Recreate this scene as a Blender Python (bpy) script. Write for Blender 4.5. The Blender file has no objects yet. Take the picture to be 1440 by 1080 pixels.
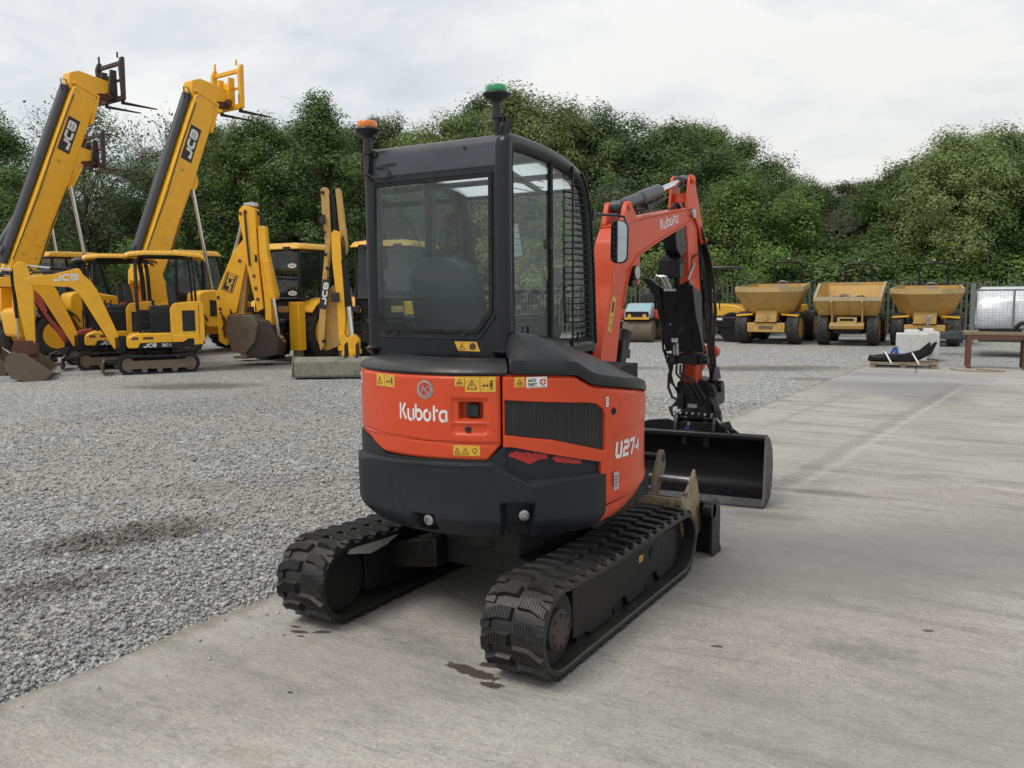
import bpy, bmesh, math, random
import numpy as np
from mathutils import Vector, Matrix, Euler
random.seed(7)
RNG = np.random.default_rng(11)
SC = bpy.context.scene
COL = SC.collection
PI = math.pi
rad = math.radians

# ------------------------------------------------------------------ camera
FPX = 1178.6
CAM_YAW, CAM_PITCH, CAM_ROLL = -0.5532, 0.1105, -0.0095
CAM_LOC = Vector((2.3346, -3.7559, 1.6286))
def cam_axes():
    cy, sy, cp, sp = math.cos(CAM_YAW), math.sin(CAM_YAW), math.cos(CAM_PITCH), math.sin(CAM_PITCH)
    fwd = Vector((sy*cp, cy*cp, -sp)); rt = Vector((cy, -sy, 0)); up = rt.cross(fwd)
    r = math.cos(CAM_ROLL)*rt + math.sin(CAM_ROLL)*up
    u = -math.sin(CAM_ROLL)*rt + math.cos(CAM_ROLL)*up
    return r, u, fwd
cd = bpy.data.cameras.new('camera'); co = bpy.data.objects.new('camera', cd); COL.objects.link(co)
r_, u_, w_ = cam_axes()
co.matrix_world = Matrix(((r_.x, u_.x, -w_.x, CAM_LOC.x), (r_.y, u_.y, -w_.y, CAM_LOC.y), (r_.z, u_.z, -w_.z, CAM_LOC.z), (0, 0, 0, 1)))
cd.sensor_fit = 'HORIZONTAL'; cd.sensor_width = 36; cd.lens = FPX/1440*36
cd.clip_start = 0.05; cd.clip_end = 2000
SC.camera = co
def at(px, d):
    """ground point d metres ahead of where the photographer stood, in the direction of a bearing given as an image column"""
    h = Vector((w_.x, w_.y, 0)).normalized(); s = Vector((h.y, -h.x, 0))
    p = CAM_LOC + h*d + s*((px-720)/FPX*d)
    return p.x, p.y

# ------------------------------------------------------------------ mesh builder
def rotz(a): return Matrix.Rotation(a, 3, 'Z')
class MB:
    def __init__(s): s.v = []; s.f = []; s.m = []
    def add(s, vs, fs, mi=0):
        b = len(s.v); s.v += [tuple(p) for p in vs]
        s.f += [tuple(i+b for i in f) for f in fs]; s.m += [mi]*len(fs)
        return s
    def box(s, c, d, rot=None, mi=0, taper=None):
        hx, hy, hz = d[0]/2, d[1]/2, d[2]/2
        P = [Vector((x*hx, y*hy, z*hz)) for z in (-1, 1) for y in (-1, 1) for x in (-1, 1)]
        if taper:
            for p in P[4:]: p.x *= taper[0]; p.y *= taper[1]
        if rot is not None:
            M = rot if isinstance(rot, Matrix) else Euler(rot).to_matrix()
            P = [M@p for p in P]
        c = Vector(c)
        return s.add([p+c for p in P], [(0,2,3,1),(4,5,7,6),(0,1,5,4),(2,6,7,3),(0,4,6,2),(1,3,7,5)], mi)
    def prism(s, poly, t0, t1, axis='x', mi=0, xf=None):
        n = len(poly)
        def P(a, b, t):
            q = {'x': (t, a, b), 'y': (a, t, b), 'z': (a, b, t)}[axis]
            return xf(Vector(q)) if xf else q
        vs = [P(a, b, t0) for a, b in poly]+[P(a, b, t1) for a, b in poly]
        fs = [tuple(range(n-1, -1, -1)), tuple(range(n, 2*n))]
        fs += [(i, (i+1) % n, n+(i+1) % n, n+i) for i in range(n)]
        return s.add(vs, fs, mi)
    def ring(s, outer, inner, t0, t1, axis='x', mi=0):
        n = len(outer)
        def P(a, b, t): return {'x': (t, a, b), 'y': (a, t, b), 'z': (a, b, t)}[axis]
        vs = [P(*p, t) for t in (t0, t1) for L in (outer, inner) for p in L]
        fs = []
        for i in range(n):
            j = (i+1) % n
            fs += [(i, j, n+j, n+i), (2*n+i, 3*n+i, 3*n+j, 2*n+j), (i, 2*n+i, 2*n+j, j), (n+i, n+j, 3*n+j, 3*n+i)]
        return s.add(vs, fs, mi)
    def cyl(s, p0, p1, r0, r1=None, n=16, mi=0, cap=True):
        p0, p1 = Vector(p0), Vector(p1); r1 = r0 if r1 is None else r1
        d = (p1-p0).normalized(); a = d.orthogonal().normalized(); b = d.cross(a)
        vs = []
        for p, r in ((p0, r0), (p1, r1)):
            vs += [p+a*(r*math.cos(2*PI*i/n))+b*(r*math.sin(2*PI*i/n)) for i in range(n)]
        fs = [(i, (i+1) % n, n+(i+1) % n, n+i) for i in range(n)]
        if cap: fs += [tuple(range(n-1, -1, -1)), tuple(range(n, 2*n))]
        return s.add(vs, fs, mi)
    def lathe(s, prof, org, axis=(0, 0, 1), n=24, mi=0):
        org = Vector(org); d = Vector(axis).normalized(); a = d.orthogonal().normalized(); b = d.cross(a)
        vs = []
        for r, h in prof:
            r = max(r, 1e-4)
            vs += [org+d*h+a*(r*math.cos(2*PI*i/n))+b*(r*math.sin(2*PI*i/n)) for i in range(n)]
        fs = []
        for k in range(len(prof)-1):
            fs += [(k*n+i, k*n+(i+1) % n, (k+1)*n+(i+1) % n, (k+1)*n+i) for i in range(n)]
        fs += [tuple(range(n-1, -1, -1)), tuple(range((len(prof)-1)*n, len(prof)*n))]
        return s.add(vs, fs, mi)
    def tube(s, pts, r, n=8, mi=0, closed=False, sq=None):
        P = [Vector(p) for p in pts]; m = len(P)
        T = []
        for i in range(m):
            if closed: t = P[(i+1) % m]-P[i-1]
            else: t = P[min(i+1, m-1)]-P[max(i-1, 0)]
            T.append(t.normalized())
        a = T[0].orthogonal().normalized(); vs = []
        for i in range(m):
            a = (a-T[i]*a.dot(T[i]))
            if a.length < 1e-6: a = T[i].orthogonal()
            a.normalize(); b = T[i].cross(a)
            rr = r[i] if isinstance(r, (list, tuple)) else r
            vs += [P[i]+a*(rr*math.cos(2*PI*k/n))+b*(rr*math.sin(2*PI*k/n)) for k in range(n)]
        fs = []
        for i in range(m if closed else m-1):
            j = (i+1) % m
            fs += [(i*n+k, i*n+(k+1) % n, j*n+(k+1) % n, j*n+k) for k in range(n)]
        if not closed: fs += [tuple(range(n-1, -1, -1)), tuple(range((m-1)*n, m*n))]
        return s.add(vs, fs, mi)
    def sweep(s, path, sect, side, closed=True, mi=0):
        """section (a along side, b along outward normal) along a planar path; side = constant axis"""
        P = [Vector(p) for p in path]; m = len(P); n = len(sect); S = Vector(side)
        vs = []
        for i in range(m):
            t = ((P[(i+1) % m]-P[i]).normalized()+(P[i]-P[i-1]).normalized())
            if not closed and i == 0: t = P[1]-P[0]
            if not closed and i == m-1: t = P[-1]-P[-2]
            t.normalize(); nn = t.cross(S).normalized()
            k = 1.0
            if closed or 0 < i < m-1:
                c = nn.dot((P[(i+1) % m]-P[i]).normalized().cross(S).normalized()); k = 1/max(c, .5)
            vs += [P[i]+S*a+nn*(b*k) for a, b in sect]
        fs = []
        for i in range(m if closed else m-1):
            j = (i+1) % m
            fs += [(i*n+k, i*n+(k+1) % n, j*n+(k+1) % n, j*n+k) for k in range(n)]
        if not closed: fs += [tuple(range(n-1, -1, -1)), tuple(range((m-1)*n, m*n))]
        return s.add(vs, fs, mi)
    def ball(s, c, r, n=12, mi=0):
        if not isinstance(r, (tuple, list)): r = (r, r, r)
        vs = [(c[0], c[1], c[2]-r[2])]; h = n//2
        for k in range(1, h):
            p = -PI/2+PI*k/h
            vs += [(c[0]+r[0]*math.cos(p)*math.cos(2*PI*i/n), c[1]+r[1]*math.cos(p)*math.sin(2*PI*i/n), c[2]+r[2]*math.sin(p)) for i in range(n)]
        vs.append((c[0], c[1], c[2]+r[2])); L = len(vs)-1
        fs = [(0, 1+(i+1) % n, 1+i) for i in range(n)]
        for k in range(h-2):
            b = 1+k*n
            fs += [(b+i, b+(i+1) % n, b+n+(i+1) % n, b+n+i) for i in range(n)]
        b = 1+(h-2)*n
        fs += [(b+i, b+(i+1) % n, L) for i in range(n)]
        return s.add(vs, fs, mi)
    def grid(s, G, mi=0, thick=None):
        """G[i][j] points; with thick = function(i,j)->inner point makes a closed slab"""
        a, b = len(G), len(G[0])
        vs = [p for row in G for p in row]
        fs = [(i*b+j, i*b+j+1, (i+1)*b+j+1, (i+1)*b+j) for i in range(a-1) for j in range(b-1)]
        if thick:
            N = a*b
            vs += [thick(i, j) for i in range(a) for j in range(b)]
            fs += [(N+i*b+j, N+(i+1)*b+j, N+(i+1)*b+j+1, N+i*b+j+1) for i in range(a-1) for j in range(b-1)]
            for i in range(a-1):
                fs += [(i*b, (i+1)*b, N+(i+1)*b, N+i*b), (i*b+b-1, N+i*b+b-1, N+(i+1)*b+b-1, (i+1)*b+b-1)]
            for j in range(b-1):
                fs += [(j, N+j, N+j+1, j+1), ((a-1)*b+j, (a-1)*b+j+1, N+(a-1)*b+j+1, N+(a-1)*b+j)]
        return s.add(vs, fs, mi)
    def pieces(s, name, mats, parent=None, **k):
        """every unconnected piece becomes an object of its own"""
        up = list(range(len(s.v)))
        def find(i):
            while up[i] != i: up[i] = up[up[i]]; i = up[i]
            return i
        for f in s.f:
            for i in f[1:]: up[find(i)] = find(f[0])
        by = {}
        for f, m in zip(s.f, s.m): by.setdefault(find(f[0]), []).append((f, m))
        out = []
        for fs in by.values():
            b = MB(); ix = {}
            for f, m in fs:
                for i in f:
                    if i not in ix: ix[i] = len(b.v); b.v.append(s.v[i])
                b.f.append(tuple(ix[i] for i in f)); b.m.append(m)
            out.append(b.build(name, mats, parent, **k))
        return out
    def build(s, name, mats, parent=None, bevel=0, seg=2, smooth=35, loc=None):
        me = bpy.data.meshes.new(name)
        me.from_pydata(s.v, [], s.f)
        if not isinstance(mats, (list, tuple)): mats = [mats]
        for m in mats: me.materials.append(m)
        me.polygons.foreach_set('material_index', s.m)
        bm = bmesh.new(); bm.from_mesh(me); bmesh.ops.recalc_face_normals(bm, faces=bm.faces); bm.to_mesh(me); bm.free()
        if smooth:
            me.polygons.foreach_set('use_smooth', [True]*len(me.polygons))
            me.set_sharp_from_angle(angle=rad(smooth))
        me.update()
        o = bpy.data.objects.new(name, me); COL.objects.link(o)
        if parent: o.parent = parent
        if loc: o.location = loc
        if bevel:
            b = o.modifiers.new('bevel', 'BEVEL'); b.width = bevel; b.segments = seg; b.limit_method = 'ANGLE'; b.angle_limit = rad(40)
            b.harden_normals = False
        return o
def tag(o, label=None, cat=None, group=None, kind=None):
    if label: o['label'] = label
    if cat: o['category'] = cat
    if group: o['group'] = group
    if kind: o['kind'] = kind
    return o
def thing(name, label, cat, loc=(0, 0, 0), rz=0, group=None, sc=1):
    o = bpy.data.objects.new(name, None); COL.objects.link(o); o.empty_display_size = .2
    o.location = loc; o.rotation_euler = (0, 0, rz); o.scale = sc if isinstance(sc, tuple) else (sc, sc, sc)
    return tag(o, label, cat, group)
def dup(root, loc, rz=0, label=None, sc=1, name=None):
    def cp(o, par):
        c = o.copy(); COL.objects.link(c)
        if par: c.parent = par
        for ch in o.children: cp(ch, c)
        return c
    r = cp(root, None); r.location = loc; r.rotation_euler = (0, 0, rz); r.scale = (sc, sc, sc) if not isinstance(sc, tuple) else sc
    if label: r['label'] = label
    return r
def rnd_poly(pts, r, n=5):
    """round the corners of a closed polygon; r single or list"""
    out = []; m = len(pts)
    for i in range(m):
        p, a, b = Vector(pts[i]), Vector(pts[i-1]), Vector(pts[(i+1) % m])
        rr = r[i] if isinstance(r, (list, tuple)) else r
        da, db = (a-p), (b-p)
        k = min(rr, da.length*.49, db.length*.49)
        if k < 1e-5: out.append(tuple(p)); continue
        A = p+da.normalized()*k; B = p+db.normalized()*k
        for t in range(n+1):
            t /= n
            out.append(tuple(A*(1-t)**2+p*2*t*(1-t)+B*t*t))
    return out
def lerp_tab(x, tab):
    if x <= tab[0][0]: return tab[0][1]
    for (a, b), (c, d) in zip(tab, tab[1:]):
        if x <= c: return b+(d-b)*(x-a)/(c-a) if c > a else d
    return tab[-1][1]

# ------------------------------------------------------------------ materials
class NT:
    def __init__(s, name):
        s.m = bpy.data.materials.new(name); s.m.use_nodes = True
        s.t = s.m.node_tree; s.t.nodes.clear()
        s.out = s.n('ShaderNodeOutputMaterial')
    def n(s, typ, **kw):
        nd = s.t.nodes.new(typ)
        for k, v in kw.items():
            if k in nd.inputs: s.set(nd.inputs[k], v)
            else: setattr(nd, k, v)
        return nd
    def set(s, inp, v):
        if isinstance(v, bpy.types.NodeSocket): s.t.links.new(v, inp)
        elif hasattr(v, 'outputs'): s.t.links.new(v.outputs[0], inp)
        else: inp.default_value = v
    def link(s, a, b): s.t.links.new(a, b)
    def coord(s, kind='Object'): return s.n('ShaderNodeTexCoord').outputs[kind]
    def noise(s, vec, scale, detail=4, rough=.55, dist=0):
        nd = s.n('ShaderNodeTexNoise'); s.link(vec, nd.inputs['Vector'])
        nd.inputs['Scale'].default_value = scale; nd.inputs['Detail'].default_value = detail
        nd.inputs['Roughness'].default_value = rough; nd.inputs['Distortion'].default_value = dist
        return nd.outputs['Fac']
    def ramp(s, fac, stops):
        nd = s.n('ShaderNodeValToRGB'); s.link(fac, nd.inputs[0]); e = nd.color_ramp.elements
        while len(e) < len(stops): e.new(.5)
        for i, (p, c) in enumerate(stops):
            e[i].position = p; e[i].color = c if len(c) == 4 else (*c, 1)
        return nd.outputs[0]
    def mix(s, fac, a, b, mode='MIX'):
        nd = s.n('ShaderNodeMix', data_type='RGBA', blend_type=mode)
        s.set(nd.inputs[0], fac); s.set(nd.inputs[6], a if not isinstance(a, tuple) else (*a[:3], 1)); s.set(nd.inputs[7], b if not isinstance(b, tuple) else (*b[:3], 1))
        return nd.outputs[2]
    def math(s, op, a, b=0., c=None, clamp=False):
        nd = s.n('ShaderNodeMath', operation=op, use_clamp=clamp); s.set(nd.inputs[0], a); s.set(nd.inputs[1], b)
        if c is not None: s.set(nd.inputs[2], c)
        return nd.outputs[0]
    def sstep(s, x, a, b, lo=0., hi=1.):
        nd = s.n('ShaderNodeMapRange', interpolation_type='SMOOTHSTEP'); s.set(nd.inputs[0], x)
        nd.inputs[1].default_value = a; nd.inputs[2].default_value = b; nd.inputs[3].default_value = lo; nd.inputs[4].default_value = hi
        return nd.outputs[0]
    def bump(s, h, strength=.3, dist=.01):
        nd = s.n('ShaderNodeBump'); s.link(h, nd.inputs['Height']); nd.inputs['Strength'].default_value = strength; nd.inputs['Distance'].default_value = dist
        return nd.outputs[0]
    def bsdf(s, col, rough=.5, metal=0., normal=None, spec=.5, coat=0., sub=None):
        p = s.n('ShaderNodeBsdfPrincipled')
        s.set(p.inputs['Base Color'], col if not isinstance(col, tuple) else (*col[:3], 1))
        s.set(p.inputs['Roughness'], rough); s.set(p.inputs['Metallic'], metal); s.set(p.inputs['Specular IOR Level'], spec)
        if coat: p.inputs['Coat Weight'].default_value = coat; p.inputs['Coat Roughness'].default_value = .12
        if normal is not None: s.link(normal, p.inputs['Normal'])
        s.link(p.outputs[0], s.out.inputs[0]); return p
def paint(name, col, rough=.4, dirt_or_haze=.25, dirt_col=(.16, .13, .10), metal=0., scale=3., bump=.0, coat=0., spec=.5, chips=0., chip_col=(.05, .04, .035), dust=0., var=1.):
    """painted or bare surface with uneven sheen, patchy grime, optional dust on upward faces and chips"""
    t = NT(name); c = t.coord('Object')
    n1 = t.noise(c, scale, 6, .6); n2 = t.noise(c, scale*7, 5, .65)
    f = t.sstep(n1, .45, .75, 0, dirt_or_haze)
    base = t.mix(f, col, dirt_col)
    v = t.sstep(n2, .3, .7, 1-.14*var, 1+.1*var)
    base = t.mix(1., base, t.n('ShaderNodeCombineColor', Red=v, Green=v, Blue=v).outputs[0], 'MULTIPLY')
    if chips:
        n3 = t.noise(c, scale*5, 8, .7, .6)
        base = t.mix(t.sstep(n3, .66-chips*.2, .70-chips*.2), base, chip_col)
    if dust:
        g = t.n('ShaderNodeNewGeometry'); z = t.n('ShaderNodeSeparateXYZ', Vector=g.outputs['Normal']).outputs[2]
        base = t.mix(t.math('MULTIPLY', t.sstep(z, .3, .95, 0, dust), t.sstep(n1, .3, .7, .4, 1)), base, (.30, .27, .22))
    r = t.sstep(n2, .25, .75, rough*.8, min(1, rough*1.25))
    nm = t.bump(n2, bump, .004) if bump else None
    t.bsdf(base, r, metal, nm, spec, coat)
    return t.m
M = {}
M['orange'] = paint('orange_paint', (.61, .070, .022), .34, .06, (.50, .07, .03), spec=.36, scale=1.6, var=.3)
M['orange_boom'] = paint('orange_boom_paint', (.62, .080, .030), .40, .12, (.45, .08, .04), spec=.35, scale=2.5, var=.5)
M['charcoal'] = paint('charcoal_casting', (.017, .0185, .023), .55, .25, (.036, .035, .034), spec=.3, scale=2.5, bump=.25)
M['cab'] = paint('black_cab_paint', (.011, .0115, .016), .28, .15, (.025, .024, .024), spec=.38, scale=2., dust=.06)
M['roof'] = paint('dark_grey_roof', (.048, .050, .062), .33, .3, (.07, .07, .075), scale=2.5, dust=.10)
M['plastic'] = paint('black_plastic', (.015, .016, .019), .40, .2, (.035, .034, .033), spec=.4, scale=3., bump=.15, dust=.08)
M['black'] = paint('black_steel', (.008, .008, .010), .40, .3, (.025, .023, .022), spec=.35, scale=4., bump=.1)
M['dark_rust'] = paint('dark_rusty_steel', (.045, .032, .027), .6, .6, (.10, .055, .035), scale=4., bump=.2)
M['void'] = paint('dark_recess', (.006, .006, .006), .8, .2, (.02, .018, .016), scale=4.)
M['rubber'] = paint('track_rubber', (.011, .011, .012), .42, .4, (.034, .032, .030), spec=.45, scale=7., bump=.5, dust=.10)
M['tyre'] = paint('tyre_rubber', (.028, .028, .028), .75, .6, (.10, .085, .065), scale=4., bump=.4, dust=.3)
M['frame'] = paint('undercarriage_steel', (.008, .008, .009), .5, .35, (.030, .026, .022), spec=.35, scale=4., bump=.2, dust=.06)
M['yellow'] = paint('yellow_paint', (.88, .445, .018), .38, .10, (.66, .34, .05), scale=.7, chips=.0, dust=.08, var=.45)
M['yellow_old'] = paint('worn_yellow_paint', (.54, .325, .085), .62, .7, (.36, .25, .13), scale=1.5, chips=.12, chip_col=(.12, .075, .045), dust=.6)
M['yellow_roof'] = paint('yellow_canopy', (.78, .42, .04), .35, .2, (.5, .3, .1), scale=2., dust=.1)
M['mud'] = paint('muddy_steel', (.16, .12, .085), .8, .6, (.07, .052, .04), scale=3., bump=.5, chips=.1)
M['rust'] = paint('rusty_steel', (.13, .055, .035), .75, .6, (.07, .035, .025), scale=5., bump=.3)
M['steel'] = paint('bare_steel', (.42, .42, .42), .35, .35, (.16, .15, .14), .85, scale=4.)
M['chrome'] = paint('chrome_rod', (.72, .73, .74), .12, .1, (.4, .4, .4), 1., scale=4.)
M['grey_ram'] = paint('dark_grey_ram', (.055, .060, .070), .38, .2, (.09, .09, .09), scale=3.)
M['red'] = paint('red_paint', (.40, .050, .030), .5, .5, (.17, .06, .04), scale=3., chips=.15)
M['reflector'] = paint('red_reflective_tape', (.42, .022, .020), .3, .2, (.2, .03, .02), scale=20.)
M['white'] = paint('white_paint', (.74, .74, .72), .45, .2, (.5, .48, .44), scale=6.)
M['ink'] = paint('black_ink', (.02, .02, .02), .5, .1, scale=6.)
M['decal_yellow'] = paint('yellow_sticker', (.70, .40, .035), .45, .25, (.5, .33, .1), scale=9.)
M['decal_grey'] = paint('silver_sticker', (.42, .42, .40), .4, .2, (.3, .3, .3), scale=9.)
M['decal_red'] = paint('red_print', (.55, .03, .03), .45, .1, scale=9.)
M['amber'] = paint('amber_lens', (.75, .22, .02), .18, .05, coat=.4)
M['green_lens'] = paint('green_lens', (.02, .28, .10), .18, .05, coat=.4)
M['seat'] = paint('black_seat_vinyl', (.024, .026, .030), .55, .2, (.05, .05, .05), scale=6., bump=.2)
M['blue'] = paint('blue_strap', (.03, .11, .42), .6, .2, scale=9.)
M['blue_bonnet'] = paint('pale_blue_bonnet', (.31, .45, .49), .35, .25, (.15, .25, .28), scale=3.)
M['galv'] = paint('galvanised_steel', (.19, .205, .20), .5, .4, (.16, .18, .15), .3, scale=3.)
M['fence'] = paint('weathered_fence_steel', (.105, .118, .108), .6, .5, (.06, .07, .055), .2, scale=2.5)
M['wood'] = paint('weathered_timber', (.22, .17, .11), .85, .5, (.12, .09, .06), scale=6., bump=.4)
M['block'] = paint('pale_concrete_block', (.58, .58, .56), .85, .3, (.40, .39, .36), scale=4., bump=.35)
M['hose'] = paint('hydraulic_hose', (.012, .012, .013), .5, .2, scale=9.)
def glass(name, tint, refl=.9, rough=.02, dirt_or_haze=.08, wave=0.):
    t = NT(name); c = t.coord('Object')
    tr = t.n('ShaderNodeBsdfTransparent', Color=(*tint, 1)); gl = t.n('ShaderNodeBsdfGlossy', Color=(refl, refl, refl, 1), Roughness=rough)
    df = t.n('ShaderNodeBsdfDiffuse', Color=(.27, .31, .31, 1))  # pale film: milky haze over the panes, put into the colour
    if wave:
        t.link(t.bump(t.noise(c, 5, 3), wave, .02), gl.inputs['Normal'])
    lw = t.n('ShaderNodeLayerWeight', Blend=.5); f5 = t.math('POWER', lw.outputs['Facing'], 5.); fr_ = t.math('MULTIPLY_ADD', f5, .9, .055)
    m1 = t.n('ShaderNodeMixShader'); t.link(fr_, m1.inputs[0]); t.link(tr.outputs[0], m1.inputs[1]); t.link(gl.outputs[0], m1.inputs[2])
    m2 = t.n('ShaderNodeMixShader'); t.link(t.sstep(t.noise(c, 2.2, 5), .3, .8, dirt_or_haze*.3, dirt_or_haze), m2.inputs[0]); t.link(m1.outputs[0], m2.inputs[1]); t.link(df.outputs[0], m2.inputs[2])
    t.link(m2.outputs[0], t.out.inputs[0]); return t.m
M['glass'] = glass('tinted_cab_glass', (.82, .92, .91), .75, dirt_or_haze=.11)
M['glass_side'] = glass('side_window_glass', (.80, .90, .88), 1., dirt_or_haze=.08, wave=.35)
M['glass_far'] = glass('dark_cab_glass', (.45, .54, .53), .7, dirt_or_haze=.06)
M['glass_roof'] = glass('clear_screen', (.86, .88, .88), .8, dirt_or_haze=.08)
def opal():
    t = NT('opal_roof_panel'); d = t.n('ShaderNodeBsdfTranslucent', Color=(.80, .82, .82, 1)); tr = t.n('ShaderNodeBsdfTransparent', Color=(.75, .78, .78, 1)); m = t.n('ShaderNodeMixShader'); m.inputs[0].default_value = .75
    t.link(tr.outputs[0], m.inputs[1]); t.link(d.outputs[0], m.inputs[2]); t.link(m.outputs[0], t.out.inputs[0]); return t.m
M['opal'] = opal()
def mirror_mat():
    t = NT('mirror_glass'); t.bsdf((.42, .44, .46), .03, 1.); return t.m
M['mirror'] = mirror_mat()
def mesh_grille():
    t = NT('hex_mesh_grille'); c = t.coord('Object')
    v = t.n('ShaderNodeTexVoronoi', feature='DISTANCE_TO_EDGE'); t.link(c, v.inputs['Vector']); v.inputs['Scale'].default_value = 110; v.inputs['Randomness'].default_value = .15
    f = t.sstep(v.outputs['Distance'], .05, .12)
    n = t.noise(c, 3.5, 3)
    dark = t.ramp(n, [(.35, (.003, .003, .003)), (.7, (.02, .02, .02))])
    t.bsdf(t.mix(f, (.022, .023, .025), dark), t.sstep(f, 0, 1, .45, .85)); return t.m
M['grille'] = mesh_grille()
# ------------------------------------------------------------------ sky, sun
SUN_EL, SUN_AZ = rad(58), rad(205)     # azimuth clockwise from +y
def build_world():
    w = bpy.data.worlds.new('World'); SC.world = w; w.use_nodes = True
    t = w.node_tree; t.nodes.clear()
    def n(k, **kw):
        nd = t.nodes.new(k)
        for a, b in kw.items(): setattr(nd, a, b)
        return nd
    out = n('ShaderNodeOutputWorld'); bg = n('ShaderNodeBackground'); bg.inputs['Strength'].default_value = .1
    sky = n('ShaderNodeTexSky', sky_type='NISHITA', sun_disc=False, sun_elevation=SUN_EL, sun_rotation=SUN_AZ)
    co_ = n('ShaderNodeTexCoord'); sp = n('ShaderNodeSeparateXYZ'); t.links.new(co_.outputs['Generated'], sp.inputs[0])
    # project the direction on a flat cloud deck
    zz = n('ShaderNodeMath', operation='MAXIMUM'); t.links.new(sp.outputs[2], zz.inputs[0]); zz.inputs[1].default_value = .0
    za = n('ShaderNodeMath', operation='ADD'); t.links.new(zz.outputs[0], za.inputs[0]); za.inputs[1].default_value = .16
    dx = n('ShaderNodeMath', operation='DIVIDE'); t.links.new(sp.outputs[0], dx.inputs[0]); t.links.new(za.outputs[0], dx.inputs[1])
    dy = n('ShaderNodeMath', operation='DIVIDE'); t.links.new(sp.outputs[1], dy.inputs[0]); t.links.new(za.outputs[0], dy.inputs[1])
    cb = n('ShaderNodeCombineXYZ'); t.links.new(dx.outputs[0], cb.inputs[0]); t.links.new(dy.outputs[0], cb.inputs[1]); cb.inputs[2].default_value = 3.1
    def noise(sc, det, ro, di=0):
        nd = n('ShaderNodeTexNoise'); t.links.new(cb.outputs[0], nd.inputs['Vector'])
        nd.inputs['Scale'].default_value = sc; nd.inputs['Detail'].default_value = det; nd.inputs['Roughness'].default_value = ro; nd.inputs['Distortion'].default_value = di
        return nd.outputs['Fac']
    a = noise(.55, 6, .55, .4); b = noise(2.1, 5, .6, .3)
    mx = n('ShaderNodeMath', operation='MULTIPLY_ADD'); t.links.new(b, mx.inputs[0]); mx.inputs[1].default_value = .42; t.links.new(a, mx.inputs[2])
    rp = n('ShaderNodeValToRGB'); t.links.new(mx.outputs[0], rp.inputs[0]); e = rp.color_ramp.elements
    stops = [(.55, (5.3, 5.75, 6.25)), (.63, (6.5, 6.8, 7.1)), (.70, (7.6, 7.75, 7.85)), (.78, (8.8, 8.8, 8.6))]
    while len(e) < len(stops): e.new(.5)
    for i, (p, c) in enumerate(stops): e[i].position = p; e[i].color = (*[x/10 for x in c], 1)
    sc_ = n('ShaderNodeVectorMath', operation='SCALE'); t.links.new(rp.outputs[0], sc_.inputs[0]); sc_.inputs['Scale'].default_value = 10
    # warm brightening low down, where the deck thins toward the right of the yard
    hz = n('ShaderNodeMapRange'); t.links.new(sp.outputs[2], hz.inputs[0]); hz.inputs[1].default_value = .34; hz.inputs[2].default_value = .03; hz.inputs[3].default_value = 0; hz.inputs[4].default_value = 1
    dr = n('ShaderNodeVectorMath', operation='DOT_PRODUCT'); t.links.new(co_.outputs['Generated'], dr.inputs[0]); dr.inputs[1].default_value = (.05, .998, 0)
    dm = n('ShaderNodeMapRange', interpolation_type='SMOOTHSTEP'); t.links.new(dr.outputs['Value'], dm.inputs[0]); dm.inputs[1].default_value = .62; dm.inputs[2].default_value = 1.0
    mm = n('ShaderNodeMath', operation='MULTIPLY'); t.links.new(hz.outputs[0], mm.inputs[0]); t.links.new(dm.outputs[0], mm.inputs[1])
    m2 = n('ShaderNodeMix', data_type='RGBA'); t.links.new(mm.outputs[0], m2.inputs[0]); t.links.new(sc_.outputs[0], m2.inputs[6]); m2.inputs[7].default_value = (8.0, 7.9, 7.55, 1)
    m3 = n('ShaderNodeMix', data_type='RGBA'); m3.inputs[0].default_value = .93; t.links.new(sky.outputs[0], m3.inputs[6]); t.links.new(m2.outputs[2], m3.inputs[7])
    t.links.new(m3.outputs[2], bg.inputs['Color']); t.links.new(bg.outputs[0], out.inputs[0])
build_world()
sl = bpy.data.lights.new('sun', 'SUN'); sl.energy = 1.5; sl.angle = rad(22); sl.color = (1, .96, .90)
so = bpy.data.objects.new('sun', sl); COL.objects.link(so); so.location = (0, 0, 20)
sd = Vector((math.sin(SUN_AZ)*math.cos(SUN_EL), math.cos(SUN_AZ)*math.cos(SUN_EL), math.sin(SUN_EL)))
so.rotation_euler = sd.to_track_quat('Z', 'Y').to_euler()
vs = SC.view_settings; vs.view_transform = 'Standard'; vs.look = 'None'; vs.gamma = 1; vs.exposure = .17
SC.cycles.max_bounces = 8; SC.cycles.transparent_max_bounces = 24; SC.cycles.diffuse_bounces = 3; SC.cycles.glossy_bounces = 3
SC.cycles.use_denoising = True

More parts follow.
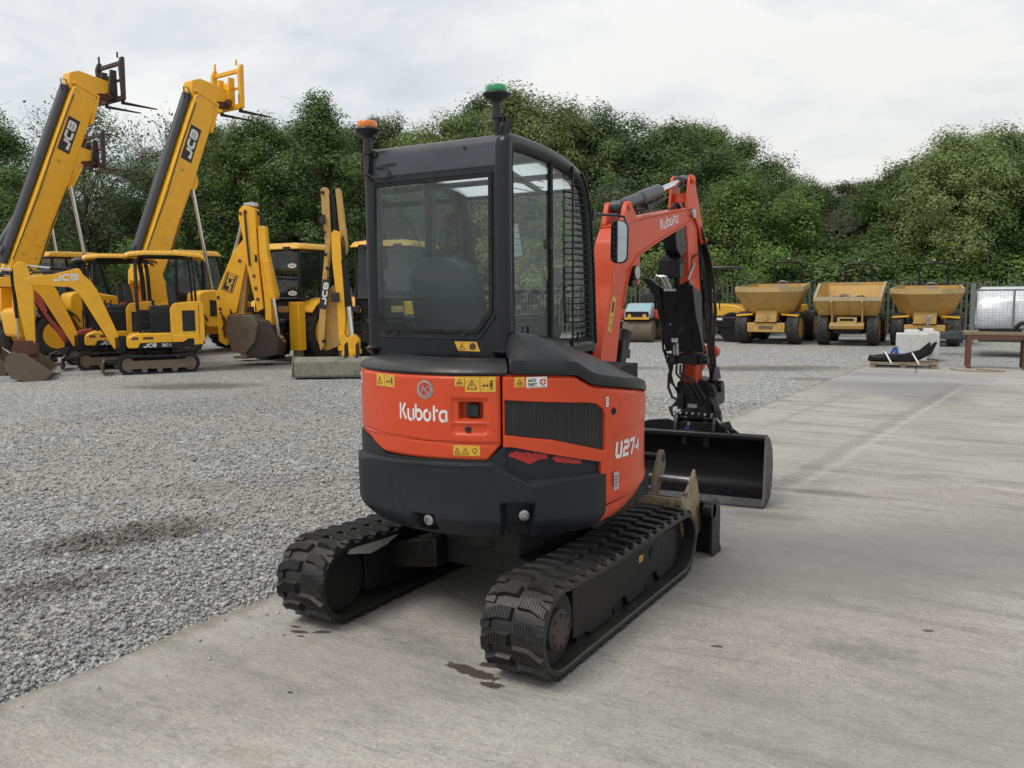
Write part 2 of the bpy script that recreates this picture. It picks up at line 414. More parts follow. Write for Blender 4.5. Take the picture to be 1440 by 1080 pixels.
# ------------------------------------------------------------------ ground
def blob(t, pos, cx, cy, rx, ry, ang, edge, nz, amt=.5):
    """soft-edged patch mask on the ground, its outline broken by noise"""
    x = t.math('SUBTRACT', pos[0], cx); y = t.math('SUBTRACT', pos[1], cy)
    c, s = math.cos(ang), math.sin(ang)
    a = t.math('DIVIDE', t.math('ADD', t.math('MULTIPLY', x, c), t.math('MULTIPLY', y, s)), rx)
    b = t.math('DIVIDE', t.math('SUBTRACT', t.math('MULTIPLY', y, c), t.math('MULTIPLY', x, s)), ry)
    d = t.math('SQRT', t.math('ADD', t.math('MULTIPLY', a, a), t.math('MULTIPLY', b, b)))
    d = t.math('ADD', d, t.math('MULTIPLY', t.math('SUBTRACT', nz, .5), amt*2))
    return t.sstep(d, 1+edge, 1-edge)
def gravel_mat():
    t = NT('crushed_stone'); c = t.coord('Object'); s = t.n('ShaderNodeSeparateXYZ', Vector=c); pos = (s.outputs[0], s.outputs[1])
    wv = t.n('ShaderNodeVectorMath', operation='MULTIPLY_ADD'); t.link(c, wv.inputs[0]); wv.inputs[1].default_value = (1, 1, 1)
    v = t.n('ShaderNodeTexVoronoi', feature='F1'); t.link(c, v.inputs['Vector']); v.inputs['Scale'].default_value = 34
    v2 = t.n('ShaderNodeTexVoronoi', feature='F1'); t.link(c, v2.inputs['Vector']); v2.inputs['Scale'].default_value = 13
    cs = t.n('ShaderNodeSeparateColor', Color=v.outputs['Color'])
    n0 = t.noise(c, .28, 5, .6, .6); n1 = t.noise(c, 1.6, 6, .65); n2 = t.noise(c, 9, 5, .7); n3 = t.noise(c, .09, 3)
    st = t.ramp(cs.outputs[0], [(0, (.24, .245, .245)), (.35, (.385, .395, .388)), (.7, (.505, .51, .49)), (1, (.66, .655, .62))])
    gap = t.sstep(v.outputs['Distance'], .35, .75, 1, .45)
    st = t.mix(1., st, t.n('ShaderNodeCombineColor', Red=gap, Green=gap, Blue=gap).outputs[0], 'MULTIPLY')
    clump = t.sstep(n2, .3, .72, .80, 1.22)
    st = t.mix(1., st, t.n('ShaderNodeCombineColor', Red=clump, Green=clump, Blue=clump).outputs[0], 'MULTIPLY')
    # fines: beige dust trodden between the stones
    k = t.math('MULTIPLY_ADD', n1, .5, t.math('MULTIPLY', n0, .9))
    col = t.mix(t.sstep(k, .66, .92, 0, .75), st, t.mix(n2, (.30, .275, .235), (.40, .375, .33)))
    tr = blob(t, pos, -4.3, .55, 1.9, .45, .25, .8, n1, .6)
    col = t.mix(t.math('MULTIPLY', tr, .42), col, (.36, .33, .28))
    tr = blob(t, pos, -6.5, 3.4, 5, .5, .62, .7, n1, .5)
    col = t.mix(t.math('MULTIPLY', tr, .45), col, (.37, .345, .30))
    tr = blob(t, pos, -3.6, 9.2, 3.2, .8, 1.1, .7, n1, .5)
    col = t.mix(t.math('MULTIPLY', tr, .4), col, (.38, .36, .32))
    nb = t.noise(c, 3.2, 6, .7, .5)
    for (x, y, rx, ry, an, am) in ((-2.90, -.36, .62, .30, 1.2, .68), (-2.36, -1.16, .40, .20, 1.2, .5), (-10.5, 6.1, 1.1, .5, .55, .8), (-2.4, 13.9, 1.6, .6, .55, .6), (-3.4, 1.2, 1.2, .25, .9, .25), (-.9, 12.2, .7, .3, .2, .4), (-12.5, 9.6, 3.5, .8, .6, .5), (-5.2, 12.6, 1.2, .4, .5, .45)):
        mk = blob(t, pos, x, y, rx, ry, an, .5, nb, .9)
        col = t.mix(t.math('MULTIPLY', mk, am), col, t.mix(n2, (.030, .025, .020), (.12, .10, .08)))
    col = t.mix(t.sstep(n3, .52, .66, 0, .35), col, (.19, .185, .18))
    h = t.math('MULTIPLY_ADD', v.outputs['Distance'], -1., t.math('MULTIPLY', n2, .6))
    nm = t.bump(h, .9, .02)
    t.bsdf(col, .88, 0, nm, .25); return t.m
def concrete_mat():
    t = NT('worn_concrete'); c = t.coord('Object'); s = t.n('ShaderNodeSeparateXYZ', Vector=c); X, Y = s.outputs[0], s.outputs[1]; pos = (X, Y)
    mp = t.n('ShaderNodeMapping', Vector=c); mp.inputs['Scale'].default_value = (.55, 2.3, 1); mp.inputs['Rotation'].default_value = (0, 0, rad(-24))
    cs = mp.outputs[0]
    n0 = t.noise(c, .45, 5, .6, .5); n1 = t.noise(cs, 1.5, 7, .68, .4); n2 = t.noise(c, 11, 6, .7); n3 = t.noise(c, 55, 4, .7); n4 = t.noise(cs, 5., 6, .7, .8); n5 = t.noise(c, 1.7, 5, .6)
    col = t.mix(t.sstep(n0, .3, .7), (.335, .318, .285), (.415, .40, .365))
    col = t.mix(t.sstep(n1, .48, .68, 0, .85), col, (.235, .226, .208))
    col = t.mix(t.sstep(n1, .46, .28, 0, .6), col, (.50, .485, .445))
    col = t.mix(t.sstep(n4, .54, .72, 0, .5), col, (.21, .203, .19))
    n6 = t.noise(cs, 26, 5, .75); n8 = t.noise(c, 120, 3, .7); g = t.math('MULTIPLY_ADD', n3, 1.0, t.math('MULTIPLY', n2, .55)); g = t.math('MULTIPLY_ADD', n6, .75, g); g = t.math('MULTIPLY_ADD', n8, .9, g); g = t.math('ADD', g, -.60)
    col = t.mix(1., col, t.n('ShaderNodeCombineColor', Red=g, Green=g, Blue=g).outputs[0], 'MULTIPLY')
    # aggregate showing through the worn skin
    va = t.n('ShaderNodeTexVoronoi', feature='F1'); t.link(c, va.inputs['Vector']); va.inputs['Scale'].default_value = 70
    agc = t.n('ShaderNodeSeparateColor', Color=va.outputs['Color'])
    ag = t.math('MULTIPLY', t.sstep(va.outputs['Distance'], .42, .30), t.math('GREATER_THAN', agc.outputs[0], .72))
    col = t.mix(t.math('MULTIPLY', ag, t.sstep(n5, .42, .65, .05, .6)), col, t.mix(agc.outputs[1], (.13, .125, .12), (.52, .51, .48)))
    # worn darker area where machines turn
    for (x, y, rx, ry, an, am, dk) in ((1.25, 1.25, 1.1, .6, .6, .7, (.17, .165, .158)), (1.9, 1.9, 1.5, .6, .4, .55, (.19, .185, .178)), (2.9, 2.6, 1.6, .7, .3, .4, (.2, .195, .19)), (-.2, -1.3, 1.1, .4, .3, .3, (.22, .21, .19)), (1.9, -.6, 1., .35, .4, .35, (.21, .205, .19)), (.55, 11.9, 1.2, 1.7, 0, .8, (.17, .17, .172)), (1.15, 9.9, .5, .7, .3, .5, (.15, .15, .15)), (.95, 3.12, .42, .07, .12, .65, (.13, .125, .12)), (1.15, 3.22, .2, .05, -.3, .4, (.13, .125, .12)), (.8, 2.2, .3, .12, .2, .5, (.15, .145, .14)), (4.5, 6.5, 3, 1., .2, .3, (.25, .24, .225)), (3., 0.2, 1.2, .5, .4, .3, (.24, .232, .22))):
        mk = blob(t, pos, x, y, rx, ry, an, .6, n4 if rx > .6 else n5, .55)
        col = t.mix(t.math('MULTIPLY', mk, am), col, t.mix(n2, dk, tuple(q*1.35 for q in dk)))
    # pale dusty slab end beyond the joint, with dust drifting in from the gravel
    mk = blob(t, pos, .1, 12.4, 1.5, .5, .2, .7, n1, .6); col = t.mix(t.math('MULTIPLY', mk, .5), col, (.46, .46, .455))
    far = t.sstep(Y, 10.0, 10.06); west = t.sstep(X, 1.3, .9)
    col = t.mix(t.math('MULTIPLY', t.math('MULTIPLY', far, west), .25), col, (.30, .30, .30))
    # crawler prints: two lines of cleat marks running the length of the slab
    wob = t.math('MULTIPLY', t.math('SUBTRACT', n5, .5), .14)
    for x0, k, wd, am, ya, yb in ((.36, .083, .10, .6, 2.2, 13.), (-.75, .075, .08, .45, 4, 11.), (.50, .083, .05, -.28, 2.4, 12.5)):
        d = t.math('SUBTRACT', t.math('ADD', X, wob), t.math('MULTIPLY_ADD', Y, k, x0))
        m = t.sstep(t.math('ABSOLUTE', d), wd, wd*.4)
        m = t.math('MULTIPLY', m, t.math('MULTIPLY', t.sstep(Y, ya, ya+1.2), t.sstep(Y, yb, yb-2)))
        if am > 0:
            sn = t.math('SINE', t.math('MULTIPLY', t.math('MULTIPLY_ADD', X, .8, Y), 2*PI/.11))
            m = t.math('MULTIPLY', m, t.sstep(sn, -.4, .6, .15, 1.)); m = t.math('MULTIPLY', m, t.sstep(n2, .3, .6, .4, 1))
            col = t.mix(t.math('MULTIPLY', m, am), col, (.17, .165, .158))
        else: col = t.mix(t.math('MULTIPLY', m, -am), col, (.50, .485, .45))
    ed = t.math('SUBTRACT', X, t.math('MULTIPLY_ADD', Y, .0305, -1.0545)); ed = t.math('ADD', ed, t.math('MULTIPLY', t.math('SUBTRACT', n2, .5), .12))
    col = t.mix(t.sstep(ed, .11, .0, 0, .75), col, t.mix(n2, (.16, .135, .10), (.30, .27, .22)))
    # saw-cut joint across the slab and hairline cracks
    jd = t.math('ABSOLUTE', t.math('SUBTRACT', t.math('ADD', Y, t.math('MULTIPLY', wob, .3)), 10.0))
    col = t.mix(t.math('MULTIPLY', t.sstep(jd, .022, .012), .75), col, (.09, .085, .08))
    # drips and wet drops by the tracks
    n7 = t.noise(c, 24, 4, .6); wet = None
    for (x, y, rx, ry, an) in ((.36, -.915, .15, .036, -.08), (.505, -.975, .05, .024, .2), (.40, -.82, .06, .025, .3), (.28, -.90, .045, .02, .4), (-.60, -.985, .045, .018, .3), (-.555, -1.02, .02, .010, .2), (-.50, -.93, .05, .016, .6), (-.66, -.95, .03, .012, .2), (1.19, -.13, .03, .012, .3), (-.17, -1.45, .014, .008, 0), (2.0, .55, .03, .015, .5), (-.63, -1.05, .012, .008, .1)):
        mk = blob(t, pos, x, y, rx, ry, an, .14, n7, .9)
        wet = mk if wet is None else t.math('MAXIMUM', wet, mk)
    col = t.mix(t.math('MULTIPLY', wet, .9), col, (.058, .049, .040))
    rs = blob(t, pos, .05, -1.85, .09, .05, .4, .7, n2, .6); col = t.mix(t.math('MULTIPLY', rs, .3), col, (.30, .24, .13))
    rough = t.math('MULTIPLY_ADD', wet, -.42, t.sstep(n1, .3, .7, .78, .92))
    h = t.math('ADD', t.math('MULTIPLY', n3, .5), t.math('MULTIPLY', n2, .7))
    t.bsdf(col, rough, 0, t.bump(h, .9, .008), .3); return t.m
E0 = lambda y: -1.085+.0305*(y+1.0)            # west edge of the slab
GMAT = gravel_mat()
g = MB(); g.grid([[(x, y, -.035) for x in (-250, -60, -20, 0, 30, 250)] for y in (-200, -20, 0, 20, 60, 300)])
tag(g.build('ground', GMAT, smooth=0), kind='structure')
# slab: slightly irregular west edge
ys = [-12+i*.15 for i in range(int(27.7/.15)+1)]
edge = [(E0(y)+.022*math.sin(y*2.1)+.012*math.sin(y*7.3+1)+RNG.normal(0, .007), y) for y in ys]
poly = edge+[(9, 15.62), (40, 15.3), (40, -12)]
s = MB(); s.prism(poly, -.2, 0, 'z')
tag(s.build('concrete_pavement', concrete_mat(), smooth=0), kind='structure')

def stones():
    """loose crushed stone close to the camera: thousands of faceted chips"""
    t = NT('loose_stone'); g_ = t.n('ShaderNodeNewGeometry'); c = t.coord('Object')
    r = g_.outputs['Random Per Island']
    col = t.ramp(r, [(0, (.22, .224, .226)), (.25, (.325, .331, .330)), (.55, (.43, .434, .426)), (.85, (.53, .528, .51)), (1, (.50, .46, .40))])
    n = t.noise(c, 60, 4, .7); col = t.mix(t.sstep(n, .4, .7, 0, .35), col, (.20, .195, .185))
    s_ = t.n('ShaderNodeSeparateXYZ', Vector=c); n1 = t.noise(c, 1.6, 6, .65); nb = t.noise(c, 3.2, 6, .7, .5)
    for (x, y, rx, ry, an, am) in ((-2.90, -.36, .62, .30, 1.2, .68), (-2.36, -1.16, .40, .20, 1.2, .5)):
        mk = blob(t, (s_.outputs[0], s_.outputs[1]), x, y, rx, ry, an, .5, nb, .9)
        col = t.mix(t.math('MULTIPLY', mk, am), col, t.mix(r, (.030, .025, .020), (.13, .108, .085)))
    tr = blob(t, (s_.outputs[0], s_.outputs[1]), -4.3, .55, 1.9, .34, .25, .6, n1, .35); col = t.mix(t.math('MULTIPLY', tr, .3), col, (.36, .33, .28))
    t.bsdf(col, .85, 0, None, .25)
    pts = []
    cam2 = np.array([CAM_LOC.x, CAM_LOC.y])
    N = 330000
    P = np.column_stack([RNG.uniform(-9, -.95, N), RNG.uniform(-3., 8.5, N)])
    d = np.linalg.norm(P-cam2, axis=1)
    dir_ = np.arctan2(P[:, 0]-cam2[0], P[:, 1]-cam2[1])
    ex = E0(P[:, 1])
    keep = (dir_ > CAM_YAW-.62) & (P[:, 0] < ex+.012+.022*np.sin(P[:, 1]*2.1))
    dens = np.clip(2.3/(d-1.9)**1.3, .02, 1)
    dens *= np.clip(1.1-np.exp(-(((P[:, 0]+4.3)/1.9)**2+((P[:, 1]-.6)/.45)**2))*.5, .1, 1)
    keep &= RNG.uniform(0, 1, N) < dens
    P = P[keep]; n = len(P)
    # a few strays on the slab
    S = np.column_stack([RNG.uniform(0, 1, 130)**2*.5-.02, RNG.uniform(-2.5, 9, 130)]); S[:, 0] += E0(S[:, 1]); ns = len(S)
    P = np.vstack([P, S])
    sz = np.concatenate([RNG.lognormal(math.log(.0074), .38, n), RNG.lognormal(math.log(.006), .35, ns)])
    sz = np.clip(sz, .003, .022)
    m = len(P)
    cube = np.array([[x, y, z] for z in (-1, 1) for y in (-1, 1) for x in (-1, 1)], float)
    V = cube[None]*RNG.uniform(.55, 1.0, (m, 8, 3))
    V[:, 4:, :2] *= RNG.uniform(.30, 1.0, (m, 1, 2))
    V *= (sz[:, None]*RNG.uniform(.6, 1.35, (m, 3)))[:, None, :]*np.array([1.35, .95, .62])
    a, b, c_ = RNG.uniform(0, 2*PI, m), RNG.normal(0, .45, m), RNG.normal(0, .45, m)
    ca, sa = np.cos(a), np.sin(a)
    x, y, z = V[..., 0], V[..., 1], V[..., 2]
    y, z = y*np.cos(b)[:, None]-z*np.sin(b)[:, None], y*np.sin(b)[:, None]+z*np.cos(b)[:, None]
    x, z = x*np.cos(c_)[:, None]-z*np.sin(c_)[:, None], x*np.sin(c_)[:, None]+z*np.cos(c_)[:, None]
    x, y = x*ca[:, None]-y*sa[:, None], x*sa[:, None]+y*ca[:, None]
    zb = np.concatenate([-.033+RNG.uniform(0, .018, n), np.full(ns, .004)])
    V = np.stack([x+P[:, 0:1], y+P[:, 1:2], z+zb[:, None]], -1).reshape(-1, 3)
    F = np.array([(0,2,3,1),(4,5,7,6),(0,1,5,4),(2,6,7,3),(0,4,6,2),(1,3,7,5)])
    F = (F[None]+(np.arange(m)*8)[:, None, None]).reshape(-1)
    me = bpy.data.meshes.new('loose_stones'); me.vertices.add(len(V)); me.vertices.foreach_set('co', V.ravel())
    nf = len(F)//4; me.loops.add(len(F)); me.loops.foreach_set('vertex_index', F); me.polygons.add(nf)
    me.polygons.foreach_set('loop_start', np.arange(0, len(F), 4)); me.polygons.foreach_set('loop_total', np.full(nf, 4))
    me.materials.append(t.m); me.update(); me.validate()
    o = bpy.data.objects.new('gravel', me); COL.objects.link(o)
    tag(o, 'loose grey crushed stone chips along the edge of the concrete', 'gravel', kind='stuff')
stones()
# ------------------------------------------------------------------ lettering and stickers (flat ribbons laid on a surface)
def ribbon(poly, w, closed=False):
    """mitred ribbon quads along a 2D polyline"""
    P = [Vector(p) for p in poly]; m = len(P); L = []; R = []
    for i in range(m):
        a = P[i]-P[i-1] if (i or closed) else P[1]-P[0]
        b = P[(i+1) % m]-P[i] if (i < m-1 or closed) else P[-1]-P[-2]
        a = a.normalized(); b = b.normalized(); na = Vector((-a.y, a.x)); nb = Vector((-b.y, b.x))
        n = (na+nb)
        n = n/max(n.length, .3); k = w/2/max(n.dot(na), .45)
        L.append(P[i]+n*k); R.append(P[i]-n*k)
    return [(R[i], R[(i+1) % m], L[(i+1) % m], L[i]) for i in range(m if closed else m-1)]
def arc(cx, cy, rx, ry, a0, a1, n=7):
    return [(cx+rx*math.cos(rad(a0+(a1-a0)*i/n)), cy+ry*math.sin(rad(a0+(a1-a0)*i/n))) for i in range(n+1)]
# glyph: (advance, [polylines])  cap height 1
GL = {
 'K': (.80, [[(.12, 0), (.12, 1)], [(.62, 1), (.34, .56), (.70, 0)]]),
 'u': (.74, [[(.12, .68)]+arc(.36, .27, .24, .27, 180, 270, 5)+[(.60, .0)][:0]+[(.46, .0)], [(.62, .70), (.62, 0)]]),
 'b': (.76, [[(.12, 1.0), (.12, .12)], arc(.38, .34, .27, .30, 235, 500, 11)]),
 'o': (.78, [arc(.38, .34, .28, .31, 75, 405, 14)]),
 't': (.58, [[(.20, .95), (.20, .0)], [(.34, .66), (.54, .66)]]),
 'a': (.76, [arc(.36, .33, .27, .30, 300, 75, 10)[::-1], [(.64, .66), (.64, 0)], [(.36, .63), (.60, .63)]]),
 'U': (.86, [[(.14, 1), (.14, .26), (.24, .1), (.40, .1), (.62, .1), (.66, .26), (.66, 1)]]),
 '2': (.84, [[(.10, .90), (.62, .90), (.70, .80), (.70, .62), (.62, .52), (.20, .52), (.12, .42), (.12, .10), (.74, .10)]]),
 '7': (.80, [[(.08, .90), (.70, .90), (.34, 0)]]),
 '-': (.40, [[(.06, .45), (.34, .45)]]), '.': (.3, [[(.08, .12), (.22, .12)]]),
 '4': (.84, [[(.58, 0), (.58, .9)], [(.58, .92), (.12, .34), (.76, .34)]]),
 '1': (.5, [[(.10, .8), (.28, .94), (.28, 0)]]), '6': (.8, [[(.62, .9), (.24, .9), (.12, .7), (.12, .2), (.22, .1), (.56, .1), (.66, .2), (.66, .42), (.56, .52), (.14, .52)]]),
 '5': (.8, [[(.66, .9), (.16, .9), (.16, .54), (.58, .54), (.66, .42), (.66, .2), (.56, .1), (.12, .1)]]),
 'J': (1.0, [[(.82, .88), (.82, .34), (.72, .14), (.28, .14), (.14, .14), (.14, .36)]]),
 'C': (1.05, [[(.95, .86), (.32, .86), (.16, .70), (.16, .30), (.32, .14), (.95, .14)]]),
 'B': (1.08, [[(.18, .14), (.18, .86), (.80, .86), (.92, .74), (.92, .62), (.82, .5), (.92, .38), (.92, .26), (.80, .14), (.18, .14)], [(.2, .5), (.8, .5)]]),
 'A': (.82, [[(.06, 0), (.38, .95), (.72, 0)], [(.2, .32), (.6, .32)]]), 'N': (.84, [[(.12, 0), (.12, .95), (.68, .05), (.68, 1)]]),
 'T': (.74, [[(.04, .9), (.68, .9)], [(.36, .9), (.36, 0)]]), 'I': (.34, [[(.16, 0), (.16, 1)]]), 'H': (.82, [[(.12, 0), (.12, 1)], [(.66, 0), (.66, 1)], [(.12, .5), (.66, .5)]]),
 'E': (.72, [[(.62, .92), (.12, .92), (.12, .08), (.62, .08)], [(.12, .5), (.55, .5)]]), 'F': (.68, [[(.62, .92), (.12, .92), (.12, 0)], [(.12, .5), (.55, .5)]]),
 'S': (.76, [[(.64, .9), (.16, .9), (.12, .6), (.2, .52), (.58, .48), (.64, .4), (.62, .1), (.1, .1)]]),
 'L': (.7, [[(.12, 1), (.12, .08), (.6, .08)]]), ' ': (.4, []),
}
def text_quads(txt, h, wt=.16, slant=0., sx=1., gap=0.):
    """quads of a word, origin at its lower left; returns (quads, width)"""
    out = []; x = 0
    for ch in txt:
        adv, pl = GL[ch]
        for p in pl:
            for q in ribbon(p, wt):
                out.append([((v.x+slant*v.y)*sx*h+x, v.y*h) for v in q])
        x += (adv+gap)*sx*h
    return out, x-gap*sx*h
def subdiv(q, step):
    a, b, c, d = [Vector(p) for p in q]
    n = max(1, int(max((b-a).length, (c-d).length)/step)); m = max(1, int(max((d-a).length, (c-b).length)/step))
    P = lambda s, t: (a*(1-s)+b*s)*(1-t)+(d*(1-s)+c*s)*t
    return [(P(i/n, j/m), P((i+1)/n, j/m), P((i+1)/n, (j+1)/m), P(i/n, (j+1)/m)) for i in range(n) for j in range(m)]
class Lay:
    """a layout in metres on a surface: fn(u, v, lift) gives the 3D point"""
    def __init__(s, fn, step=9): s.fn = fn; s.mb = MB(); s.step = step
    def quad(s, q, mi=0, lift=0.):
        for c in subdiv(q, s.step): s.mb.add([s.fn(p[0], p[1], lift) for p in c], [(0, 1, 2, 3)], mi)
        return s
    def rect(s, u, v, w, h, mi=0, lift=0.): return s.quad([(u, v), (u+w, v), (u+w, v+h), (u, v+h)], mi, lift)
    def text(s, txt, u, v, h, mi=1, lift=.0006, centre=False, **k):
        q, w = text_quads(txt, h, **k)
        o = -w/2 if centre else 0
        for c in q: s.quad([(p[0]+u+o, p[1]+v) for p in c], mi, lift)
        return s
    def line(s, pts, w, mi=1, lift=.0006, closed=False):
        for c in ribbon(pts, w, closed): s.quad(c, mi, lift)
        return s
    def disc(s, u, v, r, mi=0, lift=0., n=24, ry=None):
        ry = ry or r
        s.mb.add([s.fn(u+r*math.cos(2*PI*i/n), v+ry*math.sin(2*PI*i/n), lift) for i in range(n)], [tuple(range(n))], mi); return s
    def tri(s, u, v, h, mi=1, w=.10):
        s.line([(u, v), (u+h*1.1, v), (u+h*.55, v+h)], h*w, mi, closed=True); s.line([(u+h*.55, v+h*.22), (u+h*.55, v+h*.62)], h*.12, mi); return s
    def man(s, u, v, h, mi=1):
        s.disc(u, v+h*.88, h*.12, mi, .0006, 10); s.rect(u-h*.13, v+h*.38, h*.26, h*.36, mi, .0006)
        s.rect(u-h*.12, v, h*.09, h*.38, mi, .0006); s.rect(u+h*.03, v, h*.09, h*.38, mi, .0006); return s
    def build(s, name, mats, parent): return s.mb.build(name, mats, parent, smooth=0)
def plane_fn(o, du, dv):
    o, du, dv = Vector(o), Vector(du).normalized(), Vector(dv).normalized(); n = du.cross(dv)
    return lambda u, v, l: o+du*u+dv*v+n*l
def jcb_badge(lay, u, v, h, boxed=True):
    """three heavy letters in a thin black box, lower left at (u, v)"""
    q, w = text_quads('JCB', h, wt=.27, sx=1.12, slant=.12)
    if boxed:
        lay.quad([(u-h*.28, v-h*.24), (u+w+h*.22, v-h*.24), (u+w+h*.42, v+h*1.24), (u-h*.08, v+h*1.24)], 1, .0)
    for c in q: lay.quad([(p[0]+u, p[1]+v) for p in c], 0 if boxed else 1, .002)
    return w
# ------------------------------------------------------------------ orange mini excavator
YC = -.07
def CP(th, z, r): a = rad(th); return Vector((r*math.sin(a), YC-r*math.cos(a), z))
def cyl_fn(th0, z0, r): return lambda u, v, l: CP(th0+math.degrees(u/r), z0+v, r+l)
def sm(x): x = max(0., min(1., x)); return x*x*(3-2*x)
def build_hero():
    ex = thing('mini_excavator', 'orange mini excavator with black cab and wide black bucket standing on the concrete', 'excavator')
    OR = M['orange']
    # ---- crawler tracks
    rc, rr, fc, fr = Vector((-.785, .2145)), .188, Vector((.665, .200)), .176
    def trackpath(off):
        """closed path (y, z, nx, nz) of the belt's outer face, rear wheel then bottom, front, top"""
        R, F = rr+off, fr+off
        out = []
        d = fc-rc; L = d.length; a0 = math.atan2(d.y, d.x); k = math.acos((R-F)/L)
        aT, aB = a0+k, a0-k                     # tangent directions at top and bottom
        n = 26
        a_start, a_end = aT, aB+2*PI
        for i in range(n+1):
            a = a_start+(a_end-a_start)*i/n; out.append((rc.x+R*math.cos(a), rc.y+R*math.sin(a), math.cos(a), math.sin(a)))
        p, q = out[-1], (fc.x+F*math.cos(aB), fc.y+F*math.sin(aB), math.cos(aB), math.sin(aB))
        for i in range(1, 24): t = i/24; out.append(tuple(p[j]*(1-t)+q[j]*t for j in range(4)))
        for i in range(n+1):
            a = aB+(aT-aB)*i/n; out.append((fc.x+F*math.cos(a), fc.y+F*math.sin(a), math.cos(a), math.sin(a)))
        p, q = out[-1], out[0]
        for i in range(1, 24):
            t = i/24; s_ = -.012*math.sin(PI*t)**2+.010*math.sin(2*PI*t)*t
            v = [p[j]*(1-t)+q[j]*t for j in range(4)]; v[1] += s_; out.append(tuple(v))
        return out
    path = trackpath(0.)
    cum = [0]
    for i in range(len(path)):
        a, b = path[i], path[(i+1) % len(path)]; cum.append(cum[-1]+math.hypot(b[0]-a[0], b[1]-a[1]))
    TL = cum[-1]
    import bisect
    def S(s, w, h, xc):
        s %= TL; i = min(bisect.bisect_right(cum, s)-1, len(path)-1); t = (s-cum[i])/(cum[i+1]-cum[i]) if cum[i+1] > cum[i] else 0
        a, b = path[i], path[(i+1) % len(path)]
        y, z, ny, nz = [a[j]*(1-t)+b[j]*t for j in range(4)]
        l = math.hypot(ny, nz); return Vector((xc+w, y+ny/l*h, z+nz/l*h))
    def make_track(xc, side):
        m = MB()
        P = [Vector((xc, p[0], p[1])) for p in path]; n = len(P)
        sect = [(-.15, -.004), (-.142, 0), (.142, 0), (.15, -.004), (.15, -.022), (.142, -.028), (-.142, -.028), (-.15, -.022)]
        vs = []
        for p in path:
            for w, h in sect: vs.append((xc+w, p[0]+p[2]*h, p[1]+p[3]*h))
        k = len(sect)
        m.add(vs, [(i*k+j, i*k+(j+1) % k, ((i+1) % n)*k+(j+1) % k, ((i+1) % n)*k+j) for i in range(n) for j in range(k)])
        N = 40; pitch = TL/N
        for q in range(N):
            for half in (1, -1):
                s0 = (q+(.5 if half > 0 else 0))*pitch
                base = [(-.034, .006), (.022, .006), (.022, .070), (.050, .148), (.000, .148), (-.034, .082)]
                top = [(-.026, .012), (.015, .012), (.016, .073), (.040, .141), (.006, .141), (-.027, .080)]
                vb = [S(s0+a, half*w, 0, xc) for a, w in base]+[S(s0+a, half*w, .019, xc) for a, w in top]
                m.add(vb, [(0, 1, 2, 5), (2, 3, 4, 5), (6, 7, 8, 11), (8, 9, 10, 11)]+[(i, (i+1) % 6, 6+(i+1) % 6, 6+i) for i in range(6)])
                for j in range(9):                      # ribs moulded on the cleat
                    w0 = .016+j*.0138
                    sh = 0 if w0 < .073 else (w0-.073)*.38
                    a0 = -.024+(0 if w0 < .08 else (w0-.08)*.55); a1 = .013+sh*1.05
                    vb = [S(s0+a, half*(w0+dw), h, xc) for h in (.018, .0222) for a, dw in ((a0, 0), (a1, 0), (a1, .0062), (a0, .0062))]
                    m.add(vb, [(4, 5, 6, 7), (0, 1, 5, 4), (1, 2, 6, 5), (2, 3, 7, 6), (3, 0, 4, 7)])
                # edge tab between cleats
                vb = [S(s0+a+pitch*.5, half*w, h, xc) for h in (0, .010) for a, w in ((-.014, .105), (.014, .105), (.014, .149), (-.014, .149))]
                m.add(vb, [(4, 5, 6, 7), (0, 1, 5, 4), (1, 2, 6, 5), (2, 3, 7, 6), (3, 0, 4, 7)])
            # drive lugs inside
            c = S(q*pitch, 0, -.045, xc); m.box(c, (.05, .03, .03))
        t = m.build('crawler_track', M['rubber'], ex, smooth=25)
        f = MB(); xo = xc+side*.045
        plate = [(-.60, .10), (-.60, .325), (-.50, .335), (.62, .30), (.66, .26), (.66, .12), (.60, .075), (.40, .07), (.36, .125), (.24, .125), (.20, .062), (.0, .062), (-.04, .115), (-.17, .115), (-.21, .06), (-.42, .06), (-.47, .085)]
        f.prism(plate, xc-.09, xc+.09)
        f.prism([(-.60, .325), (-.50, .335), (.62, .30), (.62, .31), (-.5, .352), (-.62, .34)], xo-side*.02-.03, xo-side*.02+.03)
        fo = f.build('track_frame', M['frame'], ex, bevel=.008)
        r = MB()
        for y in (-.48, -.28, -.08, .13, .33, .52): r.cyl((xc-.07, y, .088), (xc+.07, y, .088), .056, n=18)
        r.cyl((xc-.06, .05, .345), (xc+.06, .05, .345), .03, n=14)
        r.pieces('track_roller', M['frame'], ex)
        sp = MB(); sp.lathe([(.06, -.10), (.155, -.10), (.165, -.085), (.165, .085), (.155, .10), (.06, .10)], (xc, rc.x, rc.y), (1, 0, 0), 28)
        for i in range(14):
            a = 2*PI*i/14; sp.box((xc, rc.x+.165*math.cos(a), rc.y+.165*math.sin(a)), (.05, .028, .03), rot=(a, 0, 0))
        so_ = sp.build('drive_sprocket', M['frame'], ex, bevel=.003)
        h = MB(); h.lathe([(.088, 0), (.088, .03), (.075, .04), (.03, .042)], (xc+side*.09, rc.x, rc.y), (side, 0, 0), 24)
        for i in range(8): h.cyl(*[(xc+side*d, rc.x+.068*math.cos(i*PI/4), rc.y+.068*math.sin(i*PI/4)) for d in (.125, .137)], .008, n=6)
        h.build('hub', paint('grimy_hub', (.045, .032, .026), .7, .6, (.09, .06, .045), scale=9., bump=.4), so_)
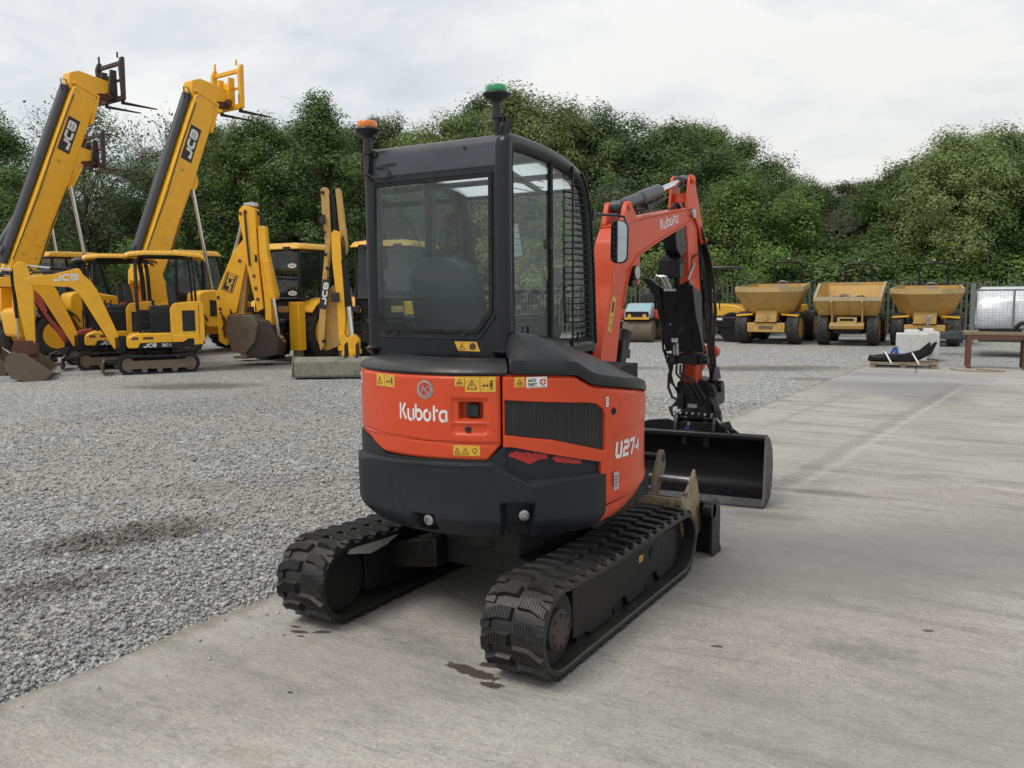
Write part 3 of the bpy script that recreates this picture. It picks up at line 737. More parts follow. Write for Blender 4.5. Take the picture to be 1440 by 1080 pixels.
        idl = MB(); idl.lathe([(.05, -.07), (.14, -.07), (.145, -.05), (.12, -.02), (.12, .02), (.145, .05), (.14, .07), (.05, .07)], (xc, fc.x, fc.y), (1, 0, 0), 28)
        idl.build('idler_wheel', M['frame'], ex)
        if side > 0:
            l = Lay(plane_fn((xc+.0912, .13, .235), (0, 1, 0), (0, 0, 1))); l.rect(0, 0, .045, .035); l.rect(.05, .004, .02, .028, 1); l.tri(.008, .006, .022); l.build('warning_sticker', [M['decal_yellow'], M['rust']], ex)
            h = MB(); h.lathe([(.03, 0), (.03, .006), (.02, .004)], (xc+.09, .30, .245), (1, 0, 0), 16); h.build('access_hole', M['void'], ex)
        return t
    make_track(.60, 1); make_track(-.60, -1)
    m = MB()
    m.box((0, 0, .30), (.62, .62, .16)); m.cyl((0, YC, .36), (0, YC, .52), .33, n=32)
    for sx in (-1, 1):
        for y in (-.33, .33): m.prism([(sx*.2, .22), (sx*.2, .38), (sx*.53, .30), (sx*.53, .16)], y-.08, y+.08, 'y')
    m.box((.26, -.36, .44), (.16, .20, .14))
    m.build('undercarriage', M['frame'], ex, bevel=.012)
    m = MB(); m.prism([(-.78, .352), (-.76, .372), (-.40, .386), (-.38, .360), (-.5, .325), (-.62, .312)], -.468, -.452)
    m.build('step_plate', paint('dust_caked_plate', (.30, .295, .28), .85, .6, (.12, .115, .11), scale=12., bump=.4), ex, bevel=.003)
    # ---- dozer blade
    m = MB()
    prof = [(1.17, .004), (1.155, .02), (1.185, .12), (1.19, .2), (1.175, .27), (1.15, .32), (1.165, .335), (1.215, .29), (1.235, .2), (1.225, .1), (1.20, .004)]
    m.prism(prof, -.74, .74)
    bl = m.build('dozer_blade', M['black'], ex, bevel=.004)
    m = MB(); m.prism(rnd_poly([(1.09, .02), (1.10, .30), (1.14, .345), (1.20, .345), (1.25, .28), (1.25, .06), (1.285, .0), (1.14, .0)], .02, 3), .74, .757); m.cyl((.70, 1.12, .29), (.757, 1.12, .29), .05, n=18)
    m.build('end_plate', M['black'], bl, bevel=.004)
    m = MB(); m.prism(rnd_poly([(1.09, .02), (1.10, .30), (1.14, .345), (1.20, .345), (1.25, .28), (1.25, .06), (1.285, .0), (1.14, .0)], .02, 3), -.757, -.74); m.build('end_plate', M['black'], bl, bevel=.004)
    l = Lay(plane_fn((.69, 1.149, .245), (1, 0, 0), (0, 0, 1))); l.rect(0, 0, .032, .05); l.disc(.016, .034, .008, 1, .0006, 10); l.line([(.008, .008), (.016, .024), (.026, .008)], .005); l.build('sticker', [M['white'], M['ink']], bl)
    m = MB()
    for x in (-.28, .28): m.prism([(.25, .17), (.25, .29), (.55, .30), (1.17, .22), (1.17, .08), (.8, .10)], x-.04, x+.04)
    m.cyl((0, .3, .32), (0, 1.12, .26), .045, n=16)
    m.build('blade_arm', M['black'], ex, bevel=.008)

    # ---- upper structure: counterweight
    ztop = [(-115, .93), (-26, .93), (-17, .882), (-16, .878), (27, .893), (28, .90), (33, .958), (36, .957), (72, .85)]
    crz = [(-115, .80), (-60, .80), (-40, .83), (-24, .845), (28, .868), (30, .862), (41, .782), (72, .785)]
    def rcw(th, z):
        c = lerp_tab(th, crz); zt = lerp_tab(th, ztop)
        r = .752
        if z > c: r -= .020*sm((z-c)/.012)
        if th > 33 and z > c+.0125 and z < zt-.016 and th < 70.5: r -= .010*sm((th-33)/1.)*sm((70.5-th)/1.)
        if z < .62: r -= .085*((.62-z)/.10)**1.6
        r -= .035*sm((th-64)/8)**2*.3
        k_ = sm((c+.012-z)/.02)*(.35+.65*sm((z-.53)/.2))
        r += k_*(.017*math.exp(-((th-39.5)/8.)**2)+.017*math.exp(-((th+33)/8.)**2)-.010*math.exp(-((th-4)/22.)**2))
        def pocket(t0, t1, z0, z1, d, et=1.2, ez=.012):
            a = sm((th-t0)/et)*sm((t1-th)/et)*sm((z-z0)/ez)*sm((z1-z)/ez); return d*a
        r -= pocket(31.5, 43.2, .50, .70, .075) + pocket(-2.4, 7.4, .545, .632, .06) + pocket(-56, -37, .625, .725, .08, 2)
        return r
    ths = [-112+4*i for i in range(13)]+[-60+1.*i for i in range(132)]+[72.]
    ths = sorted(set(round(t, 2) for t in ths if t <= 72))
    def zrow(th):
        zt, c = lerp_tab(th, ztop), lerp_tab(th, crz); kn = [(.525, 34), (c, 4), (c+.0122, 1), (c+.0135, 7), (zt-.0165, 1), (zt-.0155, 4), (zt, 0)]
        out = []
        for (a, n), (b, _) in zip(kn, kn[1:]): out += [a+(b-a)*q/n for q in range(n)]
        return out+[zt]
    G = []
    for th in ths:
        G.append([CP(th, z, rcw(th, z)) for z in zrow(th)])
    m = MB(); m.grid(G, thick=lambda i, j: CP(ths[i], G[i][j].z, .60))
    cw = m.build('counterweight', M['charcoal'], ex, smooth=32)
    for th, z in ((3.9, .596), (39.6, .634)):
        m = MB(); d = (CP(th, 0, 1)-CP(th, 0, 0)).normalized(); c = CP(th, z, .69)
        m.lathe([(.012, 0), (.024, .004), (.026, .02), (.024, .032), (.014, .036), (.012, .028), (.002, .027)], c, d, 20)
        m.cyl(c-d*.03, c+d*.03, .010, n=8)
        m.build('tow_eye', M['steel'], cw)
    # torn red reflective tape in the recessed panel
    rs = random.Random(5)
    def tape(th0, th1, top_, bot_, n=22, ja=.004):
        A = []; B = []
        for i in range(n+1):
            t = i/n; th = th0+(th1-th0)*t
            A.append(CP(th, lerp_tab(t, top_)+rs.uniform(-ja, ja), .7245)); B.append(CP(th, lerp_tab(t, bot_)+rs.uniform(-ja, ja)*.6, .7245))
        mm = MB(); mm.grid([A, B]); return mm
    tape(34.0, 48.0, [(0, .906), (.12, .924), (.3, .924), (1, .906)], [(0, .903), (.2, .892), (.52, .868), (.6, .868), (.8, .884), (1, .888)]).build('reflective_tape', M['reflector'], cw, smooth=0)
    tape(50.0, 61.5, [(0, .894), (.15, .898), (1, .872)], [(0, .884), (.1, .868), (1, .846)], 14, .003).build('reflective_tape', M['reflector'], cw, smooth=0)
    tape(-46, -35, [(0, .905), (1, .905)], [(0, .86), (1, .86)]).build('reflective_tape', M['reflector'], cw, smooth=0)

    # ---- inner platform that everything stands on
    m = MB()
    out = [(.66*math.sin(rad(t)), YC-.66*math.cos(rad(t))) for t in range(-100, 101, 8)]
    m.prism(out+[(.62, .42), (.3, .60), (-.2, .62), (-.62, .46)], .535, .66, 'z')
    m.prism([(.60*math.sin(rad(t)), YC-.60*math.cos(rad(t))) for t in range(-100, 101, 8)]+[(.56, .40), (.3, .44), (-.58, .44)], .66, 1.24, 'z')
    m.build('platform', M['void'], ex)

    # ---- orange rear door
    def rows(zs, l_, r_, rf, n=70, inn=.03):
        G = []
        for z in zs:
            a, b = l_(z), r_(z); G.append([CP(a+(b-a)*j/n, z, rf(a+(b-a)*j/n, z, a, b)) for j in range(n+1)])
        m = MB(); m.grid(G, thick=lambda i, j: (G[i][j]-Vector((0, YC, 0)))*1.0 - (Vector((G[i][j].x, G[i][j].y-YC, 0)).normalized()*inn) + Vector((0, YC, 0)))
        return m
    dl = [(.884, -15.8), (.932, -25.5), (.938, -26.2), (.955, -30), (.965, -32.6), (1.27, -32.6)]; dr = [(.884, 26.8), (.955, 31.6), (1.27, 31.6)]
    def edge_in(th, z, a, b, z0, z1, w=.012):
        d = min((th-a)/57.3*.74, (b-th)/57.3*.74, z-z0, z1-z); return -.012*(1-sm(d/w))
    def rdoor(th, z, a, b):
        r = .742+edge_in(th, z, a, b, .884, 1.262)
        g = abs(z-(.968-.0004*(th))); r -= .005*(1-sm(g/.006))
        if z < .966: r -= .004
        # latch recess
        ta, tb = 14.2, 27.8
        cut = sm((th-ta)/1.)*sm((tb-th)/1.)*sm((z-1.0-max(0, abs(th-21)-5.2)*.008*(z < 1.05))/.010)*sm((1.165-z)/.010)
        r -= .010*cut
        lip = sm((z-1.045)/.006)*sm((1.058-z)/.006)*cut; r += .007*lip
        ho = sm((th-16.7)/.6)*sm((25.5-th)/.6)*sm((z-1.068)/.007)*sm((1.147-z)/.007)
        return r-.045*ho
    zs = [.884+.0063*i for i in range(61)]
    door = rows(zs, lambda z: lerp_tab(z, dl), lambda z: lerp_tab(z, dr), rdoor, 130).build('engine_door', OR, ex, smooth=50)
    m = MB(); d = cyl_fn(21.6, 1.105, .70)
    P = [d(u, v, l) for l in (-.01, .022) for u, v in ((-.026, -.026), (.028, -.026), (.028, .03), (-.026, .03))]
    m.add(P, [(4, 5, 6, 7), (0, 1, 5, 4), (1, 2, 6, 5), (2, 3, 7, 6), (3, 0, 4, 7)]); m.build('latch_block', M['plastic'], door, bevel=.004)
    m = MB(); c = CP(20.3, 1.026, .728); dn = (CP(20.3, 0, 1)-CP(20.3, 0, 0)); m.lathe([(.014, 0), (.014, .010), (.010, .013), (.004, .011)], c, dn, 16); m.build('lock_barrel', M['plastic'], door)
    # emblem
    l = Lay(cyl_fn(4.6, 1.198, .7432), .02)
    l.disc(0, 0, .043, 0, .0); l.disc(0, 0, .036, 1, .001); l.disc(0, -.001, .0345, 2, .0016)
    l.line(arc(0, 0, .030, .030, 150, 395, 14), .006, 0, .0022)
    l.quad([(-.020, -.018), (-.011, -.018), (-.001, .018), (-.010, .018)], 0, .0026); l.quad([(-.006, .002), (.000, -.004), (.022, .010), (.024, .017)], 0, .003); l.quad([(-.006, .003), (.002, .003), (.026, -.019), (.014, -.019)], 0, .0034)
    l.build('emblem', [M['steel'], M['white'], M['decal_red']], door)
    l = Lay(cyl_fn(-6.9, 1.069, .7432), .015); w0 = text_quads('Kubota', 1, .17)[1]
    l.text('Kubota', 0, -.012, .073, 0, .0, wt=.175, sx=.262/w0/.073, slant=.0); l.build('lettering', M['white'], door)
    def sticker(th, z, r, w, h, kind, par, mats=('decal_yellow', 'ink')):
        l = Lay(cyl_fn(th, z, r), .02); l.rect(0, 0, w, h)
        if kind == 'tm':
            l.tri(w*.08, h*.2, h*.55); l.rect(w*.49, 0, w*.012, h, 1, .0005); l.man(w*.86, h*.16, h*.62); l.line([(w*.58, h*.42), (w*.76, h*.42)], h*.05); l.line([(w*.64, h*.50), (w*.58, h*.42), (w*.64, h*.34)], h*.05); l.line([(w*.71, h*.50), (w*.77, h*.42), (w*.71, h*.34)], h*.05)
        elif kind == 'ttt':
            l.tri(w*.05, h*.25, h*.5); l.tri(w*.36, h*.25, h*.5); l.line(arc(w*.8, h*.52, h*.22, h*.22, 0, 330, 10), h*.06, closed=True); l.line([(w*.8, h*.1), (w*.8, h*.3)], h*.06)
            l.rect(w*.05, h*.08, w*.55, h*.05, 1, .0005)
        elif kind == 's':
            l.line([(w*.2, h*.3), (w*.5, h*.75), (w*.8, h*.3)], h*.06, closed=True); l.line([(w*.35, h*.42), (w*.65, h*.42)], h*.07); l.rect(w*.2, h*.12, w*.6, h*.05, 1, .0005)
        elif kind == 'at':
            l.text('ANTI', w*.07, h*.54, h*.28, 1, slant=.2, wt=.24); l.text('THEFT', w*.05, h*.16, h*.28, 1, slant=.2, wt=.22, sx=.85)
            l.disc(w*.80, h*.52, h*.30, 2, .0005, 16); l.line([(w*.80, h*.30), (w*.80, h*.74)], h*.10, 0, .0011); l.line([(w*.70, h*.52), (w*.90, h*.52)], h*.10, 0, .0011); l.rect(w*.05, h*.05, w*.9, h*.04, 1, .0005)
        elif kind == 'plain':
            for i in range(4): l.rect(w*.15, h*(.2+.17*i), w*(.5+.15*(i % 2)), h*.06, 1, .0005)
        return l.build('warning_sticker' if kind != 'plain' else 'sticker', [M[k] for k in mats], par)
    sticker(-20.0, 1.196, .7434, .142, .058, 'tm', door); sticker(16.0, 1.216, .7434, .044, .043, 's', door); sticker(19.6, 1.192, .7434, .136, .068, 'tm', door); sticker(15.0, .908, .7392, .122, .046, 'ttt', door)

    # ---- left side panel
    m = rows([.935+.0325*i for i in range(11)], lambda z: -104, lambda z: -33.3, lambda th, z, a, b: .728+edge_in(th, z, a, b, .935, 1.26), 40)
    lp = m.build('side_panel', OR, ex, smooth=50)
    l = Lay(cyl_fn(-46, 1.18, .7285), .02); l.rect(0, 0, .07, .055); l.man(.05, .01, .036); l.tri(.008, .012, .026); l.build('sticker', [M['white'], M['ink']], lp)

    # ---- right side panel
    pt = [(32.2, 1.268), (57, 1.252), (59, 1.248), (65, 1.205), (67, 1.198), (99, 1.142), (128, 1.08)]
    pb = [(32.2, .944), (33, .948), (36, .946), (69.9, .846), (70.1, .63), (100, .672), (128, .70)]
    gt = [(32, 1.158), (64, 1.128), (68, 1.118), (71, 1.09), (72.4, 1.04)]; gb = [(32, .998), (50, .966), (72, .892)]
    ths2 = sorted([32.2+.6*i for i in range(62)]+[69.9, 70.1]+[70.6+.5*i for i in range(10)]+[75.6+1.6*i for i in range(33)])
    def zrow2(th):
        zb, zt = lerp_tab(th, pb), lerp_tab(th, pt); a, b = lerp_tab(th, gb), lerp_tab(th, gt)
        a = max(a, zb+.02); kn = [(zb, 14), (a, 5), (a+.0075, 12), (b-.0075, 5), (b, 16), (zt, 0)]; out = []
        for (p, n), (q, _) in zip(kn, kn[1:]): out += [p+(q-p)*k/n for k in range(n)]
        return out+[zt]
    def rside(th, z):
        r = .737
        zt, zb = lerp_tab(th, pt), lerp_tab(th, pb)
        r -= .014*(1-sm(min(zt-z, .02)/.016)) ; r -= .010*(1-sm((th-32.2)/57.3*.74/.010))
        if th < 74:
            a = sm((z-lerp_tab(th, gb))/.007)*sm((lerp_tab(th, gt)-z)/.007)*sm((72.2-th)/.6)*sm((th-32.9)/.4); r -= .022*a
        r += .004*sm((th-71)/2.5)
        # shallow pressed field carrying the number
        f = sm((th-74)/1.2)*sm((z-.71)/.01)*sm((.97-z+.001*(th-80))/.012); r -= .005*f
        if z < .70 : r -= .05*((.70-z)/.1)**2*sm((th-66)/6)
        return r
    G = []
    for th in ths2:
        zt, zb = lerp_tab(th, pt), lerp_tab(th, pb); col_ = []
        for z in zrow2(th):
            p = CP(th, z, rside(th, z))
            col_.append(p)
        G.append(col_)
    m = MB(); m.grid(G, thick=lambda i, j: G[i][j]-Vector((G[i][j].x, G[i][j].y-YC, 0)).normalized()*.035)
    sp = m.build('side_panel', OR, ex, smooth=50)
    G = [[CP(th, b+(a-b)*j/8, .727) for j in range(9)] for th, a, b in [(33+.8*i, lerp_tab(33+.8*i, gt)-.002, lerp_tab(33+.8*i, gb)+.002) for i in range(49)]]
    m = MB(); m.grid(G); gr = m.build('radiator_grille', M['grille'], sp)
    for th in (43.5, 55):
        m = MB(); m.grid([[CP(th+dt, z, .7285) for z in (lerp_tab(th, gb)+.01, lerp_tab(th, gt)-.008)] for dt in (-.35, .35)]); m.build('grille_rib', M['plastic'], gr)
    sticker(36.4, 1.212, .7375, .045, .044, 's', sp); sticker(40.4, 1.207, .7375, .094, .048, 'at', sp, ('white', 'ink', 'decal_red'))
    sticker(71.8, 1.098, .7425, .018, .045, 'plain', sp, ('white', 'ink')); sticker(76.0, .70, .7445, .038, .085, 'plain', sp, ('decal_grey', 'ink'))
    l = Lay(cyl_fn(77.0, .846, .7385), .015); w0 = text_quads('U27', 1, .2)[1]
    l.text('U27', 0, 0, .078, 0, .0, wt=.23, sx=.94, slant=.12); w1 = text_quads('U27', .078, wt=.23, sx=.94)[1]
    l.text('-', w1, .002, .066, 0, .0, wt=.24, sx=.7); l.text('4', w1+.022, .004, .060, 0, .0, wt=.22, sx=.9); l.build('lettering', M['white'], sp)
    m = MB(); c = CP(76, 1.073, .740); m.lathe([(.017, 0), (.017, .003), (.010, .002)], c, c-Vector((0, YC, 1.073)), 14); m.build('lock_hole', M['void'], sp)
    # lower skirt
    G = []
    for i in range(22):
        th = 66+2.4*i; a = CP(th, 0, 1)-Vector((0, YC, 0)); ext = Vector((0, 0, 0))
        zt = lerp_tab(th, [(66, .615), (70, .622), (100, .664), (120, .68)]); zb = lerp_tab(th, [(66, .535), (96, .585), (120, .60)])
        G.append([Vector((a.x*r, YC+a.y*r, z))+ext for z, r in ((zt, .722), (zb+(zt-zb)*.5, .712), (zb, .685))])
    m = MB(); m.grid(G, thick=lambda i, j: G[i][j]-Vector((G[i][j].x, G[i][j].y-YC, 0)).normalized()*.03); m.build('lower_skirt', OR, ex)

    # ---- black trims and hood
    G = []
    for i in range(38):
        th = -40+2*i
        G.append([CP(th, z, r) for z, r in ((1.262, .70), (1.264, .736), (1.275, .738), (1.292, .728), (1.312, .69), (1.322, .60), (1.322, .50))])
    m = MB(); m.grid(G, thick=lambda i, j: G[i][j]-Vector((0, 0, .03)) if j > 2 else G[i][j]-Vector((G[i][j].x, G[i][j].y-YC, 0)).normalized()*.05)
    m.build('rear_trim', M['plastic'], ex, smooth=40)
    G = []
    for i in range(52):
        th = 34.6+1.75*i
        zb = lerp_tab(th, pt)+.004
        hi = lerp_tab(th, [(34, 1.328), (37, 1.37), (42, 1.425), (50, 1.44), (60, 1.425), (72, 1.385), (84, 1.335), (100, 1.25), (124, 1.10)])
        th2 = th; ext = 0
        d = (CP(th2, 0, 1)-CP(th2, 0, 0)).normalized()
        o = [Vector((0, YC+ext, 0))+d*r for r in (.70, .741, .744, .738)]
        lip = .060 if th < 62 else .060-.012*sm((th-62)/10)
        zz = [zb, zb, zb+.010, zb+lip]
        row = [Vector((p.x, p.y, z)) for p, z in zip(o, zz)]
        pin = Vector((.285, lerp_tab(th, [(34, -.50), (45, -.46), (60, -.36), (72, -.2), (90, .1), (124, .44)]), 0))
        po = row[-1]
        for t in (.06, .16, .32, .5, .7, .88, 1.):
            q = po.lerp(pin, t); s_ = math.sin(min(1, t*1.25)*PI/2)
            q.z = zb+lip+(hi-zb-lip)*s_**.9; row.append(q)
        G.append(row)
    m = MB(); m.grid(G); hood = m.build('engine_hood', M['plastic'], ex, smooth=42)
    sd_ = hood.modifiers.new('solid', 'SOLIDIFY'); sd_.thickness = .012; sd_.offset = -1

    # ---- cab
    XL, XR = -.55, .30
    raw = [(-.492, 1.30), (-.497, 1.75), (-.494, 2.22), (-.484, 2.344), (-.33, 2.344), (-.12, 2.334), (.05, 2.312), (.21, 2.276), (.325, 2.215), (.385, 2.06), (.415, 1.75), (.43, 1.55), (.445, 1.30)]
    path2 = rnd_poly(raw, [.03, .3, .02, .14, .02, .2, .1, .1, .1, .12, .2, .2, .03], 6)
    def inset(path, d):
        out = []; n = len(path)
        for i in range(n):
            t = (Vector(path[(i+1) % n])-Vector(path[i-1])).normalized(); nrm = Vector((-t.y, t.x))
            p = Vector(path[i]); c = p+nrm*d
            if (c-Vector((-.02, 1.8))).length > (p-Vector((-.02, 1.8))).length: c = p-nrm*d
            out.append(tuple(c))
        return out
    pin_ = inset(path2, .036)
    cab = None
    for x, s_ in ((XR-.040, 1), (XL+.040, -1)):
        sect = [(.040*math.copysign(abs(math.cos(a))**.75, math.cos(a)), .036*math.copysign(abs(math.sin(a))**.75, math.sin(a))) for a in [2*PI*k/16 for k in range(16)]]
        m = MB(); m.sweep([(x, y, z) for y, z in pin_], sect, (1, 0, 0))
        if s_ > 0:
            m.prism([(-.44, 1.30), (.43, 1.30), (.425, 1.335), (-.44, 1.425)], x+.012, x+.037)
        else: m.prism([(-.44, 1.10), (.43, 1.10), (.425, 1.50), (-.44, 1.50)], x-.037, x-.012)
        o = m.build('cab' if cab is None else 'side_frame', M['cab'], ex if cab is None else cab, smooth=60)
        if cab is None: cab = o
    # rear wall ring round the glass and header
    inn = [(-.497, 2.165), (.222, 2.165), (.217, 1.53), (.133, 1.428), (-.438, 1.428), (-.510, 1.53)]
    outr = [(-.535, 2.205), (.285, 2.205), (.285, 1.53), (.285, 1.26), (-.535, 1.26), (-.535, 1.53)]
    m = MB(); m.ring(outr, inn, -.487, -.455, 'y')
    # pressed shoulder around the lower corners
    m.sweep([(x, -.487, z) for x, z in rnd_poly([(-.52, 1.60), (-.52, 1.515), (-.447, 1.405), (.142, 1.405), (.232, 1.515), (.232, 1.60)], .015, 2)[2:-2]], [(0.0, -.005), (-.006, 0), (0, .006), (.004, 0)], (0, 1, 0), closed=False)
    m.build('rear_wall', M['cab'], cab, bevel=.006, smooth=40)
    inn2 = [((x+.14)*.935-.14, (z-1.82)*.945+1.82) for x, z in inn]
    m = MB(); m.ring([((x+.14)*.996-.14, (z-1.82)*.996+1.82) for x, z in inn], inn2, -.4905, -.480, 'y'); m.build('window_seal', M['void'], cab, bevel=.002)
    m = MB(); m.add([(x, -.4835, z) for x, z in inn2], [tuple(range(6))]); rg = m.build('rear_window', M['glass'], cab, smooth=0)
    m = MB(); m.box((.05, -.49, 1.425), (.03, .008, .010)); m.box((-.36, -.49, 1.425), (.03, .008, .010)); m.pieces('clip', M['plastic'], rg)
    l = Lay(plane_fn((-.005, -.4885, 1.347), (1, 0, 0), (0, 0, 1))); l.quad([(.0, .045), (.022, 0), (.148, 0), (.128, .045)]); l.tri(.028, .006, .030); l.disc(.106, .023, .019, 2, .0006, 14, ry=.017); l.line([(.09, .010), (.105, .034), (.118, .02)], .005, 1, .001); l.build('warning_sticker', [M['decal_yellow'], M['ink'], M['rust']], cab)
    # side windows
    def sidepoly(d): return inset(path2, d)
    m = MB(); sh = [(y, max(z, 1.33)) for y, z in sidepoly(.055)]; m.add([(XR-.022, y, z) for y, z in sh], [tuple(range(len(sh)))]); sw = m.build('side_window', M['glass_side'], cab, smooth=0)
    m = MB(); m.box((XR-.018, -.055, 1.82), (.020, .022, .90)); m.box((XR-.016, -.425, 1.80), (.012, .02, .74)); m.tube([(XR-.017, y, z) for y, z in [p for p in sidepoly(.070)]], .009, 6, closed=True)
    m.box((XR-.012, -.03, 1.385), (.016, .86, .014), rot=(rad(-6.2), 0, 0)); m.build('window_frame', M['void'], sw, bevel=.002)
    m = MB(); m.box((XR-.006, -.075, 1.86), (.014, .010, .05)); m.box((XR-.006, -.30, 1.425), (.012, .008, .07)); m.box((XR-.006, .22, 1.375), (.012, .008, .07)); m.pieces('catch', M['plastic'], sw)
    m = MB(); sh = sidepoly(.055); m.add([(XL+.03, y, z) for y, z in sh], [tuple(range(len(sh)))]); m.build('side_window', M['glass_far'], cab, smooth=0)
    m = MB(); m.box((XL+.03, .02, 1.75), (.05, .05, 1.15)); m.box((XL+.03, -.03, 1.30), (.03, .85, .36)); m.build('door_post', M['cab'], cab, bevel=.008)
    # louvred guard outside the front pane
    m = MB()
    fy = [(1.3, .425), (1.55, .405), (1.75, .392), (2.05, .352), (2.15, .315), (2.20, .285), (2.25, .235)]
    for i in range(27):
        z = 1.365+i*.0323
        y0, y1 = .14, lerp_tab(z, fy)
        m.box((XR+.005, (y0+y1)/2, z), (.008, y1-y0, .0035), rot=(0, rad(28), 0))
    for y in (.145,): m.box((XR+.004, y, 1.80), (.008, .009, .92))
    m.tube([(XR+.004, lerp_tab(z, fy), z) for z in [1.34+.05*k for k in range(19)]], .006, 6)
    m.build('louvre_guard', M['black'], sw)
    m = MB()
    for i in range(26): m.box((XR-.052, -.24, 1.44+i*.0290), (.004, .36, .0035))  # added thin bars inside the pane, imitating reflected horizontal lines
    m.build('reflection_bars', M['grey_ram'], sw)
    # roof
    prof = [(-.486, 2.19)]+[(y+.002, z-.003) for y, z in path2 if z > 2.19 and y < -.16]+[(-.15, 2.300)]
    xs = [XL+.045+(XR-XL-.09)*j/14 for j in range(15)]
    def crown(x): t = (x-(XL+XR)/2)/((XR-XL)/2); return .012*(1-t*t)
    m = MB(); G = [[(x, y, z+crown(x)*(y > -.40)) for x in xs] for k, (y, z) in enumerate(prof)]
    m.grid(G, thick=lambda i, j: Vector(G[i][j])+Vector((0, .02, -.03)))
    roof = m.build('cab_roof', M['roof'], cab, smooth=22)
    m = MB(); G2 = [[(x, y, z) for x in (XL+.05, XR-.05)] for y, z in ((-.15, 2.268), (-.02, 2.245), (.12, 2.215), (.24, 2.19), (.31, 2.17))]
    m.grid(G2); m.build('roof_window', M['opal'], roof)
    m = MB(); m.box(((XL+XR)/2, .10, 2.212), (XR-XL-.08, .045, .02), rot=(rad(-12), 0, 0)); m.box(((XL+XR)/2, -.16, 2.272), (XR-XL-.06, .06, .05)); m.box(((XL+XR)/2, .335, 2.165), (XR-XL-.06, .05, .035)); m.box((.02, .08, 2.217), (.035, .48, .02), rot=(rad(-12), 0, 0))
    m.build('roof_bar', M['cab'], roof, bevel=.004)
    m = MB(); m.box(((XL+XR)/2, -.30, 2.292), (XR-XL-.10, .28, .05)); m.build('headliner', M['plastic'], roof, bevel=.02)
    l = MB(); l.add([(-.475, -.4905, 2.232), (-.385, -.4905, 2.236), (-.325, -.4905, 2.243), (-.34, -.4895, 2.256), (-.41, -.4895, 2.256), (-.455, -.4905, 2.245)], [(0, 1, 2, 3, 4, 5)]); l.build('scuff_patch', M['cab'], roof, smooth=0)
    # windscreen
    m = MB(); m.add([(XL+.05, .432, 1.32), (XR-.05, .432, 1.32), (XR-.05, .39, 1.75), (XR-.05, .35, 2.05), (XR-.05, .33, 2.15), (XL+.05, .33, 2.15), (XL+.05, .35, 2.05), (XL+.05, .39, 1.75)], [(0, 1, 2, 7), (7, 2, 3, 6), (6, 3, 4, 5)])
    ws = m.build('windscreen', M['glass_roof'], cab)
    m = MB(); m.box(((XL+XR)/2, .41, 1.62), (XR-XL-.1, .02, .03)); m.box(((XL+XR)/2, .44, 1.25), (XR-XL-.06, .03, .22)); m.build('windscreen_frame', M['void'], ws, bevel=.004)
    # interior
    m = MB(); m.box(((XL+XR)/2, -.03, 1.255), (XR-XL-.06, .86, .03)); m.build('cab_floor', M['void'], cab)
    G = []
    for k in range(13):
        t = k/12; z = 1.40+.40*t; hw = .235*(1-max(0, (t-.35))**2*.55)*(1 if t < .85 else math.sqrt(max(0.02, 1-((t-.85)/.17)**2)))
        y0 = -.20-.10*t
        G.append([(-.215+hw*math.cos(a), y0+.055*math.sin(a)*(1 if math.sin(a) < 0 else .8), z) for a in [2*PI*j/20 for j in range(21)]])
    m = MB(); m.grid(G); m.add(G[-1][:20], [tuple(range(20))]); seat = m.build('seat', M['seat'], cab, smooth=60)
    m = MB(); m.box((-.215, .02, 1.42), (.46, .46, .11)); m.build('seat_cushion', M['seat'], seat, bevel=.04, seg=3)
    m = MB(); m.box((-.215, -.02, 1.32), (.30, .34, .12)); m.build('seat_base', M['void'], seat)
    m = MB(); m.tube([(-.425, -.16, 1.38), (-.43, -.19, 1.44), (-.425, -.22, 1.52)], .008, 6); m.build('belt', M['decal_yellow'], seat)
    m = MB()
    for x in (.10, -.48): m.box((x, .02, 1.44), (.13, .55, .14), taper=(.85, .9))
    m.pieces('arm_console', M['plastic'], cab, bevel=.02)
    for x in (.10, -.47):
        m = MB(); m.tube([(x, .22, 1.50), (x, .26, 1.60), (x-.01, .25, 1.66)], .012, 8); m.ball((x-.01, .25, 1.685), (.026, .03, .05)); m.build('joystick', M['plastic'], cab)
    m = MB(); m.box((.165, .27, 1.70), (.13, .05, .11), rot=(0, 0, rad(25))); m.tube([(.18, .30, 1.45), (.17, .29, 1.66)], .014, 6); mo = m.build('monitor', M['plastic'], cab, bevel=.01)
    m = MB(); m.box((.135, .20, 1.715), (.035, .006, .05)); m.build('reservoir_tag', M['decal_yellow'], mo)
    for x in (-.25, -.17):
        m = MB(); m.tube([(x, .35, 1.28), (x, .33, 1.45), (x, .31, 1.58)], .010, 6); m.ball((x, .31, 1.59), .02); m.build('travel_lever', M['plastic'], cab)
    m = MB(); m.tube([(-.43, .30, 1.45)]+[(-.40-.05*math.cos(a), .36, 1.62+.11*math.sin(a)) for a in [rad(200-25*k) for k in range(9)]], .007, 6); m.build('grab_rail', M['plastic'], cab)
    # front-left mirror seen through the cab
    m = MB(); m.box((-.26, .50, 1.92), (.085, .03, .20), rot=(0, rad(-10), rad(10))); mi_ = m.build('door_mirror', M['plastic'], cab, bevel=.012)
    m = MB(); m.box((-.257, .483, 1.92), (.075, .004, .185), rot=(0, rad(-10), rad(10))); m.build('mirror_glass', M['mirror'], mi_)
    # right mirror on its arm
    m = MB(); m.tube([(.28, .40, 2.035), (.30, .47, 2.04), (.335, .62, 2.045), (.37, .64, 2.035), (.385, .63, 2.00)], .007, 8)
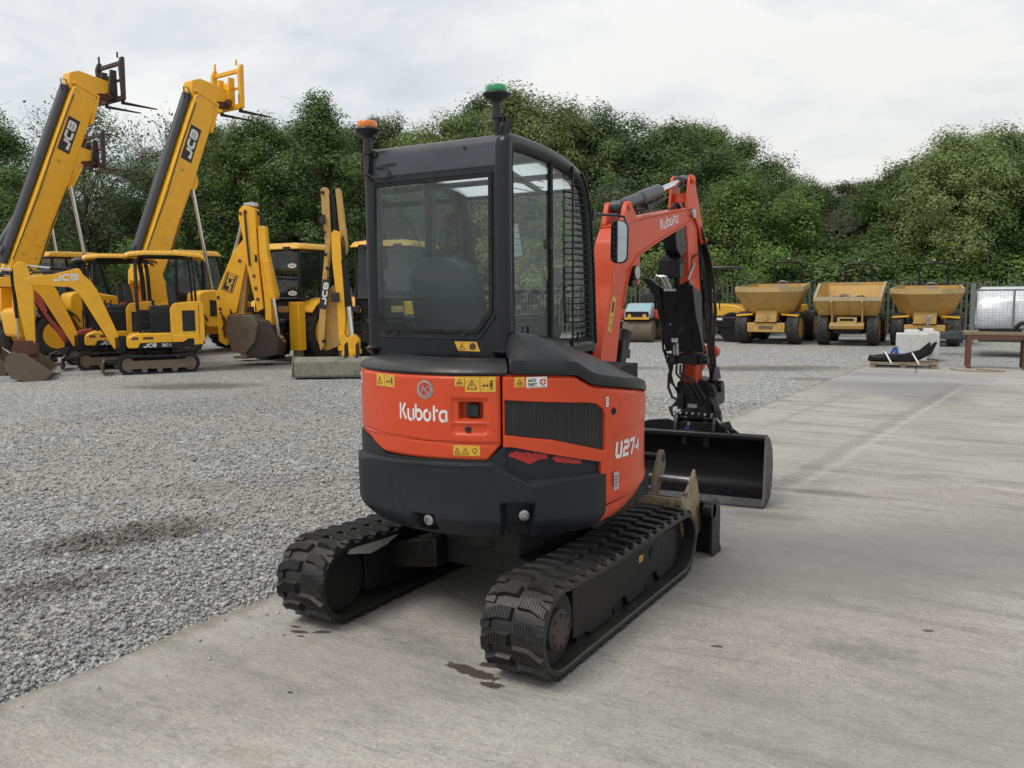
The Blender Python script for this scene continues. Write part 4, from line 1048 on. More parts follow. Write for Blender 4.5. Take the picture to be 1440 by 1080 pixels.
    m.box((.285, .41, 2.03), (.03, .035, .06)); m.box((.27, .425, 1.975), (.02, .02, .03)); ma = m.build('mirror_arm', M['plastic'], cab)
    oval = rnd_poly([(-.050, -.120), (.050, -.120), (.054, .115), (-.046, .128)], .045, 6)
    m = MB(); M_ = Matrix.Rotation(rad(11), 3, 'Z'); o_ = Vector((.348, .62, 1.897))
    m.prism(oval, -.010, .022, 'y', xf=lambda q: M_@q+o_); mm_ = m.build('mirror', M['plastic'], ma, bevel=.010)
    m = MB(); m.add([M_@Vector((x*.90, -.0115, z*.94))+o_ for x, z in oval], [tuple(range(len(oval)))]); m.build('mirror_glass', M['mirror'], mm_, smooth=0)
    # beacons
    def beacon(x, y, z0, z1, lens, nm):
        h = z1-z0; m = MB()
        m.cyl((x, y, z0), (x, y, z0+h*.30), .010, n=10); m.cyl((x, y, z0+h*.10), (x, y, z0+h*.34), .016, n=12)
        m.cyl((x, y, z0+h*.34), (x, y, z0+h*.66), .024, .021, n=16)
        m.lathe([(.020, h*.62), (.030, h*.68), (.056, h*.74), (.064, h*.79), (.060, h*.815), (.045, h*.825)], (x, y, z0), n=28)
        m.box((x+.02, y+.012, z0+h*.32), (.05, .014, .022)); b = m.build('beacon', M['plastic'], cab)
        m = MB(); m.lathe([(.047, h*.82), (.050, h*.85), (.049, h*.925), (.044, h*.955), (.03, h*.965), (.005, h*.968)], (x, y, z0), n=28)
        m.build(nm, M[lens], b, smooth=50); return b
    b1 = beacon(.206, -.42, 2.335, 2.573, 'green_lens', 'green_lens'); b2 = beacon(-.503, -.50, 2.225, 2.480, 'amber', 'amber_lens')
    m = MB(); m.tube([(.222, -.42, 2.40), (.236, -.44, 2.36), (.20, -.47, 2.305), (.13, -.478, 2.287), (.07, -.478, 2.286)], .0045, 6); m.ball((.07, -.482, 2.29), .012, 8); m.cyl((.13, -.478, 2.285), (.10, -.478, 2.285), .008, n=8)
    m.box((.245, -.40, 2.375), (.03, .03, .09), rot=(0, rad(20), 0)); m.build('beacon_cable', M['hose'], b1)
    m = MB(); m.tube([(-.50, -.51, 2.25), (-.485, -.53, 2.21), (-.44, -.53, 2.185), (-.385, -.51, 2.19), (-.37, -.50, 2.21), (-.40, -.50, 2.235), (-.46, -.50, 2.24)], .0045, 6); m.box((-.505, -.50, 2.265), (.035, .03, .11)); m.tube([(-.51, -.49, 2.33), (-.545, -.50, 2.30), (-.535, -.515, 2.22), (-.49, -.50, 2.18)], .005, 6); m.build('beacon_cable', M['hose'], b2)
    m = MB(); m.tube([(.30, .36, 2.15), (.34, .45, 2.16), (.36, .43, 2.12), (.32, .37, 2.10)], .003, 5); m.build('aerial', M['hose'], cab)

    # ---- boom
    x0, x1 = .03, .17; OB = M['orange_boom']
    prof = [(.90, 1.05), (.985, 1.20), (1.059, 1.512), (1.125, 1.665), (1.20, 1.785), (1.298, 1.856), (1.678, 1.970), (2.243, 2.124), (2.305, 2.165), (2.325, 2.20), (2.287, 2.218), (1.594, 2.119), (1.16, 2.052), (1.03, 2.004), (.965, 1.925), (.931, 1.80), (.905, 1.66), (.86, 1.53), (.77, 1.28), (.74, 1.05)]
    m = MB(); m.prism(rnd_poly(prof, .02, 2), x0, x1); boom = m.build('boom', OB, ex, bevel=.006)
    m = MB()   # flange plates standing proud along the top and underside
    m.sweep([(.10, y, z) for y, z in [(1.05, 2.018), (1.16, 2.058), (1.594, 2.125), (2.287, 2.224)]], [(-.078, -.004), (.078, -.004), (.078, .005), (-.078, .005)], (1, 0, 0), closed=False)
    m.sweep([(.10, y, z) for y, z in rnd_poly([(1.055, 1.50), (1.12, 1.66), (1.20, 1.782), (1.298, 1.850), (1.678, 1.964), (2.243, 2.118), (2.30, 2.155)], .03, 3)[3:-3]], [(-.078, -.006), (.078, -.006), (.078, .006), (-.078, .006)], (1, 0, 0), closed=False)
    m.build('flange', OB, boom, bevel=.002)
    m = MB()
    for x in (.022, .145): m.prism(rnd_poly([(1.055, 2.02), (1.10, 2.14), (1.125, 2.175), (1.165, 2.18), (1.19, 2.155), (1.29, 2.07)], .025, 4), x, x+.034)
    for x in (.014, .172): m.cyl((x, 1.143, 2.148), (x+.016, 1.143, 2.148), .026, n=14)
    m.build('cylinder_lug', OB, boom, bevel=.004)
    m = MB(); m.cyl((.10, 1.135, 2.146), (.10, 1.25, 2.175), .032, n=20); m.cyl((.10, 1.22, 2.167), (.10, 1.50, 2.234), .038, n=24); m.cyl((.10, 1.48, 2.228), (.10, 1.82, 2.310), .045, n=24); m.cyl((.06, 1.143, 2.148), (.14, 1.143, 2.148), .04, n=18)
    ac = m.build('arm_cylinder', M['grey_ram'], ex, bevel=.006)
    m = MB(); m.cyl((.10, 1.82, 2.310), (.10, 2.25, 2.418), .022, n=20); m.build('chrome_rod', M['chrome'], ac)
    m = MB(); m.cyl((.10, 2.22, 2.41), (.10, 2.31, 2.432), .04, n=18); m.cyl((.05, 2.29, 2.428), (.15, 2.29, 2.428), .036, n=18); m.build('rod_eye', M['grey_ram'], ac)
    m = MB(); m.tube([(.10, 1.40, 2.15), (.10, 1.6, 2.17), (.11, 1.85, 2.25), (.10, 1.95, 2.27)], .012, 8); m.box((.10, 1.62, 2.185), (.05, .10, .03)); m.tube([(.08, 1.95, 2.14), (.08, 2.1, 2.2), (.09, 2.2, 2.25), (.1, 2.28, 2.20)], .016, 8); m.pieces('hose', M['hose'], ac)
    l = Lay(plane_fn((.1712, 1.685, 2.028), (0, .97, .22), (0, -.22, .97))); l.text('Kubota', 0, 0, .075, 0, 0., wt=.17, sx=1.05); l.build('lettering', M['white'], boom)
    l = Lay(plane_fn((.1712, .90, 1.37), (0, .33, .94), (0, -.94, .33))); l.rect(0, 0, .22, .055); l.tri(.02, .01, .03); l.tri(.07, .01, .03); l.rect(.12, .012, .07, .03, 1, .0006); l.build('warning_sticker', [M['decal_yellow'], M['rust']], boom)
    m = MB(); m.prism(rnd_poly([(1.155, 1.70), (1.20, 1.79), (1.33, 1.86), (1.40, 1.85), (1.40, 1.66), (1.24, 1.655)], .02, 3), .055, .145); br = m.build('light_bracket', OB, boom, bevel=.004)
    m = MB(); m.cyl((.15, 1.23, 1.735), (.20, 1.225, 1.735), .04, .05, n=18); m.box((.16, 1.25, 1.70), (.03, .08, .10)); wl = m.build('work_light', M['black'], br)
    m = MB(); m.cyl((.20, 1.225, 1.738), (.204, 1.225, 1.738), .042, n=18); m.build('lens', M['steel'], wl)
    m = MB(); m.cyl((.10, 1.0, .90), (.10, 1.26, 1.36), .05, n=18); m.box((.10, 1.09, 1.17), (.13, .06, .30), rot=(rad(-14), 0, 0)); m.box((.12, 1.22, 1.22), (.05, .07, .06)); m.build('boom_cylinder', M['black'], ex, bevel=.006)
    m = MB(); m.box((.10, .76, .86), (.22, .34, .42)); m.cyl((.10, .86, .60), (.10, .86, 1.12), .09, n=20); m.build('swing_post', M['orange_boom'], ex, bevel=.02)
    m = MB(); m.tube([(x0-.012, .95, 1.3), (x0-.012, 1.0, 1.75), (x0-.012, 1.1, 1.98), (x0-.012, 1.5, 2.1), (x0-.012, 2.1, 2.2)], .012, 8); m.pieces('hose', M['hose'], boom)
    # ---- arm
    m = MB(); m.prism(rnd_poly([(2.20, 2.20), (2.27, 1.95), (2.33, 1.60), (2.44, 1.20), (2.50, .90), (2.64, .90), (2.62, 1.30), (2.545, 1.70), (2.46, 2.10), (2.38, 2.22)], .03, 3), .045, .155); arm = m.build('arm', OB, ex, bevel=.006)
    m = MB()
    tri_ = rnd_poly([(2.19, 2.215), (2.235, 2.42), (2.262, 2.462), (2.30, 2.47), (2.338, 2.45), (2.45, 2.26), (2.565, 2.06), (2.60, 2.005), (2.575, 1.965), (2.53, 1.975), (2.46, 2.09), (2.38, 2.15)], .02, 3)
    for x in (.025, .155): m.prism(tri_, x, x+.018)
    for x in (.012, .173): m.cyl((x, 2.29, 2.428), (x+.018, 2.29, 2.428), .028, n=14); m.cyl((x, 2.565, 2.00), (x+.018, 2.565, 2.00), .026, n=14)
    m.box((.10, 2.27, 2.30), (.13, .012, .07)); m.build('bracket_plate', OB, arm, bevel=.003)
    m = MB(); m.cyl((.005, 2.29, 2.185), (.195, 2.29, 2.185), .034, n=16); m.build('pivot_pin', M['steel'], arm)
    l = Lay(plane_fn((.1562, 2.37, 1.64), (0, .2, -.98), (0, .98, .2))); l.rect(0, 0, .15, .05); l.tri(.02, .01, .03); l.rect(.07, .012, .06, .02, 1, .0006); l.build('warning_sticker', [M['decal_yellow'], M['rust']], arm)
    m = MB(); m.cyl((.10, 2.56, 1.98), (.10, 2.74, 1.40), .045, n=20); m.cyl((.10, 2.74, 1.40), (.10, 2.80, 1.2), .022, n=14); m.cyl((.07, 2.56, 1.99), (.13, 2.56, 1.99), .045, n=16); bc = m.build('bucket_cylinder', M['black'], ex, bevel=.004)
    m = MB()
    for x, y in ((.16, 2.60), (.175, 2.64), (.15, 2.66)): m.tube([(x-.03, y-.06, 2.02), (x, y, 1.85), (x+.01, y+.06, 1.60), (x+.02, y+.09, 1.40), (x, y+.1, 1.2)], .012, 7)
    m.pieces('hose', M['hose'], bc)
    m = MB(); m.box((.175, 2.69, 1.60), (.03, .02, .05)); m.tube([(.18, 2.70, 1.66), (.20, 2.70, 1.62), (.215, 2.72, 1.585)], .008, 6); m.tube([(.17, 2.68, 1.72), (.19, 2.7, 1.66)], .012, 6); m.build('hose_fitting', M['chrome'], bc)
    m = MB()
    for x in (.05, .135): m.prism(rnd_poly([(2.60, 1.04), (2.62, .98), (2.90, 1.10), (3.0, 1.06), (3.04, 1.11), (3.0, 1.17), (2.82, 1.17)], .02, 3), x, x+.02)
    m.cyl((.03, 2.99, 1.115), (.175, 2.99, 1.115), .032, n=14); m.build('bucket_link', OB, ex, bevel=.003)
    m = MB(); m.tube([(.172, 2.55, 1.24), (.185, 2.60, 1.16), (.205, 2.62, 1.04), (.265, 2.64, .90), (.27, 2.66, .84)], .011, 8); m.tube([(-.03, 2.48, 1.06), (-.07, 2.50, .96), (-.078, 2.51, .86), (-.05, 2.52, .78), (.03, 2.54, .745)], .012, 8)
    m.tube([(.15, 2.33, 1.72), (.155, 2.35, 1.86), (.185, 2.42, 1.90), (.20, 2.46, 1.83), (.19, 2.47, 1.70)], .009, 8); m.pieces('hose', M['hose'], arm)
    m = MB(); rh = random.Random(9)
    for k in range(5):
        x = .165+.012*k; m.tube([(x-.04, 2.50, 2.10), (x, 2.60, 1.95-.02*k), (x+.015, 2.66, 1.70), (x+.02+rh.uniform(-.01, .02), 2.70, 1.45), (x+.01, 2.70, 1.20), (x+.03, 2.70, .98), (x+.05, 2.68, .82-.02*k)], .0085, 7)
    for k in range(4):
        y = 2.20+.03*k; m.tube([(-.01-.012*k, y, 1.64), (-.05-.01*k, y-.01, 1.50), (-.03, y+.04, 1.34), (-.045-.012*k, y+.10, 1.18), (-.02, y+.16, 1.05), (-.03-.02*k, y+.28, .90), (.0, y+.36, .78)], .008, 7)
    for k in range(3): m.tube([(.03+.03*k, 2.40, 1.05), (.02+.03*k, 2.42, .98), (.05+.05*k, 2.46, .93), (.10+.04*k, 2.50, .86), (.13+.05*k, 2.51, .78)], .009, 7)
    m.pieces('hose', M['hose'], arm)
    # ---- hydraulic thumb folded up against the arm
    th_o = rnd_poly([(-.130, 1.700), (-.125, 1.715), (-.078, 1.712), (-.02, 1.66), (.03, 1.632), (.10, 1.632), (.15, 1.66), (.222, 1.692), (.246, 1.49), (.275, 1.24), (.280, 1.16), (.03, 1.16), (-.005, 1.24), (-.035, 1.50), (-.07, 1.60)], .012, 2)
    tf = lambda q: Vector((q.x, 2.12+(1.72-q.z)*.33+q.y, q.z))
    m = MB(); m.prism(th_o, -.02, .02, 'y', xf=tf)
    for xa in (-.02, .235): m.prism([(2.10, 1.66), (2.30, 1.60), (2.38, 1.16), (2.29, 1.16)], xa, xa+.018)
    th = m.build('thumb', M['black'], ex, bevel=.004)
    m = MB(); m.box((.135, 2.36, 1.105), (.27, .12, .075)); m.cyl((-.005, 2.34, 1.10), (.30, 2.34, 1.10), .03, n=14); m.cyl((-.02, 2.34, 1.10), (0, 2.34, 1.10), .045, n=14)
    for xa in (.03, .20): m.prism([(2.28, 1.06), (2.28, 1.26), (2.40, 1.26), (2.42, 1.06)], xa, xa+.03)
    m.build('thumb_hinge', M['black'], th, bevel=.004)
    m = MB(); m.cyl((.10, 2.20, 2.04), (.10, 2.17, 1.80), .045, n=18); m.cyl((.10, 2.17, 1.80), (.10, 2.28, 1.30), .024, n=14); m.box((.08, 2.12, 1.78), (.17, .08, .14)); m.cyl((.02, 2.14, 1.86), (.16, 2.14, 1.80), .05, n=14)
    m.prism([(2.02, 2.02), (2.06, 2.08), (2.22, 2.09), (2.26, 1.90), (2.15, 1.86), (2.05, 1.92)], .05, .15)
    m.build('thumb_cylinder', M['black'], th, bevel=.008)
    m = MB()
    for k, (dx, r_) in enumerate(((0, .009), (.028, .008), (.05, .008))): m.tube([(-.03+dx, 2.07, 1.69+.01*k), (.0+dx, 2.05, 1.73), (.035+dx*.8, 2.05, 1.72), (.06+dx*.6, 2.06, 1.67), (.07+dx*.6, 2.08, 1.62)], r_, 8)
    m.box((.095, 2.075, 1.625), (.09, .02, .016)); m.cyl((.10, 2.17, 1.27), (.10, 2.17, 1.24), .026, n=14); m.box((.085, 2.27, 1.18), (.022, .02, .09)); m.box((.06, 2.27, 1.175), (.014, .02, .07)); m.ball((.055, 2.19, 1.37), .008, 6)
    m.tube([(.17, 2.30, 1.75), (.19, 2.32, 1.82), (.165, 2.26, 1.70)], .007, 6); m.pieces('hose_coupling', M['steel'], th)
    # ---- tilting rotator and grading bucket
    m = MB(); m.prism(rnd_poly([(-.02, .90), (.05, .94), (.22, .92), (.285, .87), (.29, .73), (.25, .70), (.02, .69), (-.02, .72)], .02, 3), 2.54, 2.80, 'y')
    m.cyl((-.035, 2.67, .87), (.31, 2.67, .87), .045, n=16); m.cyl((-.02, 2.60, .715), (.30, 2.60, .700), .030, n=14); m.cyl((.13, 2.66, .72), (.13, 2.66, .62), .15, n=30); m.box((.02, 2.56, .75), (.05, .10, .12)); m.box((.27, 2.58, .78), (.06, .10, .10))
    for sx in (0, .25): m.prism([(2.55, .92), (2.60, 1.02), (2.70, 1.02), (2.76, .92)], sx+.0, sx+.02)
    tr = m.build('tilt_rotator', M['black'], ex, bevel=.006)
    m = MB()
    for k in range(7): m.cyl((-.02+.05*k, 2.51, .665-.004*(k % 2)), (-.02+.05*k, 2.49, .665), .010, n=8)
    m.box((.12, 2.52, .722), (.075, .02, .028)); m.cyl((.10, 2.50, .585), (.10, 2.47, .585), .018, n=12); m.ball((.27, 2.53, .64), .012, 8); m.ball((.03, 2.54, .62), .01, 8); m.pieces('fitting', M['steel'], tr)
    m = MB()
    for k in range(5):
        a = k*.06; m.tube([(.24+a*.2, 2.54, .80), (.30+a*.2, 2.50, .74-a*.2), (.315, 2.50, .66-a*.3), (.29-a*.3, 2.53, .60-a*.2), (.22, 2.55, .58)], .009, 7)
    for k in range(3): m.tube([(-.01, 2.54, .76-.02*k), (-.05-.01*k, 2.51, .70), (-.045, 2.51, .64), (.0, 2.54, .60)], .009, 7)
    m.pieces('hose', M['hose'], tr)
    m = MB()
    for x in (.02, .20): m.prism([(2.54, .40), (2.52, .60), (2.60, .64), (2.76, .60), (2.80, .40)], x, x+.05)
    m.prism([(.0, .60), (.27, .60), (.36, .47), (-.05, .48)], 2.56, 2.76, 'y'); m.build('coupler', M['black'], tr, bevel=.006)
    R_ = Matrix.Rotation(rad(6), 3, 'Z'); bo = Vector((.10, 2.42, 0))
    bx = lambda q: R_@(q-Vector((0, 2.40, 0)))+bo+Vector((0, 0, -.014*(.6-q.x+.1)/1.2*0))
    sh_o = [(2.330, .000), (2.46, .002), (2.60, .04), (2.68, .13), (2.70, .26), (2.66, .38), (2.56, .47), (2.44, .525), (2.392, .530)]
    sh_i = [(2.395, .512), (2.435, .505), (2.55, .45), (2.64, .365), (2.678, .26), (2.66, .14), (2.59, .06), (2.46, .020), (2.335, .014)]
    m = MB(); m.prism(sh_o+sh_i, -.60, .60, xf=bx); bk = m.build('grading_bucket', M['black'], ex, bevel=.003, smooth=50)
    m = MB(); m.cyl(bx(Vector((-.60, 2.40, .520))), bx(Vector((.60, 2.40, .520))), .024, n=18); m.build('lip_tube', M['black'], bk)
    m = MB(); m.prism([(2.305, -.0), (2.42, -.001), (2.42, .016), (2.31, .014)], -.61, .61, xf=bx)
    m.prism([(2.315, .014), (2.330, .014), (2.352, .062), (2.346, .064)], -.605, .605, xf=bx)
    m.build('cutting_edge', paint('scuffed_edge_steel', (.022, .022, .024), .5, .5, (.07, .07, .07), .2, scale=6.), bk)
    for x in (-.62, .60):
        m = MB(); m.prism(rnd_poly([(2.325, .0), (2.46, .0), (2.60, .03), (2.69, .12), (2.71, .26), (2.67, .39), (2.56, .485), (2.40, .545), (2.385, .53), (2.375, .35), (2.35, .16)], .01, 2), x, x+.018, xf=bx)
        m.build('side_plate', M['black'], bk, bevel=.003)
    m = MB(); m.prism([(2.330, .02), (2.385, .52), (2.379, .535), (2.318, .02)], .602, .619, xf=bx); m.build('worn_edge', paint('worn_side_edge', (.16, .15, .12), .55, .5, (.05, .05, .05), .3, scale=9.), bk)
    m = MB()
    for x in (-.10, .20): m.prism(rnd_poly([(2.40, .53), (2.46, .66), (2.66, .66), (2.72, .50), (2.66, .40), (2.55, .47)], .03, 3), x, x+.025, xf=bx)
    m.prism(rnd_poly([(-.52, .525), (-.30, .600), (-.15, .615), (-.09, .59), (-.02, .60), (.30, .60), (.40, .535), (.40, .50), (-.52, .50)], .015, 2), 2.45, 2.475, 'y', xf=bx)
    m.cyl(bx(Vector((-.12, 2.52, .62))), bx(Vector((.25, 2.52, .62))), .022, n=12); m.build('bucket_ear', M['black'], bk, bevel=.003)
    l = Lay(lambda u, v, q: bx(Vector((.0+u, 2.4485-q, .535+v)))); 
    for a in range(0, 360, 60): l.quad([(.006*math.cos(rad(a)), .006*math.sin(rad(a))), (.022*math.cos(rad(a-18)), .022*math.sin(rad(a-18))), (.030*math.cos(rad(a)), .030*math.sin(rad(a))), (.022*math.cos(rad(a+18)), .022*math.sin(rad(a+18)))], 0)
    l.quad([(-.055, -.006), (-.040, -.006), (-.040, .006), (-.055, .006)]); l.quad([(.040, -.006), (.055, -.006), (.055, .006), (.040, .006)]); l.build('blue_mark', M['blue'], bk)
    m = MB(); m.tube([bx(Vector((.23, 2.44, .64))), bx(Vector((.30, 2.43, .57))), bx(Vector((.33, 2.43, .535)))], .007, 6); m.build('rod', M['steel'], bk)
    for k in range(4):
        m = MB(); m.tube([bx(Vector((.26, 2.40, .60))), bx(Vector((.33+.01*k, 2.42, .62-.02*k))), bx(Vector((.35, 2.42, .57))), bx(Vector((.30, 2.44, .545)))], .010, 7); m.build('hose', M['hose'], bk)
    return ex
hero = build_hero()

# ---- worn narrow bucket laid on the dozer arms
def old_bucket():
    b = thing('digging_bucket', 'worn beige digging bucket with two pins, lying between the track and the dozer blade', 'bucket', (.36, .98, .10), rad(4))
    WB = paint('worn_beige_bucket', (.29, .235, .135), .75, .8, (.11, .085, .055), scale=4.5, bump=.5, chips=.55, chip_col=(.045, .040, .036))
    o = [(-.20, .30), (-.21, .12), (-.14, .02), (.0, .0), (.16, .03), (.24, .14), (.245, .155), (.225, .15), (.15, .045), (.0, .016), (-.13, .035), (-.19, .125), (-.185, .30)]
    m = MB(); m.prism([(y, z+.02) for y, z in o], -.27, .29); m.build('shell', WB, b, bevel=.003, smooth=45)
    for x in (-.285, .29):
        m = MB(); m.prism(rnd_poly([(-.205, .32), (-.22, .14), (-.15, .03), (0, .01), (.17, .03), (.25, .15), (.14, .28), (.05, .455), (.0, .42), (-.10, .36)], .02, 2), x, x+.016); m.build('side_plate', WB, b, bevel=.002)
    for x in (-.12, .09):
        m = MB(); m.prism(rnd_poly([(-.19, .28), (-.15, .20), (-.02, .34), (.08, .46), (.04, .56), (-.02, .56), (-.13, .42)], .03, 3), x, x+.024); m.build('ear', M['mud'], b, bevel=.003)
    for (y, z, xa, xb, r) in ((.02, .51, -.30, .12, .026), (-.05, .40, -.02, .30, .022), (-.10, .34, -.30, .1, .02)):
        m = MB(); m.cyl((xa, y, z), (xb, y, z), r, n=16); m.build('pin', M['steel'] if z < .45 else M['black'], b, bevel=.003)
    return b
old_bucket()
# ------------------------------------------------------------------ shared: wheels, cabs
def wheel(par, c, r, w, axis=(1, 0, 0), rim='yellow', lugs=18, face=1, name='wheel'):
    """agricultural tyre with chevron lugs and a dished rim as its child"""
    c = Vector(c); A = Vector(axis).normalized(); U = Vector((0, 0, 1)); V = A.cross(U).normalized()
    m = MB(); rr = r*.60
    m.lathe([(rr, -w*.42), (r*.80, -w*.50), (r*.93, -w*.44), (r*.955, -w*.2), (r*.955, w*.2), (r*.93, w*.44), (r*.80, w*.50), (rr, w*.42)], c, A, 32)
    for k in range(lugs):
        for s in (-1, 1):
            a0 = 2*PI*(k+(.5 if s > 0 else 0))/lugs
            def Q(a, h, t): return c+A*t+(V*math.cos(a)+U*math.sin(a))*h
            da = .30/r*.55
            pts = [(a0, .0), (a0+.10, .0), (a0+.10+da, s*w*.47), (a0+da, s*w*.47)]
            vs = [Q(a, r*.94, t) for a, t in pts]+[Q(a, r if abs(t) < w*.3 else r*.975, t) for a, t in pts]
            m.add(vs, [(0, 1, 2, 3), (4, 5, 6, 7), (0, 1, 5, 4), (1, 2, 6, 5), (2, 3, 7, 6), (3, 0, 4, 7)])
    t = m.build(name, M['tyre'], par, smooth=30)
    m = MB()
    for s in (1, -1):
        m.lathe([(rr*1.03, s*w*.43), (rr*.98, s*w*.44), (rr*.93, s*w*.40), (rr*.80, s*w*.16), (rr*.40, s*w*.12), (rr*.38, s*w*.24), (rr*.20, s*w*.25)], c, A, 28)
        for k in range(8): a = 2*PI*k/8; m.cyl(c+A*(s*w*.12)+(V*math.cos(a)+U*math.sin(a))*rr*.58, c+A*(s*w*.18)+(V*math.cos(a)+U*math.sin(a))*rr*.58, .02, n=6)
    m.build('rim', M[rim], t, smooth=40)
    return t
def small_track(par, x, L, h, w, mat='rubber'):
    r = h/2; P = []
    for i in range(15): a = PI/2+PI*i/14; P.append((-(L/2-r)+r*math.cos(a), r+r*math.sin(a)))
    for i in range(1, 16): P.append((-(L/2-r)+(L-2*r)*i/16, 0))
    for i in range(15): a = -PI/2+PI*i/14; P.append(((L/2-r)+r*math.cos(a), r+r*math.sin(a)))
    for i in range(1, 16): t = i/16; P.append(((L/2-r)-(L-2*r)*t, 2*r-.015*math.sin(PI*t)))
    m = MB(); m.sweep([(x, y, z) for y, z in P], [(-w/2, -.03), (-w/2, 0), (w/2, 0), (w/2, -.03)], (1, 0, 0))
    n = len(P)
    for i in range(0, n):
        y, z = P[i]; t = Vector(P[(i+1) % n])-Vector(P[i-1]); a = math.atan2(t.y, t.x)
        m.box((x, y, z), (w*.94, .035, .035), rot=(a, 0, 0))
    t = m.build('crawler_track', M[mat], par, smooth=25)
    s = 1 if x > 0 else -1
    f = MB(); f.prism(rnd_poly([(-L/2+r*.8, r*.55), (-L/2+r*.8, h*.70), (L/2-r*.8, h*.70), (L/2-r*.8, r*.55)], .05, 3), x-w*.38, x+w*.44*s if s > 0 else x-w*.44)
    f.prism(rnd_poly([(-L/2+r*.8, r*.55), (-L/2+r*.8, h*.70), (L/2-r*.8, h*.70), (L/2-r*.8, r*.55)], .05, 3), x-w*.43, x+w*.43)
    f.cyl((x-w*.40, -L/2+r, r), (x+w*.40, -L/2+r, r), r*.72, n=22); f.cyl((x-w*.40, L/2-r, r), (x+w*.40, L/2-r, r), r*.72, n=22)
    for k in range(3): f.cyl((x-w*.46, -.3+.3*k, .085), (x+w*.46, -.3+.3*k, .085), .06, n=14)
    f.build('track_frame', M['mud'], t, bevel=.005)
    return t
# ------------------------------------------------------------------ micro excavators with canopies
def micro_digger(label, loc, rz, sc, col='yellow', badge=True, group=None, canopy='yellow_roof', bucket=True):
    Y = M[col]; e = thing('micro_excavator', label, 'excavator', loc, rz, group, sc)
    small_track(e, -.37, 1.60, .37, .23); small_track(e, .37, 1.60, .37, .23)
    m = MB(); m.box((0, 0, .27), (.56, .7, .16)); m.cyl((0, -.05, .33), (0, -.05, .45), .26, n=20)
    for x in (-.22, .22): m.box((x, .75, .22), (.06, .7, .07))
    m.build('undercarriage', M['frame'], e, bevel=.01)
    m = MB(); m.prism([(1.08, .03), (1.10, .12), (1.085, .24), (1.06, .27), (1.10, .27), (1.13, .2), (1.14, .1), (1.115, .03)], -.49, .49); m.build('dozer_blade', M['mud'], e, bevel=.004)
    # floor pan and engine cover
    m = MB(); m.prism(rnd_poly([(.62, .50), (.62, .70), (.42, .78), (-.28, .78), (-.28, .50)], .06, 3), -.49, .49); m.prism([(-.28, .50), (-.28, .74), (-.90, .74), (-.92, .54)], -.49, .49); fl = m.build('floor_cover', Y, e, bevel=.02)
    m = MB(); m.prism([(.42, .49), (.36, .60), (-.50, .60), (-.60, .66), (-.72, .66), (-.72, .49)], -.4945, .4945); m.build('skirt', M['black'], fl)
    m = MB(); m.prism(rnd_poly([(-.26, .70), (-.26, 1.22), (-.34, 1.34), (-.90, 1.38), (-.95, 1.30), (-.95, .60), (-.86, .56), (-.60, .66)], .05, 4), -.485, .485); cv = m.build('engine_cover', Y, e, bevel=.03, seg=3)
    for s in (-1, 1):
        m = MB(); m.prism([(-.50, .80), (-.50, 1.20), (-.76, 1.20), (-.76, .80)], s*.480, s*.492); m.build('vent', M['grille'], cv)
    m = MB(); m.box((-.487, -.84, .96), (.008, .008, .70)); m.build('cover_seam', M['void'], cv)
    if badge:
        l = Lay(plane_fn((-.4955, .30, .512), (0, -1, 0), (0, 0, 1))); w = jcb_badge(l, 0, 0, .075, False)
        for mb in (): pass
        l2 = Lay(plane_fn((-.4955, .30, .512), (0, -1, 0), (0, 0, 1))); jcb_badge(l2, 0, 0, .075, True) if False else None
        q = Lay(plane_fn((-.4955, .30, .512), (0, -1, 0), (0, 0, 1)))
        for c in text_quads('JCB', .075, wt=.25, sx=1.1, slant=.1)[0]: q.quad(c, 0, .001)
        q.build('lettering', M['white'], fl); q = Lay(plane_fn((-.4955, .30, .512), (0, -1, 0), (0, 0, 1)))
        for c in text_quads('16C-1', .06, wt=.18)[0]: q.quad([(p[0]+.36, p[1]+.004) for p in c], 0, .001)
        q.build('lettering', M['white'], fl)
        q = Lay(plane_fn((-.4915, .52, .66), (0, -1, 0), (0, 0, 1))); q.rect(0, 0, .13, .05, 0); q.rect(.22, 0, .20, .05, 0); q.build('warning_sticker', M['rust'], fl)
    # seat, console, levers
    m = MB(); m.box((0, -.08, .98), (.90, .42, .42)); m.box((0, .05, .80), (.5, .5, .04)); m.build('seat_box', M['black'], e, bevel=.02)
    m = MB(); m.box((.0, -.10, 1.24), (.50, .46, .12)); sb = m.build('seat', M['seat'], e, bevel=.03)
    m = MB(); m.box((.0, -.34, 1.50), (.52, .18, .52), rot=(rad(-8), 0, 0), taper=(.7, .8)); m.build('backrest', M['seat'], sb, bevel=.07, seg=4)
    m = MB()
    for x in (-.34, .34): m.box((x, -.15, 1.12), (.14, .40, .16))
    m.box((.40, .25, .98), (.16, .46, .40)); m.pieces('control_console', M['plastic'], e, bevel=.01); m = MB()
    for x in (-.34, .34): m.tube([(x, .0, 1.18), (x, .05, 1.34), (x, .03, 1.40)], .018, 6)
    for x in (-.06, .06): m.tube([(x, .40, .8), (x, .34, 1.25)], .012, 6)
    m.pieces('control_lever', M['plastic'], e); m = MB()
    m.tube([(-.42, .42, .8), (-.42, .42, 1.18), (-.42, .0, 1.2)], .016, 6); m.tube([(-.42, .42, 1.0), (-.42, .1, 1.0)], .012, 6)
    m.pieces('side_rail', M['plastic'], e)
    # canopy
    m = MB(); b = .026
    for s in (-1, 1):
        m.tube([(s*.44, .34, .78), (s*.44, .37, 1.5), (s*.43, .36, 2.1), (s*.42, .28, 2.235), (s*.42, -.70, 2.235)], b, 8); m.tube([(s*.43, -.80, 1.36), (s*.43, -.78, 1.9), (s*.42, -.74, 2.235)], b, 8)
